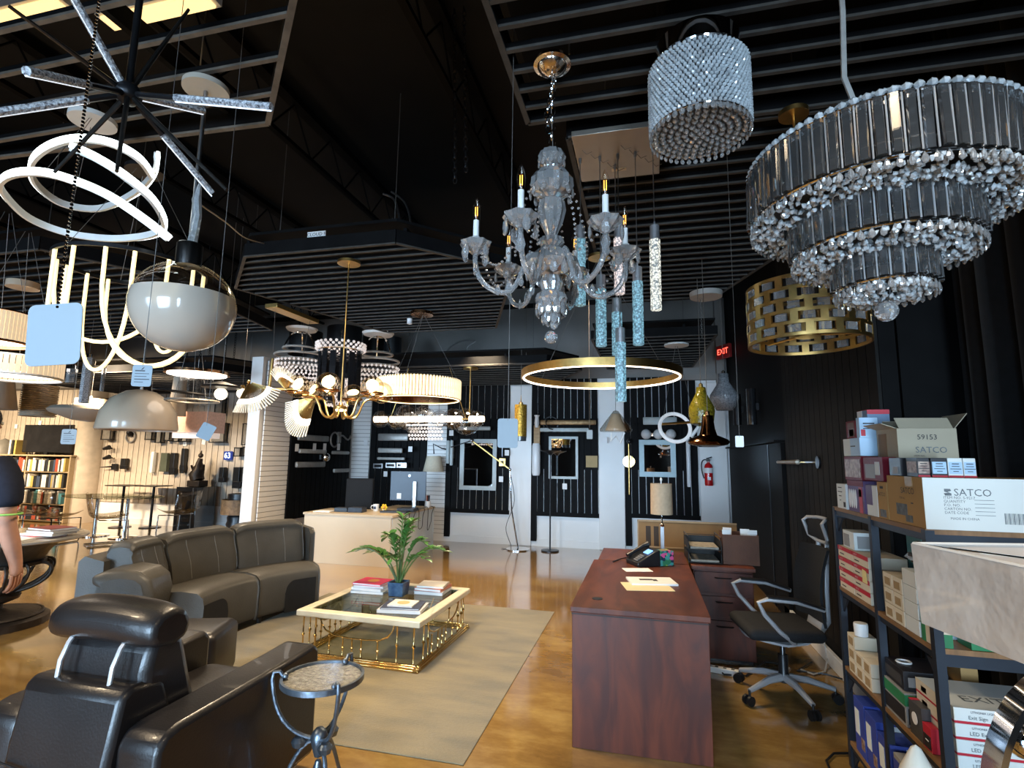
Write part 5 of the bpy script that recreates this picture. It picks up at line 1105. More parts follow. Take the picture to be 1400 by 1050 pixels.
# ================================================================ DINING CORNER
dt_ = thing('dining_table', 'oval glass dining table on a chrome base in the far left corner', 'table', (-9.5, 7.95, 0))
b = B(); poly = [(1.0 * math.cos(2 * PI * i / 40), .55 * math.sin(2 * PI * i / 40)) for i in range(40)]
b.prism(poly, .715, .73); b.O('glass_top', table_glass, dt_, bev=.003)
for x in (-.35, .35): B().lathe([(.24, 0), (.24, .015), (.03, .03), (.03, .70), (.12, .712), (.0, .714)], 22, (x, 0, 0)).O('pedestal', chrome, dt_)
def acrylic_chair(loc, rz, label):
    t = thing('acrylic_chair', label, 'chair', loc, rz, None); b = B(); n = 12; prof = []
    pts = bez((0, -.26, .47), (0, -.1, .42), (0, .12, .42), (0, .20, .46), 6) + bez((0, .20, .46), (0, .26, .50), (0, .27, .64), (0, .31, .84), 6)[1:]
    for p in pts:
        for j in range(7):
            u = -1 + j / 3; wd = .24 - .03 * max(0, p[2] - .6); b.v.append((u * wd, p[1] - .05 * u * u * (1 if p[2] > .5 else 0), p[2] + .06 * u ** 4 * (1 if p[2] < .5 else .3)))
    k = len(pts); b.f = [(i * 7 + j, i * 7 + j + 1, (i + 1) * 7 + j + 1, (i + 1) * 7 + j) for i in range(k - 1) for j in range(6)]
    o = b.O('seat_shell', acrylic, t, smooth=80); q = o.modifiers.new('solidify', 'SOLIDIFY'); q.thickness = .008
    B().tube([(-.2, .24, .012), (-.2, -.26, .012), (-.2, -.29, .06), (-.2, -.27, .40), (-.18, .12, .42), (.18, .12, .42), (.2, -.27, .40), (.2, -.29, .06), (.2, -.26, .012), (.2, .24, .012)], .011, 7, True).O('cantilever_frame', chrome, t)
    return t
for loc, rz, lab in (((-8.75, 7.25, 0), 2.6, 'smoky clear acrylic chair at the near right of the glass dining table'), ((-9.65, 7.10, 0), 3.3, 'smoky clear acrylic chair at the near side of the glass dining table'), ((-8.3, 8.25, 0), 1.4 + 3.14, 'smoky clear acrylic chair at the right end of the glass dining table'), ((-10.5, 7.35, 0), 3.9, 'smoky clear acrylic chair left of the glass dining table, nearest the bookcase')):
    acrylic_chair(loc, rz, lab)
for (x, y), lab in (((-10.5, 9.0), 'left of two small black topped side tables behind the dining set'), ((-9.9, 9.15), 'right of two small black topped side tables behind the dining set')):
    t = thing('bistro_table', lab, 'side table', (x, y, 0)); B().box((0, 0, .845), (.52, .42, .02)).O('top', black_plastic, t, bev=.003); B().lathe([(.20, 0), (.20, .015), (.025, .03), (.025, .835)], 18).O('stem', dark_metal, t)
pd = thing('pedestal', 'glossy black display pedestal below the dark sculpture', 'pedestal', (-8.80, 9.12, 0)); B().box((0, 0, .43), (.50, .50, .86)).O('column', dkg, pd, smooth=0, bev=.005); B().box((.16, -.253, .43), (.02, .008, .84)).O('bright_edge', steel, pd, smooth=0)
sc_ = thing('sculpture', 'dark carved figure sculpture standing on the black pedestal', 'sculpture', (-8.80, 9.12, .862)); bz = mat('dark_bronze', (.035, .022, .014), .45, .3, noise=(8, .5), bump=(20, .6))
B().box((0, 0, .06), (.30, .24, .12)).O('plinth', bz, sc_, bev=.01)
b = B().tube([(0, 0, .12), (-.05, 0, .24), (.02, 0, .36), (0, 0, .48), (.02, 0, .56)], [.13, .14, .10, .06, .045], 10); b.ball((.02, 0, .62), .05, 12, 8)
b.tube([(.02, 0, .44), (.12, -.02, .34), (.15, -.04, .44)], [.045, .04, .025], 8); b.tube([(0, 0, .44), (-.12, -.02, .34), (-.17, -.02, .42)], [.045, .04, .02], 8); b.tube([(.02, 0, .64), (.03, 0, .72)], [.03, .01], 8); b.O('figure', bz, sc_)
dl = thing('drum_table_lamp', 'brown drum shade lamp on a ribbed black stool by the partition', 'lamp', (-7.25, 8.55, 0))
B().lathe([(.20, 0), (.22, .04), (.20, .08), (.22, .14), (.20, .20), (.22, .26), (.20, .32), (.21, .38), (.19, .42), (0, .42)], 24).O('ribbed_base', black_plastic, dl)
B().lathe([(.32, .44), (.32, .70), (.31, .70), (.31, .44)], 28, cap=False).O('shade', mat('brown_bark_shade', (.20, .13, .07), .6, noise=(14, .5), bump=(40, .8)), dl); B().lathe([(0, .69), (.22, .70), (.22, .80), (.0, .80)], 24).O('top_drum', black_plastic, dl); B().cyl((0, 0, .4), (0, 0, .7), .02).O('stem', dark_metal, dl)
# ---- bookcase with books and television
bcx = -13.35; BW = 2.5
bs = thing('bookcase', 'long low light wood bookcase full of books at far left', 'bookcase', (bcx, 9.2, 0)); oak = mat('pale_oak', (.42, .32, .20), .5, noise=(6, .2), aniso=(1, 8, 8))
SH = (.04, .385, .73, 1.075)
for z in SH: B().box((0, 0, z), (BW - .04, .30, .025)).O('shelf', oak, bs, smooth=0)
B().box((0, 0, 1.43), (BW + .10, .36, .03)).O('bookcase_top', oak, bs, smooth=0)
for x in (-BW / 2, 0, BW / 2): B().box((x, 0, .71), (.03, .32, 1.41)).O('upright', oak, bs, smooth=0)
B().box((0, .155, .71), (BW, .01, 1.40)).O('back_panel', mat('dark_back', (.05, .045, .04), .8, noise=(9, .2)), bs, smooth=0)
cols = [((.35, .07, .04), 'red'), ((.75, .73, .68), 'white'), ((.02, .022, .025), 'black'), ((.45, .33, .10), 'mustard'), ((.05, .07, .12), 'navy'), ((.60, .52, .40), 'cream'), ((.06, .20, .24), 'teal'), ((.28, .27, .26), 'grey')]
bmats = [mat('spine_' + n, c, .5, noise=(9, .15)) for c, n in cols]; rng = random.Random(11)
plan = [[0, 0, 1, 2, 1, 3, 1, 1, 2, 1, 5, 1, 2, 2, 5, 2, 2, 4], [1, 1, 2, 2, 4, 3, 7, 2, 1, 5, 3, 2, 2, 4, 4, 2], [6, 6, 1, 1, 0, 2, 7, 7, 1, 7, 2, 2, 7], [2, 2, 0, 0, 2, 7, 0, 2]]
for ri, row in enumerate(plan):
    zz = SH[3 - ri] + .0135; rn = ('top', 'second', 'third', 'bottom')[ri]
    x = -BW / 2 + .10; k = 0; made = []
    while x < BW / 2 - .12:
        if abs(x) < .06: x = .03
        ci = row[k % len(row)]; wd = rng.uniform(.030, .066); h = rng.uniform(.22, .295)
        o = B().box((0, 0, h / 2), (wd, .2, h)).O('book', bmats[ci], None, smooth=0); o.location = (bcx + x + wd / 2, 9.13, zz); made.append((o, ci)); x += wd + .006; k += 1
    for i, (o, ci) in enumerate(made):
        n_ = len(made) - i; od = str(n_) + ('th' if 10 < n_ % 100 < 14 else {1: 'st', 2: 'nd', 3: 'rd'}.get(n_ % 10, 'th'))
        tag(o, '%s spined book, %s from the right end of the bookcase %s shelf' % (cols[ci][1], od, rn), 'book', 'books on the %s bookcase shelf' % rn)
tv = thing('television', 'black flat television standing on the bookcase', 'television', (-13.05, 9.22, 1.4465)); B().box((0, 0, .36), (1.42, .045, .62)).O('bezel', black_plastic, tv, bev=.004); B().box((0, -.024, .36), (1.38, .004, .58)).O('screen', dkg, tv, smooth=0); B().box((0, 0, .03), (.10, .05, .06)).O('neck', black_plastic, tv, smooth=0); B().box((0, -.02, .005), (.6, .22, .01)).O('stand', black_plastic, tv, smooth=0)
for i, (x, c, lab) in enumerate(((-13.98, 1, 'white upright binder left of the television'), (-13.90, 2, 'black upright binder left of the television'), (-13.82, 3, 'orange mustard book leaning beside the television'))):
    o = B().box((0, 0, .16), (.05, .22, .32)).O('book', bmats[c], None, smooth=0); o.location = (x, 9.2, 1.446); tag(o, lab, 'book')
o = B().lathe([(.24, 0), (.22, .12), (.12, .30), (.0, .36)], 20).O('helmet_shade', mat('dim_grey', (.16, .15, .13), .5, noise=(9, .2)), None); o.location = (-14.32, 9.2, 1.446); tag(o, 'grey domed object on the bookcase at the far left', 'lamp shade')
# ================================================================ IRON PEDESTAL TABLE WITH MAGAZINES
it = thing('pedestal_table', 'round marble topped table on a dark scrolled iron base at the left edge', 'table', (-5.62, 3.70, 0)); rust = mat('dark_rusted_iron', (.05, .036, .026), .5, .5, noise=(9, .5), bump=(25, .5))
mar = mat('grey_marble', (.36, .33, .29), .2, noise=(2.5, .5), coat=.3)
B().lathe([(.0, .735), (.60, .735), (.62, .745), (.62, .76), (.60, .768), (.0, .768)], 44).O('marble_top', mar, it)
B().lathe([(.30, .54), (.33, .60), (.37, .66), (.44, .72), (.44, .735), (.0, .735)], 30).O('carved_neck', mat('carved_dark_stone', (.05, .045, .04), .5, noise=(7, .7), bump=(9, 1)), it)
B().lathe([(.30, .51), (.33, .52), (.33, .545), (.30, .55)], 30).O('collar', rust, it)
for k in range(14):
    a = 2 * PI * k / 14; dx, dy = math.cos(a), math.sin(a); s = 1 if k % 2 else .84
    B().tube(bez((dx * .29, dy * .29, .53), (dx * .50 * s, dy * .50 * s, .56), (dx * .46 * s, dy * .46 * s, .33), (dx * .10, dy * .10, .27), 10), .014, 7).O('scroll_rod', rust, it)
B().lathe([(.05, .17), (.10, .19), (.17, .22), (.18, .25), (.14, .28), (.07, .29)], 22).O('urn', rust, it)
B().lathe([(.40, 0), (.40, .06), (.37, .075), (.34, .08), (.33, .10), (.12, .115), (.07, .14), (.06, .18)], 36).O('foot', rust, it); B().torus((0, 0, .088), .345, .014, 44, 6).O('rope_trim', rust, it)
red = mat('red_cover', (.55, .06, .03), .4, noise=(6, .2))
for i, (x, y, z, sz, rz, m_, lab) in enumerate(((-5.24, 3.48, .769, (.30, .23, .016), 20, paper, 'white magazine at the front of the pedestal table stack'), (-5.30, 3.78, .769, (.34, .26, .020), -10, red, 'red catalogue on the pedestal table'), (-5.22, 3.80, .790, (.32, .25, .018), 8, paper, 'white magazine lying on the red catalogue'), (-5.20, 3.82, .809, (.30, .24, .018), 2, bmats[7], 'grey covered magazine near the top of the pedestal table stack'), (-5.24, 3.84, .828, (.31, .22, .016), -6, mat('maroon_cover', (.20, .05, .05), .5, noise=(6, .2)), 'maroon book on top of the pedestal table stack'))):
    t = thing('magazine', lab, 'magazine', (x, y, z), R(rz)); B().box((0, 0, sz[2] / 2), (sz[0] - .004, sz[1] - .004, sz[2] - .004)).O('pages', paper, t, smooth=0); b = B().box((0, 0, .001), (sz[0], sz[1], .002)); b.box((0, 0, sz[2] - .001), (sz[0], sz[1], .002)); b.O('cover', m_, t, smooth=0)
# ================================================================ PERSON
def skin(name, V, E, rad, m, parent, sub=2):
    me = bpy.data.meshes.new(name); me.from_pydata(V, E, []); o = bpy.data.objects.new(name, me); COL.objects.link(o); me.materials.append(m); o.parent = parent
    s = o.modifiers.new('skin', 'SKIN'); s.use_smooth_shade = True
    sv = me.skin_vertices[0].data
    for i, r_ in enumerate(rad): sv[i].radius = r_ if isinstance(r_, tuple) else (r_, r_); sv[i].use_root = (i == 0)
    q = o.modifiers.new('subdivision', 'SUBSURF'); q.levels = q.render_levels = sub; return o
pr = thing('person', 'person in dark navy tee with green sleeve trim, arm hanging, cut by left edge', 'person', (-3.77, 2.27, 0), R(16))
flesh = mat('skin_tone', (.52, .27, .18), .5, noise=(14, .15)); navy = mat('navy_tee', (.018, .021, .034), .9, noise=(30, .2), spec=.2); jean = mat('dark_trousers', (.03, .035, .05), .8, noise=(30, .3)); hairm = mat('dark_hair', (.03, .02, .012), .6, noise=(40, .4))
V = [(0, 0, .96), (0, .01, 1.12), (0, .0, 1.30), (0, -.01, 1.43), (0, .0, 1.51), (0, .02, 1.58), (0, .03, 1.66), (0, .03, 1.75)]; E = [(0, 1), (1, 2), (2, 3), (3, 4), (4, 5), (5, 6), (6, 7)]; rad = [(.15, .11), (.14, .10), (.16, .11), (.13, .085), .062, .07, (.078, .092), (.062, .078)]
for s in (1, -1):
    k = len(V); V += [(s * .17, -.01, 1.43), (s * .215, -.01, 1.37), (s * .232, -.015, 1.25), (s * .240, .0, 1.12), (s * .243, .05, 1.0), (s * .238, .10, .895), (s * .235, .115, .85), (s * .232, .125, .80)]
    E += [(3, k)] + [(k + i, k + i + 1) for i in range(7)]; rad += [.075, .068, .056, .048, .046, .034, (.036, .028), (.040, .022)]
    k = len(V); V += [(s * .095, 0, .90), (s * .105, .01, .70), (s * .11, .02, .50), (s * .11, .0, .28), (s * .11, -.02, .10), (s * .115, .06, .035), (s * .12, .13, .03)]
    E += [(0, k)] + [(k + i, k + i + 1) for i in range(6)]; rad += [.10, .085, .06, .055, .04, .045, .035]
body = skin('body', V, E, rad, flesh, pr)
for s in (1, -1):      # hands: four fingers and thumb, relaxed curl, rooted in the palm
    for j, (o_, ln) in enumerate(((-.030, .072), (-.010, .082), (.012, .076), (.032, .060))):
        x = s * .232 ; y0 = .125 + o_ * 1.0
        p = [(x, y0, .815), (x - s * .004, y0 + .006, .785), (x - s * .012, y0 + .012, .785 - ln * .45), (x - s * .030, y0 + .012, .785 - ln * .85), (x - s * .046, y0 + .008, .785 - ln * .95)]
        skin('finger', p, [(0, 1), (1, 2), (2, 3), (3, 4)], [.010, .0095, .009, .008, .0065], flesh, body, 1)
    x = s * .228; p = [(x, .145, .85), (x - s * .01, .172, .83), (x - s * .018, .188, .80), (x - s * .026, .190, .775)]
    skin('thumb', p, [(0, 1), (1, 2), (2, 3)], [.013, .012, .010, .008], flesh, body, 1)
    B().ball((s * .088, .02, 1.665), .028, 10, 8, (.4, .8, 1.2)).O('ear', flesh, body); B().ball((s * .032, .118, 1.69), .011, 10, 8).O('eye', white_plastic, body)
B().tube([(0, .115, 1.70), (0, .140, 1.665), (0, .118, 1.655)], [.010, .016, .012], 8).O('nose', flesh, body); B().tube([(-.025, .108, 1.625), (0, .116, 1.623), (.025, .108, 1.625)], .006, 6).O('mouth', mat('lips', (.42, .16, .13), .5, noise=(9, .1)), body)
B().ball((0, .008, 1.715), .105, 18, 12, (.88, 1.02, .88)).O('hair', hairm, pr)
V = [(0, 0, .80), (0, .01, 1.08), (0, .0, 1.28), (0, -.01, 1.42), (0, .0, 1.475)]; E = [(0, 1), (1, 2), (2, 3), (3, 4)]; rad = [(.185, .14), (.18, .135), (.19, .135), (.15, .10), .075]
for s in (1, -1):
    k = len(V); V += [(s * .17, -.01, 1.43), (s * .222, -.01, 1.36), (s * .238, -.014, 1.26), (s * .242, -.012, 1.20)]; E += [(3, k)] + [(k + i, k + i + 1) for i in range(3)]; rad += [.088, .085, .078, .076]
sh = skin('tee_shirt', V, E, rad, navy, pr)
for s in (1, -1): B().torus((s * .243, -.012, 1.172), .070, .006, 26, 6).O('sleeve_trim', mat('green_trim', (.25, .55, .12), .6, noise=(20, .1)), sh)
V = [(0, 0, .96), (0, 0, 1.14)]; E = [(0, 1)]; rad = [(.172, .132), (.165, .125)]
for s in (1, -1):
    k = len(V); V += [(s * .095, 0, .88), (s * .105, .01, .70), (s * .11, .02, .50), (s * .11, 0, .28), (s * .11, -.02, .09)]; E += [(0, k)] + [(k + i, k + i + 1) for i in range(4)]; rad += [.118, .10, .082, .074, .07]
skin('trousers', V, E, rad, jean, pr)
for s in (1, -1): B().tube([(s * .11, -.06, .045), (s * .115, .02, .05), (s * .12, .12, .035), (s * .12, .17, .03)], [.045, .05, .045, .03], 10).O('shoe', black_plastic, pr)
# ================================================================ LEFT PENDANTS
cream_g = mat('cream_gloss', (.62, .50, .37), .25, noise=(3, .05), coat=.5); greige = mat('greige_matte', (.56, .47, .37), .6, noise=(5, .08)); ivory = mat('ivory_fabric', (.78, .68, .54), .8, noise=(30, .15))
lathe_pendant('dome_pendant', (-7.116, 6.2, 2.091), [(.50, -.25), (.51, -.23), (.47, .02), (.36, .20), (.20, .31), (.04, .35), (.0, .35)], cream_g, 'glossy cream dome pendant over the dining corner', white_plastic)
lathe_pendant('saucer_pendant', (-8.56, 6.6, 2.133), [(.0, -.14), (.22, -.11), (.50, .0), (.53, .04), (.48, .09), (.22, .13), (.21, .23), (.0, .24)], greige, 'flat greige saucer pendant left of the cream dome', white_plastic, n=36)
x, y, z = (-8.273, 7.4, 2.072)
t = thing('pyramid_pendant', 'dark brown pyramid pendant with gold inside below the cream dome', 'pendant light', (x, y, z)); b = B()
b.add([(-.72, -.35, -.12), (.72, -.35, -.12), (.72, .35, -.12), (-.72, .35, -.12), (-.16, -.12, .16), (.16, -.12, .16), (.16, .12, .16), (-.16, .12, .16)], [(0, 1, 5, 4), (2, 3, 7, 6), (3, 0, 4, 7), (4, 5, 6, 7)]); b.O('shade', mat('dark_walnut', (.06, .035, .02), .5, noise=(6, .3)), t, smooth=0)
b = B().add([(.20, -.36, -.125), (.74, -.36, -.125), (.18, -.13, .13), (.14, -.13, .10)], [(0, 1, 2, 3)]); b.O('gold_panel', gold, t, smooth=0); B().cyl((0, 0, .15), (0, 0, ceil_at(x, y) - z), .004, n=5).O('cord', wire_m, t)
x, y, z = (-9.64, 6.6, 2.344)
t = thing('ribbed_pendant', 'cream ribbed cylinder pendant third from the left edge', 'pendant light', (x, y, z)); prof = []
for i in range(16): prof += [(.215, -.26 + .0325 * i), (.24, -.26 + .0325 * i + .008), (.24, -.26 + .0325 * i + .020), (.215, -.26 + .0325 * i + .028)]
B().lathe(prof, 30, cap=False).O('ribbed_shade', ivory, t, smooth=30); b = B(); b.cyl((-.05, 0, .2), (-.05, 0, ceil_at(x, y) - z), .004, n=5); b.cyl((.05, 0, .2), (.05, 0, ceil_at(x, y) - z), .004, n=5); b.O('cord', wire_m, t); B().lathe([(.0, .24), (.22, .25), (.0, .26)], 20).O('top_plate', white_plastic, t)
lathe_pendant('cone_shade_pendant', (-9.58, 6, 2.37), [(.23, -.22), (.15, .22), (.14, .22), (.22, -.22)], greige, 'greige tapered shade pendant at the left edge', white_plastic)
x, y, z = (-7.253, 7.4, 2.033)
t = thing('box_shade_pendant', 'pink beige pleated box shade pendant with one open seam', 'pendant light', (x, y, z)); pk = mat('pink_fabric', (.62, .40, .32), .8, noise=(25, .2), emit=(1, .6, .45), es=.08)
B().box((-.22, 0, 0), (.34, .40, .34), .04).O('shade_panel', pk, t, smooth=0); B().box((.17, 0, 0), (.40, .40, .34), .04).O('shade_panel', pk, t, smooth=0); B().box((0, 0, -.21), (.62, .34, .10), .04).O('diffuser', mat('soft_diffuser', (.8, .7, .62), .5, emit=(1, .85, .75), es=.35), t, smooth=0); B().cyl((0, 0, .15), (0, 0, ceil_at(x, y) - z), .004, n=5).O('cord', wire_m, t)
x, y, z = (-5.697, 5.6, 2.249)
t = thing('double_ring_pendant', 'pair of thin dark ring pendants hanging behind the cream dome', 'pendant light', (x, y, z)); B().torus((.10, 0, -.06), .30, .014, 48, 5).O('lower_ring', mat('taupe_ring', (.28, .25, .21), .4, .3, noise=(9, .2)), t); B().torus((-.10, .05, .05), .35, .012, 48, 5, Matrix.Rotation(R(6), 4, 'Y')).O('upper_ring', dark_metal, t)
b = B()
for px_, a in ((.30, 0), (-.2, 1), (.1, .3)): b.cyl((px_, 0, -.04), (.05, 0, ceil_at(x, y) - z), .003, n=5)
b.O('suspension_wire', wire_m, t)
for i, (loc, r_, h, lab) in enumerate((((-4.268, 2.566, 2.349), .21, .20, 'upper warm pleated drum shade glowing at the left edge'), ((-4.504, 2.851, 2.128), .31, .13, 'lower warm pleated drum shade glowing at the left edge'))):
    t = thing('pleated_drum_pendant', lab, 'pendant light', loc); m_ = mat('lit_pleat', (.8, .62, .42), .6, emit=(1, .76, .48), es=.5, noise=(30, .2)); f = None; n = 60
    for k in range(n):
        a = 2 * PI * k / n; p = (r_ * math.cos(a), r_ * math.sin(a), 0)
        if f is None: f = B().box((0, 0, 0), (.012, 2 * PI * r_ / n * .85, h)).O('pleat', m_, t, smooth=0); f.location = p
        else: clone(f, t, p, a)
    b = B().torus((0, 0, h / 2), r_, .008, 40, 5); b.torus((0, 0, -h / 2), r_, .010, 40, 5); b.O('trim_ring', copper if i == 0 else white_plastic, t); B().lathe([(0, -h / 2 + .02), (r_ * .9, -h / 2 + .02)], 30, cap=False).O('diffuser', led_n, t)
    b = B()
    for a in (.3, 2.4, 4.5): b.cyl((r_ * math.cos(a), r_ * math.sin(a), h / 2), (.02 * math.cos(a), .02 * math.sin(a), CZ - loc[2]), .0018, n=5)
    b.O('suspension_wire', wire_m, t)
t = thing('round_canopy', 'cream round ceiling canopy above the glowing drum shades', 'ceiling canopy', (-5.904, 3.755, 3.17)); B().lathe([(.13, -.06), (.13, 0)], 28).O('disc', cream_g, t)
for i, (loc, h, r_, lab) in enumerate((((-6.858, 5.2, 2.424), .58, .055, 'tall clear textured crystal prism pendant under the light ropes'), ((-6.336, 5, 2.402), .30, .022, 'small thin crystal tube pendant right of the tall prism'), ((-6.288, 4.6, 2.376), .16, .05, 'cut crystal drop pendant behind the large blue tag'))):
    t = thing('crystal_prism_pendant', lab, 'pendant light', loc); B().prism([(r_ * math.cos(R(60 * k)), r_ * math.sin(R(60 * k))) for k in range(6)], -h / 2, h / 2).O('prism', crystal if i else rodg, t, smooth=0); B().lathe([(r_ * .6, h / 2), (r_ * .6, h / 2 + .05), (.004, h / 2 + .06)], 10).O('cap', chrome, t); B().cyl((0, 0, h / 2 + .05), (0, 0, ceil_at(loc[0], loc[1]) - loc[2]), .002, n=5).O('cord', wire_m, t)
for i, (loc, r_, lab) in enumerate((((-9.579, 7.9, 2.482), .42, 'grey smoked glass disc pendant behind the saucer pendant'), ((-4.712, 5.1, 2.297), .20, 'dark shallow disc pendant left of the glowing globe bulb'))):
    t = thing('disc_pendant', lab, 'pendant light', loc); B().lathe([(r_ * .2, .05), (r_, .0), (r_, -.02), (.0, -.03)], 32).O('disc', dark_metal if i else smoke_glass, t); B().cyl((0, 0, .03), (0, 0, ceil_at(loc[0], loc[1]) - loc[2]), .003, n=5).O('cord', wire_m, t)
    B().torus((0, 0, -.01), r_, .012, 40, 5).O('rim', chrome if i == 0 else dark_metal, t)
    if i: B().ball((0, 0, -.09), .07, 14, 10).O('bulb', mat('bulb_glow', (.9, .8, .6), .3), t)
x, y, z = (-6.255, 6.3, 2.656)
t = thing('glass_cluster_pendant', 'lit disc pendant with clear glass cylinders above the double rings', 'pendant light', (x, y, z)); B().lathe([(0, 0), (.42, 0), (.42, .04), (0, .06)], 30).O('disc', copper, t); B().lathe([(.25, -.012), (.38, -.012), (.38, -.002), (.25, -.002)], 30).O('light_ring', led_n, t)
for px_, hh in ((-.22, .28), (-.08, .40), (.10, .46), (.20, .30)): B().lathe([(.07, -hh), (.07, -.02)], 16, (px_, 0, 0), cap=False).O('glass_cylinder', glass, t)
B().cyl((0, 0, .05), (0, 0, ceil_at(x, y) - z), .005, n=6).O('stem', chrome, t)
x, y, z = (-7.275, 7, 2.633)
t = thing('tapered_column_pendant', 'tall pale tapered cylinder pendant left of the glass cylinders', 'pendant light', (x, y, z)); B().lathe([(.13, -.52), (.07, .52), (.0, .53)], 20).O('column', greige, t); B().cyl((0, 0, .5), (0, 0, ceil_at(x, y) - z), .004, n=5).O('cord', wire_m, t)
# ================================================================ WALL LIGHTS OF THE DINING CORNER
SX = .0152
def wall_light(loc, kind, w_, h, label):
    w_ *= SX; h *= SX; t = thing('wall_light', label, 'wall light', loc); d = .10
    if kind == 'lantern':
        b = B()
        for sx in (-1, 1):
            for sy in (-1, 0): b.box((sx * w_ / 2, -.02 + sy * d, 0), (.014, .014, h))
        for z in (-h / 2, h / 2): b.box((0, -.07, z), (w_ + .02, d + .02, .02))
        b.O('lantern_frame', dark_metal, t, smooth=0); B().box((0, -.07, 0), (w_ * .8, d * .8, h * .9)).O('glass_pane', mat('dim_glass', (.25, .23, .20), .1, noise=(9, .3), spec=.8), t, smooth=0); B().box((0, 0, 0), (w_ * .5, .03, h * .5)).O('backplate', dark_metal, t, smooth=0)
    elif kind == 'block':
        B().box((0, -.05, 0), (w_, .10, h)).O('body', black_plastic, t, smooth=0, bev=.006); B().box((w_ * .2, -.07, -h * .3), (w_ * 1.3, .08, h * .25)).O('lower_block', dark_metal, t, smooth=0, bev=.004)
    elif kind == 'green':
        B().box((0, -.05, 0), (w_, .08, h), taper=.9).O('body', mat('olive_metal', (.07, .08, .055), .5, noise=(9, .2)), t, smooth=0, bev=.006); B().box((0, 0, 0), (w_ * .6, .03, h * .6)).O('backplate', dark_metal, t, smooth=0)
    elif kind == 'white':
        B().rbox((0, -.05, 0), (w_, .09, h), .02, 2).O('body', white_plastic, t); B().box((0, 0, 0), (w_ * .6, .03, h * .3)).O('backplate', steel, t, smooth=0)
    elif kind == 'ring':
        B().torus((0, -.05, 0), h * .45, .018, 28, 6, Matrix.Rotation(PI / 2, 4, 'X') @ Matrix.Translation((0, 0, 0))).O('ring', grey_metal, t); B().ball((0, -.04, .04), h * .22, 12, 8).O('globe', dark_metal, t); B().box((0, 0, 0), (.1, .03, .1)).O('backplate', dark_metal, t, smooth=0)
    elif kind == 'spot':
        B().tube([(0, 0, 0), (w_ * .2, -.10, 0)], .02, 8).O('bracket', dark_metal, t); B().tube([(w_ * .5, -.12, h * .2), (-w_ * .4, -.14, -h * .15)], [h * .5, h * .28], 10).O('spot_head', dark_metal, t)
    elif kind == 'arm':
        B().box((0, -.02, 0), (.14, .05, .13)).O('backplate', black_plastic, t, smooth=0, bev=.006); B().tube([(-.05, -.06, 0), (-w_, -.10, -.02)], [.02, .008], 8).O('arm', dark_metal, t)
for (p, k, w_, h, lab) in (((-11.542, 9.44, 1.914), 'lantern', 16, 15, 'open square lantern wall light nearest the column'), ((-10.992, 9.44, 1.916), 'ring', 14, 18, 'round globe wall light with ring behind the pyramid pendant'), ((-11.476, 9.44, 1.607), 'spot', 10, 7, 'upper small dark spot wall light left on the pale wall'), ((-11.445, 9.44, 1.399), 'spot', 10, 7, 'lower small dark spot wall light left on the pale wall'), ((-11.315, 9.44, 1.209), 'arm', 20, 8, 'dark wall light with a long pointed arm to the left'), ((-11.022, 9.44, 1.278), 'block', 8, 15, 'black rectangular wall light right of the pointed arm light'),
    ((-10.375, 9.44, 1.919), 'lantern', 11, 15, 'first lantern from the left in the row above the green wall light'), ((-10.115, 9.44, 1.872), 'lantern', 9, 17, 'second lantern from the left in the row above the green wall light'), ((-9.89, 9.44, 1.936), 'lantern', 9, 20, 'third and tallest lantern in the row above the green wall light'), ((-9.651, 9.44, 1.859), 'lantern', 9, 12, 'fourth lantern, just left of the pink box shade'), ((-9.442, 9.44, 1.86), 'lantern', 9, 12, 'fifth lantern, half below the pink box shade'), ((-8.616, 9.44, 1.956), 'lantern', 24, 26, 'largest black lantern right of the tilted blue tag'), ((-8.638, 9.44, 2.511), 'lantern', 12, 22, 'black lantern above the largest lantern'), ((-7.93, 9.44, 1.928), 'lantern', 9, 28, 'tall black lantern nearest the partition'),
    ((-10.257, 9.44, 1.322), 'white', 5, 30, 'slim white wall light left of the green wall light'), ((-9.949, 9.44, 1.327), 'green', 12, 26, 'olive green rectangular wall light'), ((-9.716, 9.44, 1.3), 'block', 7, 30, 'black tall wall light just right of the green one'), ((-9.459, 9.44, 1.365), 'block', 5, 34, 'black slim wall light left of the dark sculpture'), ((-8.453, 9.44, 1.096), 'block', 7, 20, 'black wall light right of the sculpture under the clock'), ((-8.091, 9.44, 1.045), 'block', 10, 28, 'tallest black wall light beside the partition'), ((-7.886, 9.44, 1.108), 'lantern', 7, 19, 'slim black lantern at the edge of the partition'), ((-8.09, 9.44, 1.566), 'lantern', 9, 11, 'left of two small lanterns right of the lit clock'), ((-7.879, 9.44, 1.583), 'lantern', 9, 11, 'right of two small lanterns beside the partition')):
    wall_light(p, k, w_, h, lab)
p = (-8.386, 9.42, 1.487)
t = thing('digital_clock', 'small dark blue lit digital sign reading 63 on the beige wall', 'clock', p); B().box((0, 0, 0), (.18, .04, .18)).O('case', mat('navy_case', (.01, .02, .10), .4, noise=(9, .2), emit=(.02, .06, .4), es=.5), t, smooth=0); text('63', mat('lit_digits', (.8, .9, 1), .4, emit=(.7, .85, 1), es=3), t, (0, -.022, 0), .16)
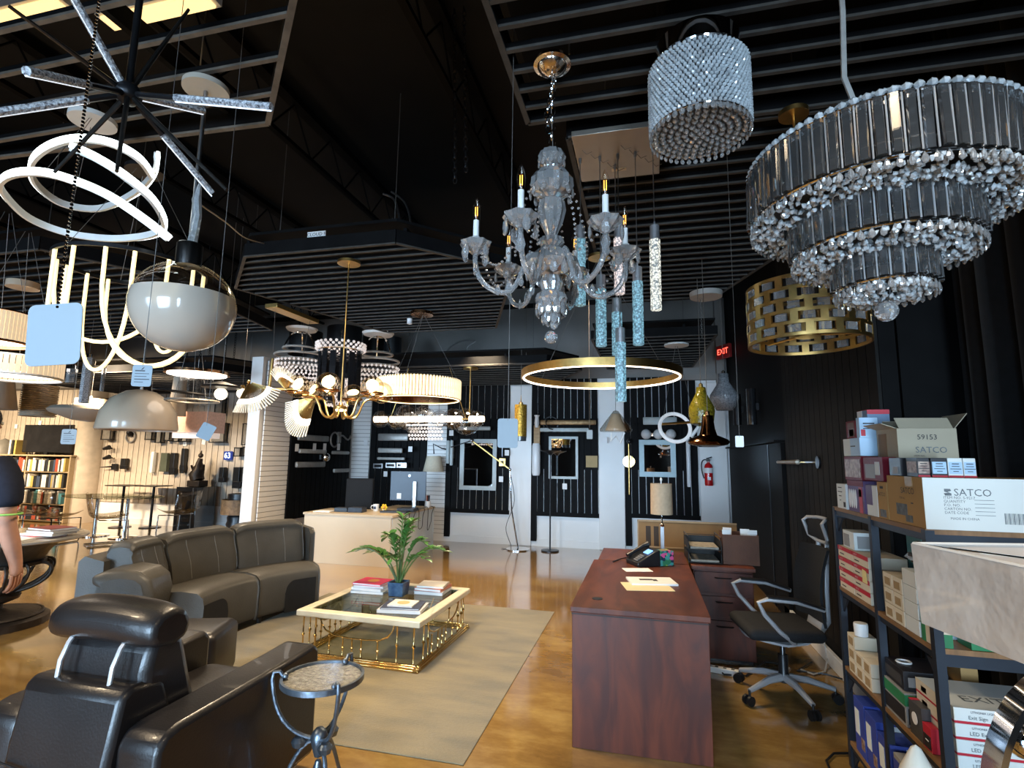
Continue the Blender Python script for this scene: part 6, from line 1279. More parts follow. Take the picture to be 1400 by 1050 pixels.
for i, (px, lab) in enumerate((((-14.432, 9.2, 2.096), 'white card tag leftmost on the beige boards'), ((-13.704, 9.2, 2.179), 'white card tag above the left end of the television'), ((-13.331, 9.2, 1.947), 'white card tag before the television screen'), ((-11.049, 9.2, 2.048), 'tilted white card tag under the pyramid pendant'), ((-9.063, 9.2, 1.762), 'white card tag under the pink box shade'), ((-7.991, 9.2, 1.769), 'tilted white card tag right of the largest lantern'), ((-9.539, 9.2, 1.728), 'white card tag under the tallest lantern'))):
    o = B().box((0, 0, 0), (.09, .003, .10)).O('wall_tag', tag_white, None, smooth=0); o.location = px; o.location.y = 9.455; o.rotation_euler = (0, R((0, 8, 0, 25, 10, 30, 0)[i]), 0); tag(o, lab, 'price tag')
# ================================================================ BACK WALL THINGS
YW = 9.41
def frame_mirror(cx, cz, w_, h, fr, fm, label):
    t = thing('wall_mirror', label, 'mirror', (cx, YW, cz)); B().box((0, 0, 0), (w_, .02, h)).O('mirror_glass', mirror, t, smooth=0)
    b = B(); i = fr
    for c, d in (((0, 0, h / 2 - i / 2), (w_, i)), ((0, 0, -h / 2 + i / 2), (w_, i)), ((-w_ / 2 + i / 2, 0, 0), (i, h - 2 * i)), ((w_ / 2 - i / 2, 0, 0), (i, h - 2 * i))): b.box((c[0], -.016, c[2]), (d[0], .016, d[1]))
    b.O('frame', fm, t, smooth=0, bev=.003); return t
soft = mat('frosted_frame', (.45, .50, .50), .4, noise=(9, .1))
frame_mirror(-2.955, 1.40, .70, .92, .075, soft, 'framed mirror behind the arched steel floor lamp')
frame_mirror(-1.39, 1.545, .52, .74, .045, soft, 'smaller framed mirror on the middle black panel')
frame_mirror(.205, 1.555, .60, .62, .085, mat('aqua_frame', (.40, .55, .60), .4, noise=(9, .1)), 'pale aqua framed mirror left of the fire extinguisher')
def vtube(loc, h, r_, m, lab, name='wall_light', extra=None):
    t = thing(name, lab, 'wall light', loc); B().lathe([(r_ * .8, -h / 2), (r_, -h / 2 + r_ * .6), (r_, h / 2 - r_ * .6), (r_ * .8, h / 2)], 16, (0, -.06, 0)).O('tube', m, t); B().box((0, 0, 0), (.06, .05, min(.2, h * .5))).O('backplate', steel, t, smooth=0)
    if extra: extra(t)
    return t
vtube((-3.527, 9.41, 1.618), .42, .035, soft, 'left one of two vertical tube wall lights beside the first mirror')
vtube((-3.455, 9.41, 1.605), .46, .030, soft, 'right one of two vertical tube wall lights beside the first mirror')
vtube((-1.861, 9.38, 1.508), .56, .075, mat('frost_white', (.7, .72, .74), .3, noise=(9, .06)), 'fat frosted white oblong wall light left of the middle mirror')
vtube((0.7, 9.41, 1.497), .80, .035, mat('frost_white', (.7, .72, .74), .3), 'tall slim white tube wall light right of the aqua framed mirror')
t = thing('torch_wall_light', 'wooden torch wall light with frosted flame glass left of the middle mirror', 'wall light', (-1.851, 9.38, 1.947)); B().box((0, -.05, -.05), (.11, .05, .42)).O('wooden_back', mat('light_wood', (.40, .24, .10), .5, noise=(8, .3), aniso=(1, 1, 4)), t, smooth=0, bev=.004); B().lathe([(.03, .12), (.045, .20), (.035, .30), (.05, .34)], 14, (0, -.07, 0)).O('flame_glass', white_plastic, t)
t = thing('plate_wall_light', 'gold square plate wall light right of the first mirror', 'wall light', (-2.498, 9.41, 1.446)); B().box((0, -.01, 0), (.12, .02, .14)).O('plate', gold, t, smooth=0, bev=.003); B().box((0, -.04, 0), (.04, .05, .05)).O('switch_block', dark_metal, t, smooth=0); B().cyl((0, -.03, .1), (0, -.03, .28), .008).O('stem', steel, t)
t = thing('disc_wall_light', 'round gold disc wall light with a thin vertical rod left of the aqua mirror', 'wall light', (-0.264, 9.4, 1.494)); B().lathe([(0, 0), (.10, 0), (.10, .015), (0, .02)], 26, M=Matrix.Rotation(PI / 2, 4, 'X')).O('disc', brass, t); B().cyl((0, -.05, -.55), (0, -.05, .30), .012).O('rod', gold, t); B().ball((.01, -.06, .34), .045, 12, 8).O('knuckle', dark_metal, t)
def hbar(loc, L, h, d, m, lab, rz=0, name='bath_light'):
    t = thing(name, lab, 'wall light', loc, rz); B().rbox((0, -.07, 0), (L, d, h), min(h, d) * .3, 2).O('bar', m, t); B().box((0, -.005, 0), (L * .35, .07, h * .8)).O('backplate', steel, t, smooth=0); return t
hbar((-1.3, 9.38, 2.155), .98, .085, .05, mat('bronze_bar', (.33, .20, .09), .45, .5, noise=(14, .5), bump=(20, .5)), 'long bronze horizontal bar light above the middle mirror')
t = hbar((-1.365, 9.38, 2.026), .86, .07, .05, soft, 'grey wavy glass bar light just above the middle mirror')
t = thing('ring_wall_light', 'small dark double ring light left of the bronze bar', 'wall light', (-1.6, 9.3, 2.125)); B().torus((0, 0, 0), .13, .010, 28, 6, Matrix.Rotation(PI / 2, 4, 'X')).O('outer_ring', dark_metal, t); B().torus((0, 0, 0), .10, .008, 28, 6, Matrix.Rotation(R(60), 4, 'X') @ Matrix.Rotation(R(40), 4, 'Y')).O('inner_ring', dark_metal, t)
t = thing('globe_bath_light', 'bath light of three white globes above the aqua framed mirror', 'wall light', (0.228, 9.38, 1.955)); B().box((0, 0, .0), (.55, .04, .06)).O('bar', chrome, t, smooth=0)
for x in (-.20, 0, .20): B().ball((x, -.09, 0), .085, 16, 10).O('globe', mat('opal_glass', (.62, .62, .62), .2, noise=(9, .05)), t)
hbar((0.256, 9.38, 2.178), .55, .13, .05, soft, 'pale flat bar light high above the aqua mirror')
hbar((-3.01, 9.36, 2.049), .62, .07, .06, soft, 'pale curved bar light above the first mirror')
# grey lights on the black partition panel (face +X) and behind the monitor
def pbar(loc, L, h, lab, m): return hbar(loc, L, h, .05, m, lab, PI / 2)
sg = mat('satin_grey', (.30, .29, .27), .4, .4, noise=(12, .2)); pale_g = mat('pale_grey_glass', (.42, .41, .38), .3, noise=(12, .2))
for p, L, h, lab, m_ in (((-5.545, 8.055, 1.812), .85, .10, 'topmost dim grey bar light on the black partition panel', sg), ((-5.545, 8.059, 1.589), .75, .07, 'second bar light down on the black partition panel', pale_g), ((-5.545, 8.022, 1.367), .80, .09, 'lowest bar light at the left of the black partition panel', sg), ((-5.545, 8.914, 1.574), .55, .06, 'pale bar light at the right of the black partition panel', pale_g), ((-5.545, 8.973, 1.251), .50, .07, 'short bar light with small glass shades low on the partition panel', pale_g)): pbar(p, L, h, lab, m_)
t = thing('globe_wall_light', 'small round glass wall light between the partition bar lights', 'wall light', (-5.545, 8.411, 1.491), PI / 2); B().ball((0, -.09, 0), .08, 14, 10).O('globe', mirror, t); B().box((0, -.01, 0), (.08, .05, .08)).O('backplate', steel, t, smooth=0)
t = thing('scroll_wall_light', 'looped grey tube wall light at the top right of the partition panel', 'wall light', (-5.545, 8.933, 1.859), PI / 2)
B().torus((-.22, -.06, -.05), .13, .016, 26, 6, Matrix.Translation((-.22, -.06, -.05)) @ Matrix.Rotation(PI / 2, 4, 'X') @ Matrix.Translation((.22, .06, .05))).O('loop', sg, t); B().tube(bez((-.1, -.06, -.05), (.05, -.06, .2), (.2, -.06, -.2), (.32, -.06, .05)), .016, 7).O('scroll_arm', sg, t); B().box((0, 0, .0), (.08, .06, .2)).O('backplate', sg, t, smooth=0)
for p, L, h, lab, m_ in (((-4.62, 9.38, 1.882), .62, .14, 'dim wide bar light at the top of the panel behind the monitor', sg), ((-4.669, 9.38, 1.632), .50, .09, 'frosted half round bar light behind the monitor', pale_g), ((-4.646, 9.38, 1.481), .56, .05, 'slim white bar light just above the monitor', pale_g)): hbar(p, L, h, .06, m_, lab)
for i, (p, lab) in enumerate((((-4.897, 9.38, 1.339), 'left of three small box lights above the monitor'), ((-4.64, 9.38, 1.357), 'middle of three small box lights above the monitor'), ((-4.415, 9.38, 1.361), 'right of three small box lights above the monitor'))):
    t = thing('box_wall_light', lab, 'wall light', p); B().box((0, -.05, 0), (.20, .09, .09)).O('frame', steel, t, smooth=0); B().box((0, -.098, 0), (.15, .006, .045)).O('glass_pane', dkg, t, smooth=0)
n_ = 0
for px, lab in (((-4.783, 9.38, 1.19), 'white label card left of the monitor top'), ((-4.257, 9.3, 1.662), 'white tag on a cord right of the half round bar light'), ((-5.253, 9.42, 1.781), 'white card on the slatwall left of the monitor panel'), ((-2.407, 9.36, 1.617), 'white tag right of the first mirror'), ((-2.507, 9.36, 1.148), 'white tag low at the right of the first mirror'), ((-1.361, 9.36, 1.05), 'white tag below the middle mirror'), ((-0.66, 9.3, 1.848), 'cream tag on the pilaster under the cone pendant'), ((-3.454, 9.3, 1.965), 'white card above the vertical tube lights')):
    o = B().box((0, 0, 0), (.08, .003, .10)).O('wall_tag', tag_white, None, smooth=0); o.location = px; tag(o, lab, 'price tag')
for px, lab in (((-5.45, 7.583, 1.641), 'larger white tag at the left on the partition bar lights'), ((-5.45, 8.057, 1.664), 'white tag in the middle of the partition panel'), ((-5.45, 8.358, 1.671), 'cream tag right of the middle of the partition panel'), ((-5.45, 8.798, 1.681), 'white tag under the looped partition light')):
    o = B().box((0, 0, 0), (.003, .09, .12)).O('wall_tag', tag_white, None, smooth=0); o.location = px; tag(o, lab, 'price tag')
o = B().box((0, 0, 0), (.20, .014, .20)).O('kraft_card', mat('kraft_card', (.42, .30, .14), .7, noise=(9, .1)), None, smooth=0); o.location = (-0.896, 9.4, 1.484); tag(o, 'square tan card at the right edge of the middle black panel', 'card')
# fire extinguisher and exit sign
ex = thing('fire_extinguisher', 'red fire extinguisher hung on the white wall at the back right', 'fire extinguisher', (1.01, 9.38, 1.12)); redp = mat('extinguisher_red', (.55, .012, .015), .25, noise=(9, .15), coat=.4)
B().lathe([(.0, 0), (.062, .005), (.066, .03), (.066, .30), (.055, .345), (.025, .37), (.025, .39), (0, .39)], 24).O('cylinder', redp, ex); B().lathe([(.067, .21), (.067, .29)], 24, cap=False).O('label', tag_white, ex); B().box((-.0, -.066, .12), (.05, .006, .05)).O('emblem', tag_white, ex, smooth=0)
B().box((0, -.01, .42), (.05, .05, .05)).O('valve', black_plastic, ex, smooth=0); B().tube([(-.03, 0, .44), (.06, 0, .47)], .010, 6).O('lever', dark_metal, ex); B().tube(bez((-.02, 0, .42), (-.14, -.02, .46), (-.12, -.02, .25), (-.075, -.03, .12)), .010, 7).O('hose', black_plastic, ex); B().cyl((.02, .0, .43), (.02, -.03, .43), .02).O('gauge', chrome, ex)
xs = thing('exit_sign', 'red lit EXIT sign high in the back right corner', 'exit sign', (1.26, 8.95, 3.26), R(-60)); B().box((0, 0, 0), (.32, .05, .22)).O('housing', mat('sign_housing', (.35, .03, .03), .4, noise=(9, .1)), xs, bev=.004); text('EXIT', mat('exit_red', (1, .1, .08), .4, emit=(1, .08, .05), es=4), xs, (0, -.027, 0), .13)
# ---- floor lamps
al = thing('arc_floor_lamp', 'arched brushed steel floor lamp before the first pilaster', 'floor lamp', (-2.10, 9.02, 0))
B().lathe([(.0, 0), (.20, 0), (.20, .018), (.05, .03), (0, .03)], 30).O('base', chrome, al)
B().tube([(0, 0, .03), (-.12, 0, .65), (-.16, 0, 1.33)], .014, 8).O('pole', chrome, al); B().tube([(-.16, 0, 1.33), (-.86, 0, 1.82)], .014, 8).O('boom', gold, al); B().tube([(-.86, 0, 1.82), (-1.25, 0, 1.70)], .010, 7).O('counter_arm', dark_metal, al); B().ball((-.86, 0, 1.82), .04, 12, 8).O('joint', steel, al); B().ball((-.16, 0, 1.33), .028, 10, 8).O('elbow', chrome, al)
B().tube(smooth_path([(-.16, 0, 1.3), (-.08, .02, .8), (-.22, .02, .35), (-.12, 0, .03), (-.28, -.03, .012)]), .006, 5).O('power_cord', black_plastic, al)
tr = thing('torchiere_lamp', 'thin dark torchiere floor lamp before the second pilaster', 'floor lamp', (-1.56, 9.05, 0)); B().lathe([(0, 0), (.15, 0), (.15, .02), (.02, .03)], 26).O('base', dark_metal, tr); B().cyl((0, 0, .02), (0, 0, 1.60), .013).O('pole', dark_metal, tr); B().lathe([(.02, 1.58), (.06, 1.62), (.17, 1.655), (.175, 1.665), (.0, 1.65)], 26).O('bowl', dark_metal, tr)
wl = thing('swing_arm_lamp', 'cream tapered shade wall lamp on a dark swing arm left of the first mirror', 'wall light', (-3.52, 9.40, 1.66)); B().lathe([(.19, -.40), (.13, -.12), (.12, -.12), (.18, -.40)], 26, (-.22, -.20, 0), cap=False).O('shade', mat('cream_linen', (.58, .52, .40), .8, noise=(40, .1)), wl); B().tube([(0, -.02, 0), (-.10, -.12, .02), (-.24, -.2, .10), (-.22, -.2, -.08)], .012, 7).O('arm', dark_metal, wl); B().box((0, 0, 0), (.07, .03, .16)).O('backplate', dark_metal, wl, smooth=0)
sw = thing('reading_arm_lamp', 'slim metal arm lamp fixed to the black board wall at right', 'wall light', (1.35, 4.764, 1.529)); B().lathe([(0, 0), (.05, 0), (.05, .015), (0, .02)], 18, M=Matrix.Rotation(-PI / 2, 4, 'Y')).O('backplate', dark_metal, sw); B().tube([(0, 0, 0), (-.02, .2, 0), (-.03, .52, .0)], .010, 8).O('arm', chrome, sw); B().tube([(-.03, .50, 0), (-.05, 1.15, -.005)], [.022, .016], 10).O('lamp_head', mat('pale_bronze', (.40, .34, .27), .35, .6, noise=(9, .1)), sw)
for i, (p, lab) in enumerate((((1.3, 8.057, 2.249), 'chrome tube wall spot nearest the white wall on the black side wall'), ((1.3, 7.015, 2.191), 'dark blue tube wall spot beside the chrome one on the black side wall'))):
    t = thing('tube_wall_spot', lab, 'wall light', p); B().cyl((-.02, 0, -.22), (-.02, 0, .22), .055, n=16).O('tube', dkg if i else dark_metal, t); B().box((.03, 0, 0), (.06, .05, .08)).O('bracket', dark_metal, t, smooth=0)
# ================================================================ RECEPTION DESK
cm_ = mat('cream_laminate', (.60, .50, .36), .35, noise=(3, .05)); cw = mat('white_laminate', (.62, .66, .66), .35, noise=(3, .05))
rd = thing('reception_desk', 'L shaped cream reception desk with white end panel behind the coffee table', 'desk', (-4.15, 7.75, 0))
B().box((0, -.71, .335), (1.38, .04, .67)).O('front_panel', cm_, rd, smooth=0); B().box((.68, .04, .335), (.04, 1.50, .67)).O('side_panel', cw, rd, smooth=0); B().box((-.68, -.38, .335), (.04, .66, .67)).O('side_panel', cm_, rd, smooth=0)
B().box((0, -.38, .685), (1.42, .72, .03)).O('desktop', mat('pale_birch', (.55, .43, .28), .35, noise=(4, .12), aniso=(1, 6, 1)), rd, smooth=0); B().box((.36, .41, .685), (.70, .86, .03)).O('side_top', MATS['pale_birch'], rd, smooth=0); B().box((.36, .82, .335), (.68, .03, .67)).O('rear_panel', cw, rd, smooth=0)
RT = .7005
mo = thing('monitor', 'blue grey backed computer monitor on the reception desk', 'monitor', (-3.68, 8.02, RT), R(8)); B().box((0, 0, .36), (.58, .04, .46)).O('casing', mat('blue_grey_plastic', (.06, .085, .12), .4, noise=(6, .1)), mo, bev=.006); B().box((.0, .022, .36), (.54, .004, .42)).O('screen', dkg, mo, smooth=0); B().box((.12, -.045, .22), (.05, .03, .42)).O('stand_neck', steel, mo, smooth=0); B().box((.1, -.03, .006), (.24, .20, .012)).O('stand_foot', steel, mo, smooth=0)
B().lathe([(0, 0), (.02, 0), (.02, .004), (0, .004)], 14, M=Matrix.Translation((.02, -.021, .52)) @ Matrix.Rotation(PI / 2, 4, 'X')).O('badge', steel, mo); B().box((-.14, -.022, .20), (.07, .003, .09), .0).O('sticky_note', tag_white, mo, smooth=0)
mg = thing('mug', 'white patterned mug on the reception desk left of the flower figure', 'mug', (-3.98, 7.55, RT)); B().lathe([(.0, 0), (.042, 0), (.045, .10), (.041, .10), (.039, .01), (0, .01)], 20).O('cup', white_plastic, mg); B().torus((-.055, 0, .05), .03, .007, 16, 6, Matrix.Translation((-.055, 0, .05)) @ Matrix.Rotation(PI / 2, 4, 'X') @ Matrix.Translation((.055, 0, -.05))).O('handle', white_plastic, mg); B().box((.0, -.044, .05), (.04, .006, .04)).O('printed_mark', bmats[4], mg, smooth=0)
fg = thing('flower_figure', 'small yellow flower figure beside the mug on the reception desk', 'ornament', (-3.82, 7.5, RT)); b = B()
for k in range(6): b.ball((.035 * math.cos(k * PI / 3), 0, .06 + .035 * math.sin(k * PI / 3)), .02, 10, 6, (1, .5, 1))
b.O('petals', mat('yellow_plush', (.80, .48, .02), .6, noise=(20, .1)), fg, stuff=True); B().ball((0, -.008, .06), .022, 12, 8).O('centre', MATS['orange_print'], fg); B().cyl((0, 0, 0), (0, 0, .03), .02).O('stand', white_plastic, fg)
for i, (x, y, s, m_, nm, lab, cat) in enumerate(((-3.62, 7.45, (.40, .16, .025), black_plastic, 'keyboard', 'black keyboard at the front of the reception desk', 'keyboard'), (-3.52, 7.68, (.26, .24, .05), black_plastic, 'document_tray', 'black flat tray on the reception desk under the monitor', 'tray'), (-4.38, 7.28, (.20, .15, .06), black_plastic, 'card_reader', 'black small device on the left of the reception desk', 'device'), (-4.15, 7.30, (.22, .18, .07), dark_metal, 'desk_telephone', 'dark telephone in the middle of the reception desk', 'telephone'), (-4.62, 7.18, (.26, .20, .012), paper, 'paper_pad', 'white paper pad at the left end of the reception desk', 'paper'))):
    t = thing(nm, lab, cat, (x, y, RT), R(6)); B().box((0, 0, s[2] / 2), s).O('body', m_, t, smooth=0, bev=.003); B().box((0, -.01, s[2] + .001), (s[0] * .8, s[1] * .6, .003)).O('top_face', ink if m_ is not paper else tag_white, t, smooth=0)
pc = thing('pen_cup', 'white cup with dark bottles at the far right of the reception desk', 'cup', (-3.50, 8.42, RT)); B().lathe([(0, 0), (.04, 0), (.045, .10), (.04, .10), (.036, .01), (0, .01)], 16).O('cup', white_plastic, pc)
for k in range(3): B().cyl((.015 * k - .015, 0, .01), (.02 * k - .02, 0, .19), .012).O('bottle', bmats[(0, 2, 4)[k]], pc)
for i in range(3):
    x0 = -3.430 ; y0 = 7.45 + .36 * i
    tag(B().tube(smooth_path([(-3.47, y0, .715), (-3.40, y0 + .02, .70), (-3.415, y0 + .06, .52 - .08 * i), (-3.40, y0 + .16, .40 + .04 * i), (-3.415, y0 + .22, .60), (-3.40, y0 + .25, .70), (-3.46, y0 + .28, .715)]), .005, 5).O('cable', black_plastic), ('nearest', 'middle', 'farthest')[i] + ' black cable looping over the white end of the reception desk', 'cable')
c2 = thing('task_chair', 'black swivel task chair behind the reception desk', 'chair', (-4.55, 8.05, 0), R(10)); B().rbox((0, 0, .90), (.46, .07, .52), .03, 3).O('backrest', mesh_f, c2); B().rbox((0, -.24, .46), (.48, .46, .08), .035, 3).O('seat', mesh_f, c2); B().tube([(0, -.2, .42), (0, .04, .44), (0, .04, .75)], .025, 8).O('back_stem', black_plastic, c2); B().cyl((0, -.24, .08), (0, -.24, .43), .03).O('column', black_plastic, c2)
for k in range(5): a = R(72 * k); B().tube([(0, -.24, .10), (.28 * math.cos(a), -.24 + .28 * math.sin(a), .05), (.29 * math.cos(a), -.24 + .29 * math.sin(a), .02)], .018, 7).O('base_arm', black_plastic, c2)
# ================================================================ CURTAIN
cu = B(); n = 90; vs = []
for i in range(n + 1):
    t = i / n; y = 3.50 - 2.6 * t; x = 1.74 + .055 * math.sin(t * 2 * PI * 13) + .02 * math.sin(t * 40)
    vs += [(x, y, .02), (x + .012, y, 2.0), (x, y, 4.2)]
cu.add(vs, [(i * 3 + j, i * 3 + 3 + j, i * 3 + 4 + j, i * 3 + 1 + j) for i in range(n) for j in range(2)])
ct_ = thing('curtain', 'black pleated floor length curtain along the right wall behind the boxes', 'curtain', (0, 0, 0)); cu.O('fabric', mat('black_velvet', (.008, .008, .009), .85, noise=(30, .4), sheen=.15), ct_, smooth=80); B().cyl((1.74, 3.52, 4.22), (1.74, .8, 4.22), .018).O('rod', dark_metal, ct_)
# ================================================================ SHELF RACK
RX0, RX1, RY0, RY1 = .985, 1.46, 2.30, 3.30
rk = thing('shelf_rack', 'black metal shelf rack with wood edged shelves full of bulb boxes at right', 'shelf', (RX0, RY0, 0))
blue_blk = mat('blue_black_steel', (.030, .038, .052), .45, .5, noise=(9, .2)); edge = mat('brown_shelf_edge', (.26, .14, .06), .5, noise=(10, .3), aniso=(4, 1, 1))
RW, RD = RX1 - RX0, RY1 - RY0
for x, y in ((.0, 0), (.0, RD), (.0, RD * .52), (RW, 0), (RW, RD)): B().box((x + (.015 if x == 0 else -.015), y + (.015 if y == 0 else -.015), .645), (.03, .03, 1.29)).O('post', blue_blk, rk, smooth=0)
SZ = (.12, .48, .875, 1.285)
for z in SZ:
    B().box((RW / 2, RD / 2, z), (RW - .004, RD - .004, .018)).O('shelf_board', edge, rk, smooth=0)
    b = B(); 
    for c, d in (((RW / 2, .016, z - .03), (RW - .062, .022, .042)), ((RW / 2, RD - .016, z - .03), (RW - .062, .022, .042)), ((RW - .016, RD / 2, z - .03), (.022, RD - .062, .042)), ((.016, RD / 2, z - .022), (.016, RD - .062, .026))): b.box(c, d)
    b.O('shelf_frame', blue_blk, rk, smooth=0)
    b = B()
    for y0, s in ((.03, 1), (RD - .03, -1)): b.add([(.012, y0, z - .045), (.012, y0 + s * .07, z - .045), (.012, y0, z - .12), (.020, y0, z - .045), (.020, y0 + s * .07, z - .045), (.020, y0, z - .12)], [(0, 1, 2), (5, 4, 3), (0, 3, 4, 1), (1, 4, 5, 2), (2, 5, 3, 0)])
    b.O('gusset', blue_blk, rk, smooth=0)
# ---- cartons: c = corner (min x, min y, base z)
kraft_b = mat('kraft_carton', (.42, .25, .09), .65, noise=(5, .12)); kraft_g = mat('grey_kraft', (.42, .36, .26), .7, noise=(5, .12)); wht = mat('white_carton', (.70, .74, .72), .45, noise=(5, .05)); crm = mat('cream_carton', (.66, .58, .44), .55, noise=(8, .08)); redc = mat('red_print', (.50, .02, .04), .4, noise=(9, .1)); maro = mat('maroon_print', (.15, .008, .018), .5, noise=(9, .1), spec=.2); purp = mat('violet_print', (.12, .075, .18), .5, noise=(9, .2)); palb = mat('pale_blue_carton', (.42, .60, .78), .4, noise=(5, .06)); blk = mat('black_carton', (.018, .018, .022), .4, noise=(9, .2)); blu = mat('blue_carton', (.03, .06, .32), .4, noise=(9, .15)); grn = mat('green_carton', (.03, .22, .09), .4, noise=(9, .2)); tealc = mat('teal_carton', (.10, .30, .32), .4, noise=(9, .15)); gryc = mat('grey_carton', (.28, .28, .28), .45, noise=(9, .12)); dkgry = mat('charcoal_carton', (.06, .06, .062), .4, noise=(9, .2)); photo = mat('photo_print', (.50, .38, .30), .4, noise=(45, .7), col2=(.16, .08, .07)); tape_m = mat('tape', (.40, .27, .12), .15, noise=(20, .2))
def carton(c, s, m, label, parts=(), name='box', cat='box', group=None, rz=0):
    t = thing(name, label, cat, (c[0] + s[0] / 2, c[1] + s[1] / 2, c[2]), R(rz), group)
    B().box((0, 0, s[2] / 2), s).O('carton', m, t, smooth=0, bev=.0015)
    for p in parts:     # ('L'|'F'|'T', u0, u1, v0, v1, material, name)  fractions on the left (aisle), front or top face
        f, u0, u1, v0, v1, pm, nm = p; u = (u0 + u1) / 2; v = (v0 + v1) / 2
        if f == 'L': B().box((-s[0] / 2 - .0008, s[1] * (.5 - u), s[2] * v), (.0016, s[1] * (u1 - u0), s[2] * (v1 - v0))).O(nm, pm, t, smooth=0)
        elif f == 'F': B().box((s[0] * (u - .5), -s[1] / 2 - .0008, s[2] * v), (s[0] * (u1 - u0), .0016, s[2] * (v1 - v0))).O(nm, pm, t, smooth=0)
        else: B().box((s[0] * (u - .5), s[1] * (v - .5), s[2] + .0008), (s[0] * (u1 - u0), s[1] * (v1 - v0), .0016)).O(nm, pm, t, smooth=0)
    return t, s
def ltext(ts, body, u, v, size, m=ink):      # lettering on the left (aisle) face; '~n' = n illegible small print lengths
    if body[0] == '~': return B().box((-ts[1][0] / 2 - .0014, ts[1][1] * (.5 - u), ts[1][2] * v), (.0008, size * .5 * int(body[1:]), size * .35)).O('print_line', m, ts[0], smooth=0)
    t, s = ts; return text(body, m, t, (-s[0] / 2 - .002, s[1] * (.5 - u), s[2] * v), size, (90, 0, -90))
def ftext(ts, body, u, v, size, m=ink, align='CENTER'):
    if body[0] == '~': return B().box((ts[1][0] * (u - .5), -ts[1][1] / 2 - .0022, ts[1][2] * v), (size * .5 * int(body[1:]), .0008, size * .35)).O('print_line', m, ts[0], smooth=0)
    t, s = ts; return text(body, m, t, (s[0] * (u - .5), -s[1] / 2 - .002, s[2] * v), size, (90, 0, 0), align=align)
T1 = SZ[3] + .0095
fade = mat('grey_print', (.16, .19, .21), .6, noise=(40, .5))
b1 = carton((.990, 2.300, T1), (.56, .30, .185), kraft_b, 'big carton on the top shelf with white printed front and brown side', [('F', 0, 1, 0, 1, wht, 'white_front'), ('L', .55, .75, .80, 1, tape_m, 'tape'), ('L', .25, .55, .18, .42, fade, 'barcode'), ('L', .5, .68, .06, .2, fade, 'stamp')])
ftext(b1, 'SATCO', .275, .72, .036, fade)
B().add([(0.024, 0, 0), (0.004, 0, 0), (0.0, 0, 0.008), (0.014, 0, 0.01), (0.002, 0, 0.014), (0.002, 0, 0.024), (0.021, 0, 0.024), (0.024, 0, 0.017), (0.012, 0, 0.013), (0.024, 0, 0.008)], [(0, 1, 2, 3, 9), (3, 4, 8, 9), (8, 4, 5, 6, 7)], Matrix.Translation((-.28 + .064, -.1525, .185 * .66))).O('emblem', fade, b1[0], smooth=0)
for i, s_ in enumerate(('ITEM NO. S-9217', 'QUANTITY', 'P.O. NO.', 'CARTON NO.', 'DATE CODE')): ftext(b1, s_, .11, .62 - .072 * i, .0135, fade, 'LEFT')
ftext(b1, 'MADE IN CHINA', .14, .22, .012, fade, 'LEFT')
for i in range(5): B().box((-.28 + .187, -.1525, .185 * (.585 - .072 * i)), (.060, .001, .0014)).O('rule_line', fade, b1[0], smooth=0)
for i in range(14): B().box((-.28 + .245 + .0045 * i, -.1525, .046), (.0012 + .0016 * ((i * 7) % 3 == 0), .001, .038)).O('barcode_bar', fade, b1[0], smooth=0)
ltext(b1, 'SATCO', .60, .70, .034); ltext(b1, 'ITEM NO.', .45, .54, .012); ltext(b1, '~3', .7, .46, .012)
b2 = carton((1.05, 2.62, T1), (.22, .21, .385), kraft_g, 'tall open grey kraft carton at the back of the top shelf', [('L', .1, .5, .55, .95, mat('kraft_dark', (.26, .16, .08), .7, noise=(9, .2)), 'side_stripe')])
ftext(b2, 'SATCO', .55, .76, .036, fade); ftext(b2, '59153', .50, .90, .030); ftext(b2, 'ITEM NO.', .35, .695, .010)
for y, a, nm in ((.125, 25, 'flap'), (-.125, -20, 'flap')): 
    o = B().box((0, 0, .03), (.20, .003, .06)).O(nm, kraft_g, b2[0], smooth=0); o.location = (0, y * .8, .385); o.rotation_euler = (R(a * 2), 0, 0)
o = B().box((0, 0, .04), (.003, .19, .08)).O('flap', kraft_g, b2[0], smooth=0); o.location = (.108, 0, .385); o.rotation_euler = (0, R(38), 0)
o = B().box((0, 0, .03), (.003, .19, .06)).O('flap', kraft_g, b2[0], smooth=0); o.location = (-.108, 0, .385); o.rotation_euler = (0, R(-70), 0)
T2 = T1 + .185 + .001
for i, (x, m_, pm, lab) in enumerate(((1.005, blk, photo, 'dark bulb box leftmost of the row on the big carton'), (1.052, blk, palb, 'black topped bulb box second in the row on the big carton'), (1.108, wht, palb, 'white bulb box third in the row on the big carton'), (1.160, wht, palb, 'white bulb box at the right end of the row on the big carton'))):
    bx = carton((x, 2.36 + .004 * i, T2), ((.040, .052, .048, .040)[i], .09, .072), m_, lab, [('F', .06, .94, .18, .80, pm, 'front_panel'), ('F', 0, 1, 0, .10, redc, 'red_band'), ('L', .1, .9, .2, .8, photo, 'side_panel')])
    for k in range(4): ftext(bx, ('~5', '~7', '~10', '~5')[k], .5, .70 - .13 * k, .007 if k else .009)
bx = carton((.988, 2.605, T1), (.055, .095, .155), kraft_b, 'slim kraft box left of the big carton on the top shelf', [('L', .2, .8, .05, .25, fade, 'barcode')]); ltext(bx, 'SATCO', .5, .66, .022); ltext(bx, '~2', .5, .85, .03)
bx = carton((.990, 2.71, T1), (.055, .12, .135), wht, 'white and violet bulb pack between kraft box and candle bulb pack', [('L', 0, .55, .35, 1, purp, 'violet_panel')])
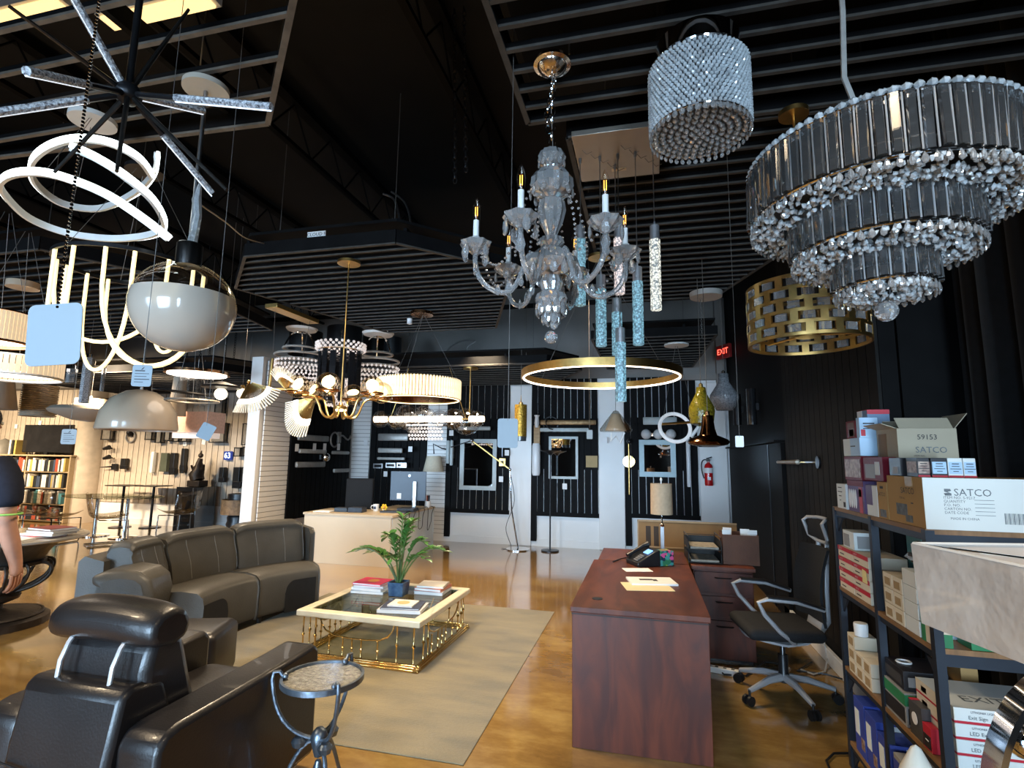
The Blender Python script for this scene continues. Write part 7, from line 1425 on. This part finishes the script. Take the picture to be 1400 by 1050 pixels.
bx = carton((.988, 2.855, T1), (.10, .20, .150), purp, 'violet and red pack of four candle bulbs on the top shelf', [('L', 0, 1, .82, 1, maro, 'red_top_band'), ('L', .72, .9, .0, .8, redc, 'red_strip'), ('L', .72, .88, .5, .75, mat('yellow_label', (.75, .5, .08), .5, noise=(9, .1)), 'yellow_label')])
for k in range(4): B().ball((-.052, .045 - .026 * k + .03, .062), .011, 10, 8, (.35, 1, 4.2)).O('bulb_picture', white_plastic, bx[0])
bx = carton((.988, 3.09, T1), (.10, .13, .125), wht, 'white bulb box leftmost on the top shelf', [('L', .72, .92, .08, .28, ink, 'code_patch')])
for k in range(4): ltext(bx, ('~9', '~10', '~6', '~3')[k], .4, .85 - .17 * k, .012)
T3 = T1 + .151
bx = carton((.990, 2.865, T3), (.10, .22, .115), maro, 'maroon bulb pack with photo side, second layer of the top shelf', [('L', .05, .95, .12, .88, photo, 'photo_panel')])
bx = carton((.990, 2.63, T1 + .157), (.055, .21, .105), maro, 'maroon and grey bulb pack under the long white box', [('L', .1, .6, .1, .7, gryc, 'grey_panel'), ('L', .62, .85, .25, .8, wht, 'white_label')])
bx = carton((.992, 2.47, T2), (.05, .10, .072), blk, 'small black bulb box at the left edge of the big carton top', [('L', .3, .8, .1, .5, gryc, 'grey_panel')])
bx = carton((.988, 2.855, T3 + .117), (.165, .22, .085), wht, 'long glossy white box lying across the top of the bulb packs', [('F', 0, 1, 0, 1, palb, 'painted_daylight_end'), ('L', .45, 1, 0, 1, palb, 'pale_blue_half')]); ltext(bx, '~9', .6, .55, .014)  # blue daylight on the white end is put into its colour
T4 = T3 + .117 + .086
carton((.990, 2.905, T4), (.05, .12, .085), maro, 'dark red bulb box with white bulb picture topmost at left', [('L', .2, .9, .1, .9, mat('brown_print', (.12, .05, .03), .5, noise=(20, .3)), 'dark_panel'), ('L', .35, .8, .12, .5, tag_white, 'bulb_picture')])
bx = carton((.992, 2.858, T4), (.078, .040, .095), palb, 'pale blue bulb box in the middle of the topmost row', [('F', .06, .30, .08, .4, redc, 'red_patch')]); ftext(bx, '~6', .5, .7, .016); ftext(bx, '~8', .5, .45, .012)
carton((1.045, 2.905, T4), (.095, .12, .135), MATS['steel_blue_print'] if 'steel_blue_print' in MATS else mat('steel_blue_print', (.14, .22, .34), .4, noise=(12, .3)), 'blue bulb box with red top standing highest of all', [('T', 0, 1, 0, 1, redc, 'red_top'), ('L', .0, .5, .6, 1, tag_white, 'white_flash'), ('F', 0, 1, .85, 1, redc, 'red_band')])
# middle shelf
M1 = SZ[2] + .0095
for c_ in range(2):
    for r_ in range(4):
        y = 3.07 - .20 * c_; bx = carton((.990, y, M1 + .0535 * r_), (.16, .195, .052), crm, '%s red and white striped box from the bottom in the %s stack' % (('first', 'second', 'third', 'top fourth')[r_], ('far', 'near')[c_]), [('L', 0, 1, .62, 1, redc, 'red_band')], group='red and white striped boxes on the middle shelf')
        ltext(bx, '~8', .3, .3, .014); ltext(bx, 'SATCO', .22, .80, .012, tag_white)
carton((1.0, 3.06, M1 + .215), (.10, .15, .085), wht, 'white box with a grey pyramid picture on the far striped stack', [('F', .15, .85, .1, .8, gryc, 'grey_picture'), ('L', .1, .6, .1, .8, gryc, 'picture')])
o = B().add([(0, 0, 0), (0, .055, 0), (0, .05, .06), (0, .005, .055), (-.002, 0, 0), (-.002, .055, 0), (-.002, .05, .06), (-.002, .005, .055)], [(3, 2, 1, 0), (4, 5, 6, 7), (0, 1, 5, 4), (1, 2, 6, 5), (2, 3, 7, 6), (3, 0, 4, 7)]).O('sticky_note', mat('yellow_note', (.80, .68, .30), .6, noise=(9, .05)), None, smooth=0); o.location = (.987, 2.885, M1 + .09); tag(o, 'yellow sticky note on the near striped box stack', 'note')
for r_ in range(2): carton((1.18, 2.80, M1 + .16 * r_), (.10, .14, .155), tealc, '%s teal box behind the middle rack post' % ('lower', 'upper')[r_], [('F', .1, .9, .5, .8, wht, 'white_label')])
for r_ in range(4):
    carton((.99 + .008 * r_ * 0, 2.42, M1 + .0585 * r_), (.20, .11, .057), wht, '%s white box with pale blue end in the bulb stack' % ('lowest', 'second', 'third', 'topmost')[r_], [('F', .05, 1, 0.03, .97, palb, 'daylight_tinted_end')], group='white boxes in the middle shelf stack')  # cool daylight on the white ends painted as pale blue panels
for c_ in range(2):
    for r_ in range(3): carton((.989, 2.54 + .088 * c_, M1 + .062 * r_), (.09, .084, .060), crm, '%s cream box of the %s column by the rack post' % (('bottom', 'middle', 'top')[r_], ('near', 'far')[c_]), [('L', .2, .8, .2, .7, mat('tan_print', (.35, .24, .12), .7), 'brown_mark')], group='cream boxes by the rack post')
bg = B(); rng = random.Random(4)
for i in range(9):
    for j in range(7):
        a = 2 * PI * i / 8; r_ = (.0, .07, .10, .11, .10, .07, .0)[j]; bg.v.append((1.12 + r_ * math.cos(a) + rng.uniform(-.012, .012), 2.52 + 1.2 * r_ * math.sin(a) + rng.uniform(-.012, .012), M1 + .236 + .055 * j / 6 + rng.uniform(0, .012)))
bg.f = [(i * 7 + j, (i + 1) % 9 * 7 + j, (i + 1) % 9 * 7 + j + 1, i * 7 + j + 1) for i in range(8) for j in range(6)]
tag(bg.O('plastic_bag', mat('crinkled_plastic', (.25, .24, .22), .12, noise=(25, .6), bump=(30, 1), coat=.5)), 'crinkled plastic bag lying on the white box stack', 'bag')
carton((1.25, 2.42, M1), (.16, .2, .20), blk, 'black box in shadow behind the white bulb stack')
carton((.99, 2.31, M1), (.055, .09, .15), crm, 'cream and green box at the near end of the middle shelf', [('L', .0, .3, 0, 1, grn, 'green_stripe'), ('F', 0, 1, 0, .3, grn, 'green_band')])
carton((1.10, 2.31, M1), (.11, .09, .075), grn, 'dark green box on the middle shelf under the wrapped lampshade', [('F', .1, .9, .3, .7, tealc, 'teal_label')])
carton((1.23, 2.31, M1), (.12, .10, .07), grn, 'bright green box with white label under the wrapped lampshade', [('F', .1, .9, .15, .6, tag_white, 'white_label')])
# lower shelf
L1 = SZ[1] + .0095
for c_ in range(3):
    for r_ in range((3, 2, 2)[c_]):
        carton((.989, 3.12 - .095 * c_, L1 + .062 * r_), (.10, .090, .060), crm, '%s cream bulb box in %s lower shelf column' % (('bottom', 'middle', 'top')[r_] if c_ == 0 else ('bottom', 'top')[r_], ('the farthest', 'the second', 'the third')[c_]), [('L', .2, .8, .2, .8, mat('tan_print', (.35, .24, .12), .7), 'brown_picture')], group='cream bulb boxes on the lower shelf')
o = B().lathe([(.0, 0), (.03, 0), (.032, .05), (.03, .06), (.0, .062)], 14).O('white_jar', white_plastic); o.location = (1.03, 3.14, L1 + .188); tag(o, 'small white capped jar on the farthest cream boxes', 'jar')
bx = carton((1.0, 2.62, L1 + .13), (.16, .19, .075), blk, 'black device box lying on the green device box', [('F', .1, .9, .2, .7, gryc, 'device_picture'), ('L', .1, .9, .2, .7, dkgry, 'device_picture')]); B().torus((-.03, .02, .076), .025, .005, 20, 6).O('cap_ring', white_plastic, bx[0])
bx = carton((.992, 2.60, L1), (.17, .20, .128), gryc, 'grey and green device box on the lower shelf', [('F', 0, 1, .62, .95, grn, 'green_band'), ('F', .05, .95, .1, .55, blk, 'device_picture'), ('L', 0, 1, .62, .95, grn, 'green_band'), ('L', .05, .95, .1, .55, blk, 'device_picture')])
carton((1.22, 2.66, L1), (.06, .24, .25), kraft_b, 'kraft sheet box standing behind the black device box')
bx = carton((.992, 2.47, L1), (.13, .10, .125), dkgry, 'charcoal box with a round white picture on the lower shelf', [('T', 0, 1, .8, 1, redc, 'red_edge')]); B().lathe([(0, 0), (.022, 0), (.022, .002), (0, .002)], 18, M=Matrix.Translation((-.067, .0, .07)) @ Matrix.Rotation(-PI / 2, 4, 'Y')).O('round_picture', tag_white, bx[0])
bx = carton((.990, 2.40, L1), (.03, .062, .085), redc, 'red and black clamshell pack leaning on the lower shelf', [('L', .1, .9, .08, .62, blk, 'black_panel')]); ltext(bx, '~4', .5, .4, .012, tag_white)
for r_ in range(4):
    bx = carton((1.025, 2.302, L1 + .0515 * r_), (.40, .27, .050), wht, '%s white lighted exit sign carton in the lower shelf stack' % ('bottom', 'second', 'third', 'top')[r_], [('F', 0, 1, .0, .16, redc, 'red_band'), ('L', 0, 1, 0, .14, redc, 'red_band'), ('L', .15, .30, .3, .7, mat('tan_print', (.35, .24, .12), .7), 'brown_seal'), ('L', 0, 1, .14, 1, crm, 'cream_side')], group='white exit sign cartons on the lower shelf')
    ftext(bx, 'LED Exit Sign' if r_ < 3 else 'Exit Sign', .10, .42, .017, fade, 'LEFT'); ftext(bx, 'LITHONIA LIGHTING', .12, .78, .010, bmats[4], 'LEFT')
    if r_ == 3: text('EXIT', fade, bx[0], (-.07, -.05, .0510), .07, (0, 0, 0)); text('EXIT', fade, bx[0], (.10, -.05, .0510), .07, (0, 0, 0))
# bottom shelf
G1 = SZ[0] + .0095
for i, (y, h, lab) in enumerate(((3.06, .25, 'far blue and white bulb carton on the bottom shelf'), (2.92, .24, 'second blue and white bulb carton on the bottom shelf'), (2.78, .21, 'near blue and white bulb carton on the bottom shelf'))):
    carton((.99, y, G1), (.20, .13, h), blu, lab, [('L', .1, .5, .35, .8, wht, 'white_panel'), ('L', .6, .9, .15, .35, photo, 'picture'), ('F', .3, .9, .6, .95, wht, 'white_oval')])
bx = carton((.99, 2.33, G1), (.30, .42, .20), gryc, 'wide grey carton with dark lettering on the bottom shelf', [('L', .0, .3, .55, .9, blu, 'blue_flash')]); ltext(bx, 'LED', .30, .70, .05); ltext(bx, 'Electronic Transformer', .55, .45, .018); ltext(bx, 'Dimmable Driver', .5, .32, .018)
# ---- white glass flame lamp on the floor before the rack
fl = thing('flame_lamp', 'white pointed flame glass lamp on the floor before the shelf rack', 'lamp', (.86, 2.20, 0)); B().lathe([(.07, .02), (.09, .10), (.10, .24), (.085, .40), (.05, .52), (.015, .59), (.0, .60)], 22).O('flame_glass', mat('opal_warm', (.80, .74, .62), .3, noise=(6, .06)), fl); B().lathe([(.0, 0), (.10, 0), (.10, .015), (.06, .03), (.0, .03)], 22).O('base', dark_metal, fl)
# ================================================================ CHROME FLOOR LAMP WITH WRAPPED SHADE
lf = thing('chrome_floor_lamp', 'chrome lamp of curved bands and ball under the plastic wrapped shade', 'floor lamp', (.86, 1.40, 0))
B().lathe([(0, 0), (.16, 0), (.16, .02), (.04, .04), (0, .04)], 30).O('base', chrome, lf)
for s in (-1, 1):
    B().tube(bez((s * .02, 0, .04), (s * .24, 0, .52), (s * .26, 0, 1.04), (s * .02, 0, 1.12), 18), .01, 4, flat=(.030, .006), upv=(0, 1, 0)).O('curved_band', chrome, lf)
B().ball((-.10, .04, .955), .034, 22, 14).O('ball', chrome, lf); B().cyl((0, 0, .04), (0, 0, 1.318), .010).O('pole', chrome, lf)
sd = mat('wrapped_shade', (.64, .58, .52), .45, noise=(2, .08), coat=.8, bump=(7, 1.0))
shp = lf
def quadshade(pts_t, pts_b):
    b = B(); n = len(pts_t); inn = .004
    b.v = list(pts_t) + list(pts_b); b.f = [(i, (i + 1) % n, n + (i + 1) % n, n + i) for i in range(n)]; return b
hwid, hdep, zt, zb = .28, .15, 1.322, 1.125
rot = Matrix.Translation((.035, .02, 0)) @ Matrix.Rotation(R(-75.5), 4, 'Z')
pt_ = [tuple(rot @ Vector(q_)) for q_ in ((-hwid, -hdep, zt), (hwid, -hdep, zt), (hwid, hdep, zt), (-hwid, hdep, zt))]; pb_ = [tuple(rot @ Vector(q_)) for q_ in ((-hwid * .97, -hdep * .97, zb), (hwid * .97, -hdep * .97, zb), (hwid * .97, hdep * .97, zb), (-hwid * .97, hdep * .97, zb))]
so = quadshade(pt_, pb_).O('wrapped_shade', sd, lf, smooth=0); q = so.modifiers.new('solidify', 'SOLIDIFY'); q.thickness = .006
b = B()
for i in range(4): b.tube([pt_[i], pt_[(i + 1) % 4]], .005, 6)
b.O('shade_rim', white_plastic, so, stuff=True); B().cyl(pt_[0], pt_[2], .003, n=5).O('spider_bar', chrome, so)
# ---------------------------------------------------------------- lettering becomes mesh
bpy.context.view_layer.update(); _dg = bpy.context.evaluated_depsgraph_get()
for o in [o for o in bpy.data.objects if o.type == 'FONT']:
    me = bpy.data.meshes.new_from_object(o.evaluated_get(_dg)); n = bpy.data.objects.new('lettering', me); COL.objects.link(n)
    n.parent = o.parent; n.location = o.location; n.rotation_euler = o.rotation_euler
    if not me.materials: me.materials.append(o.data.materials[0])
    bpy.data.objects.remove(o)
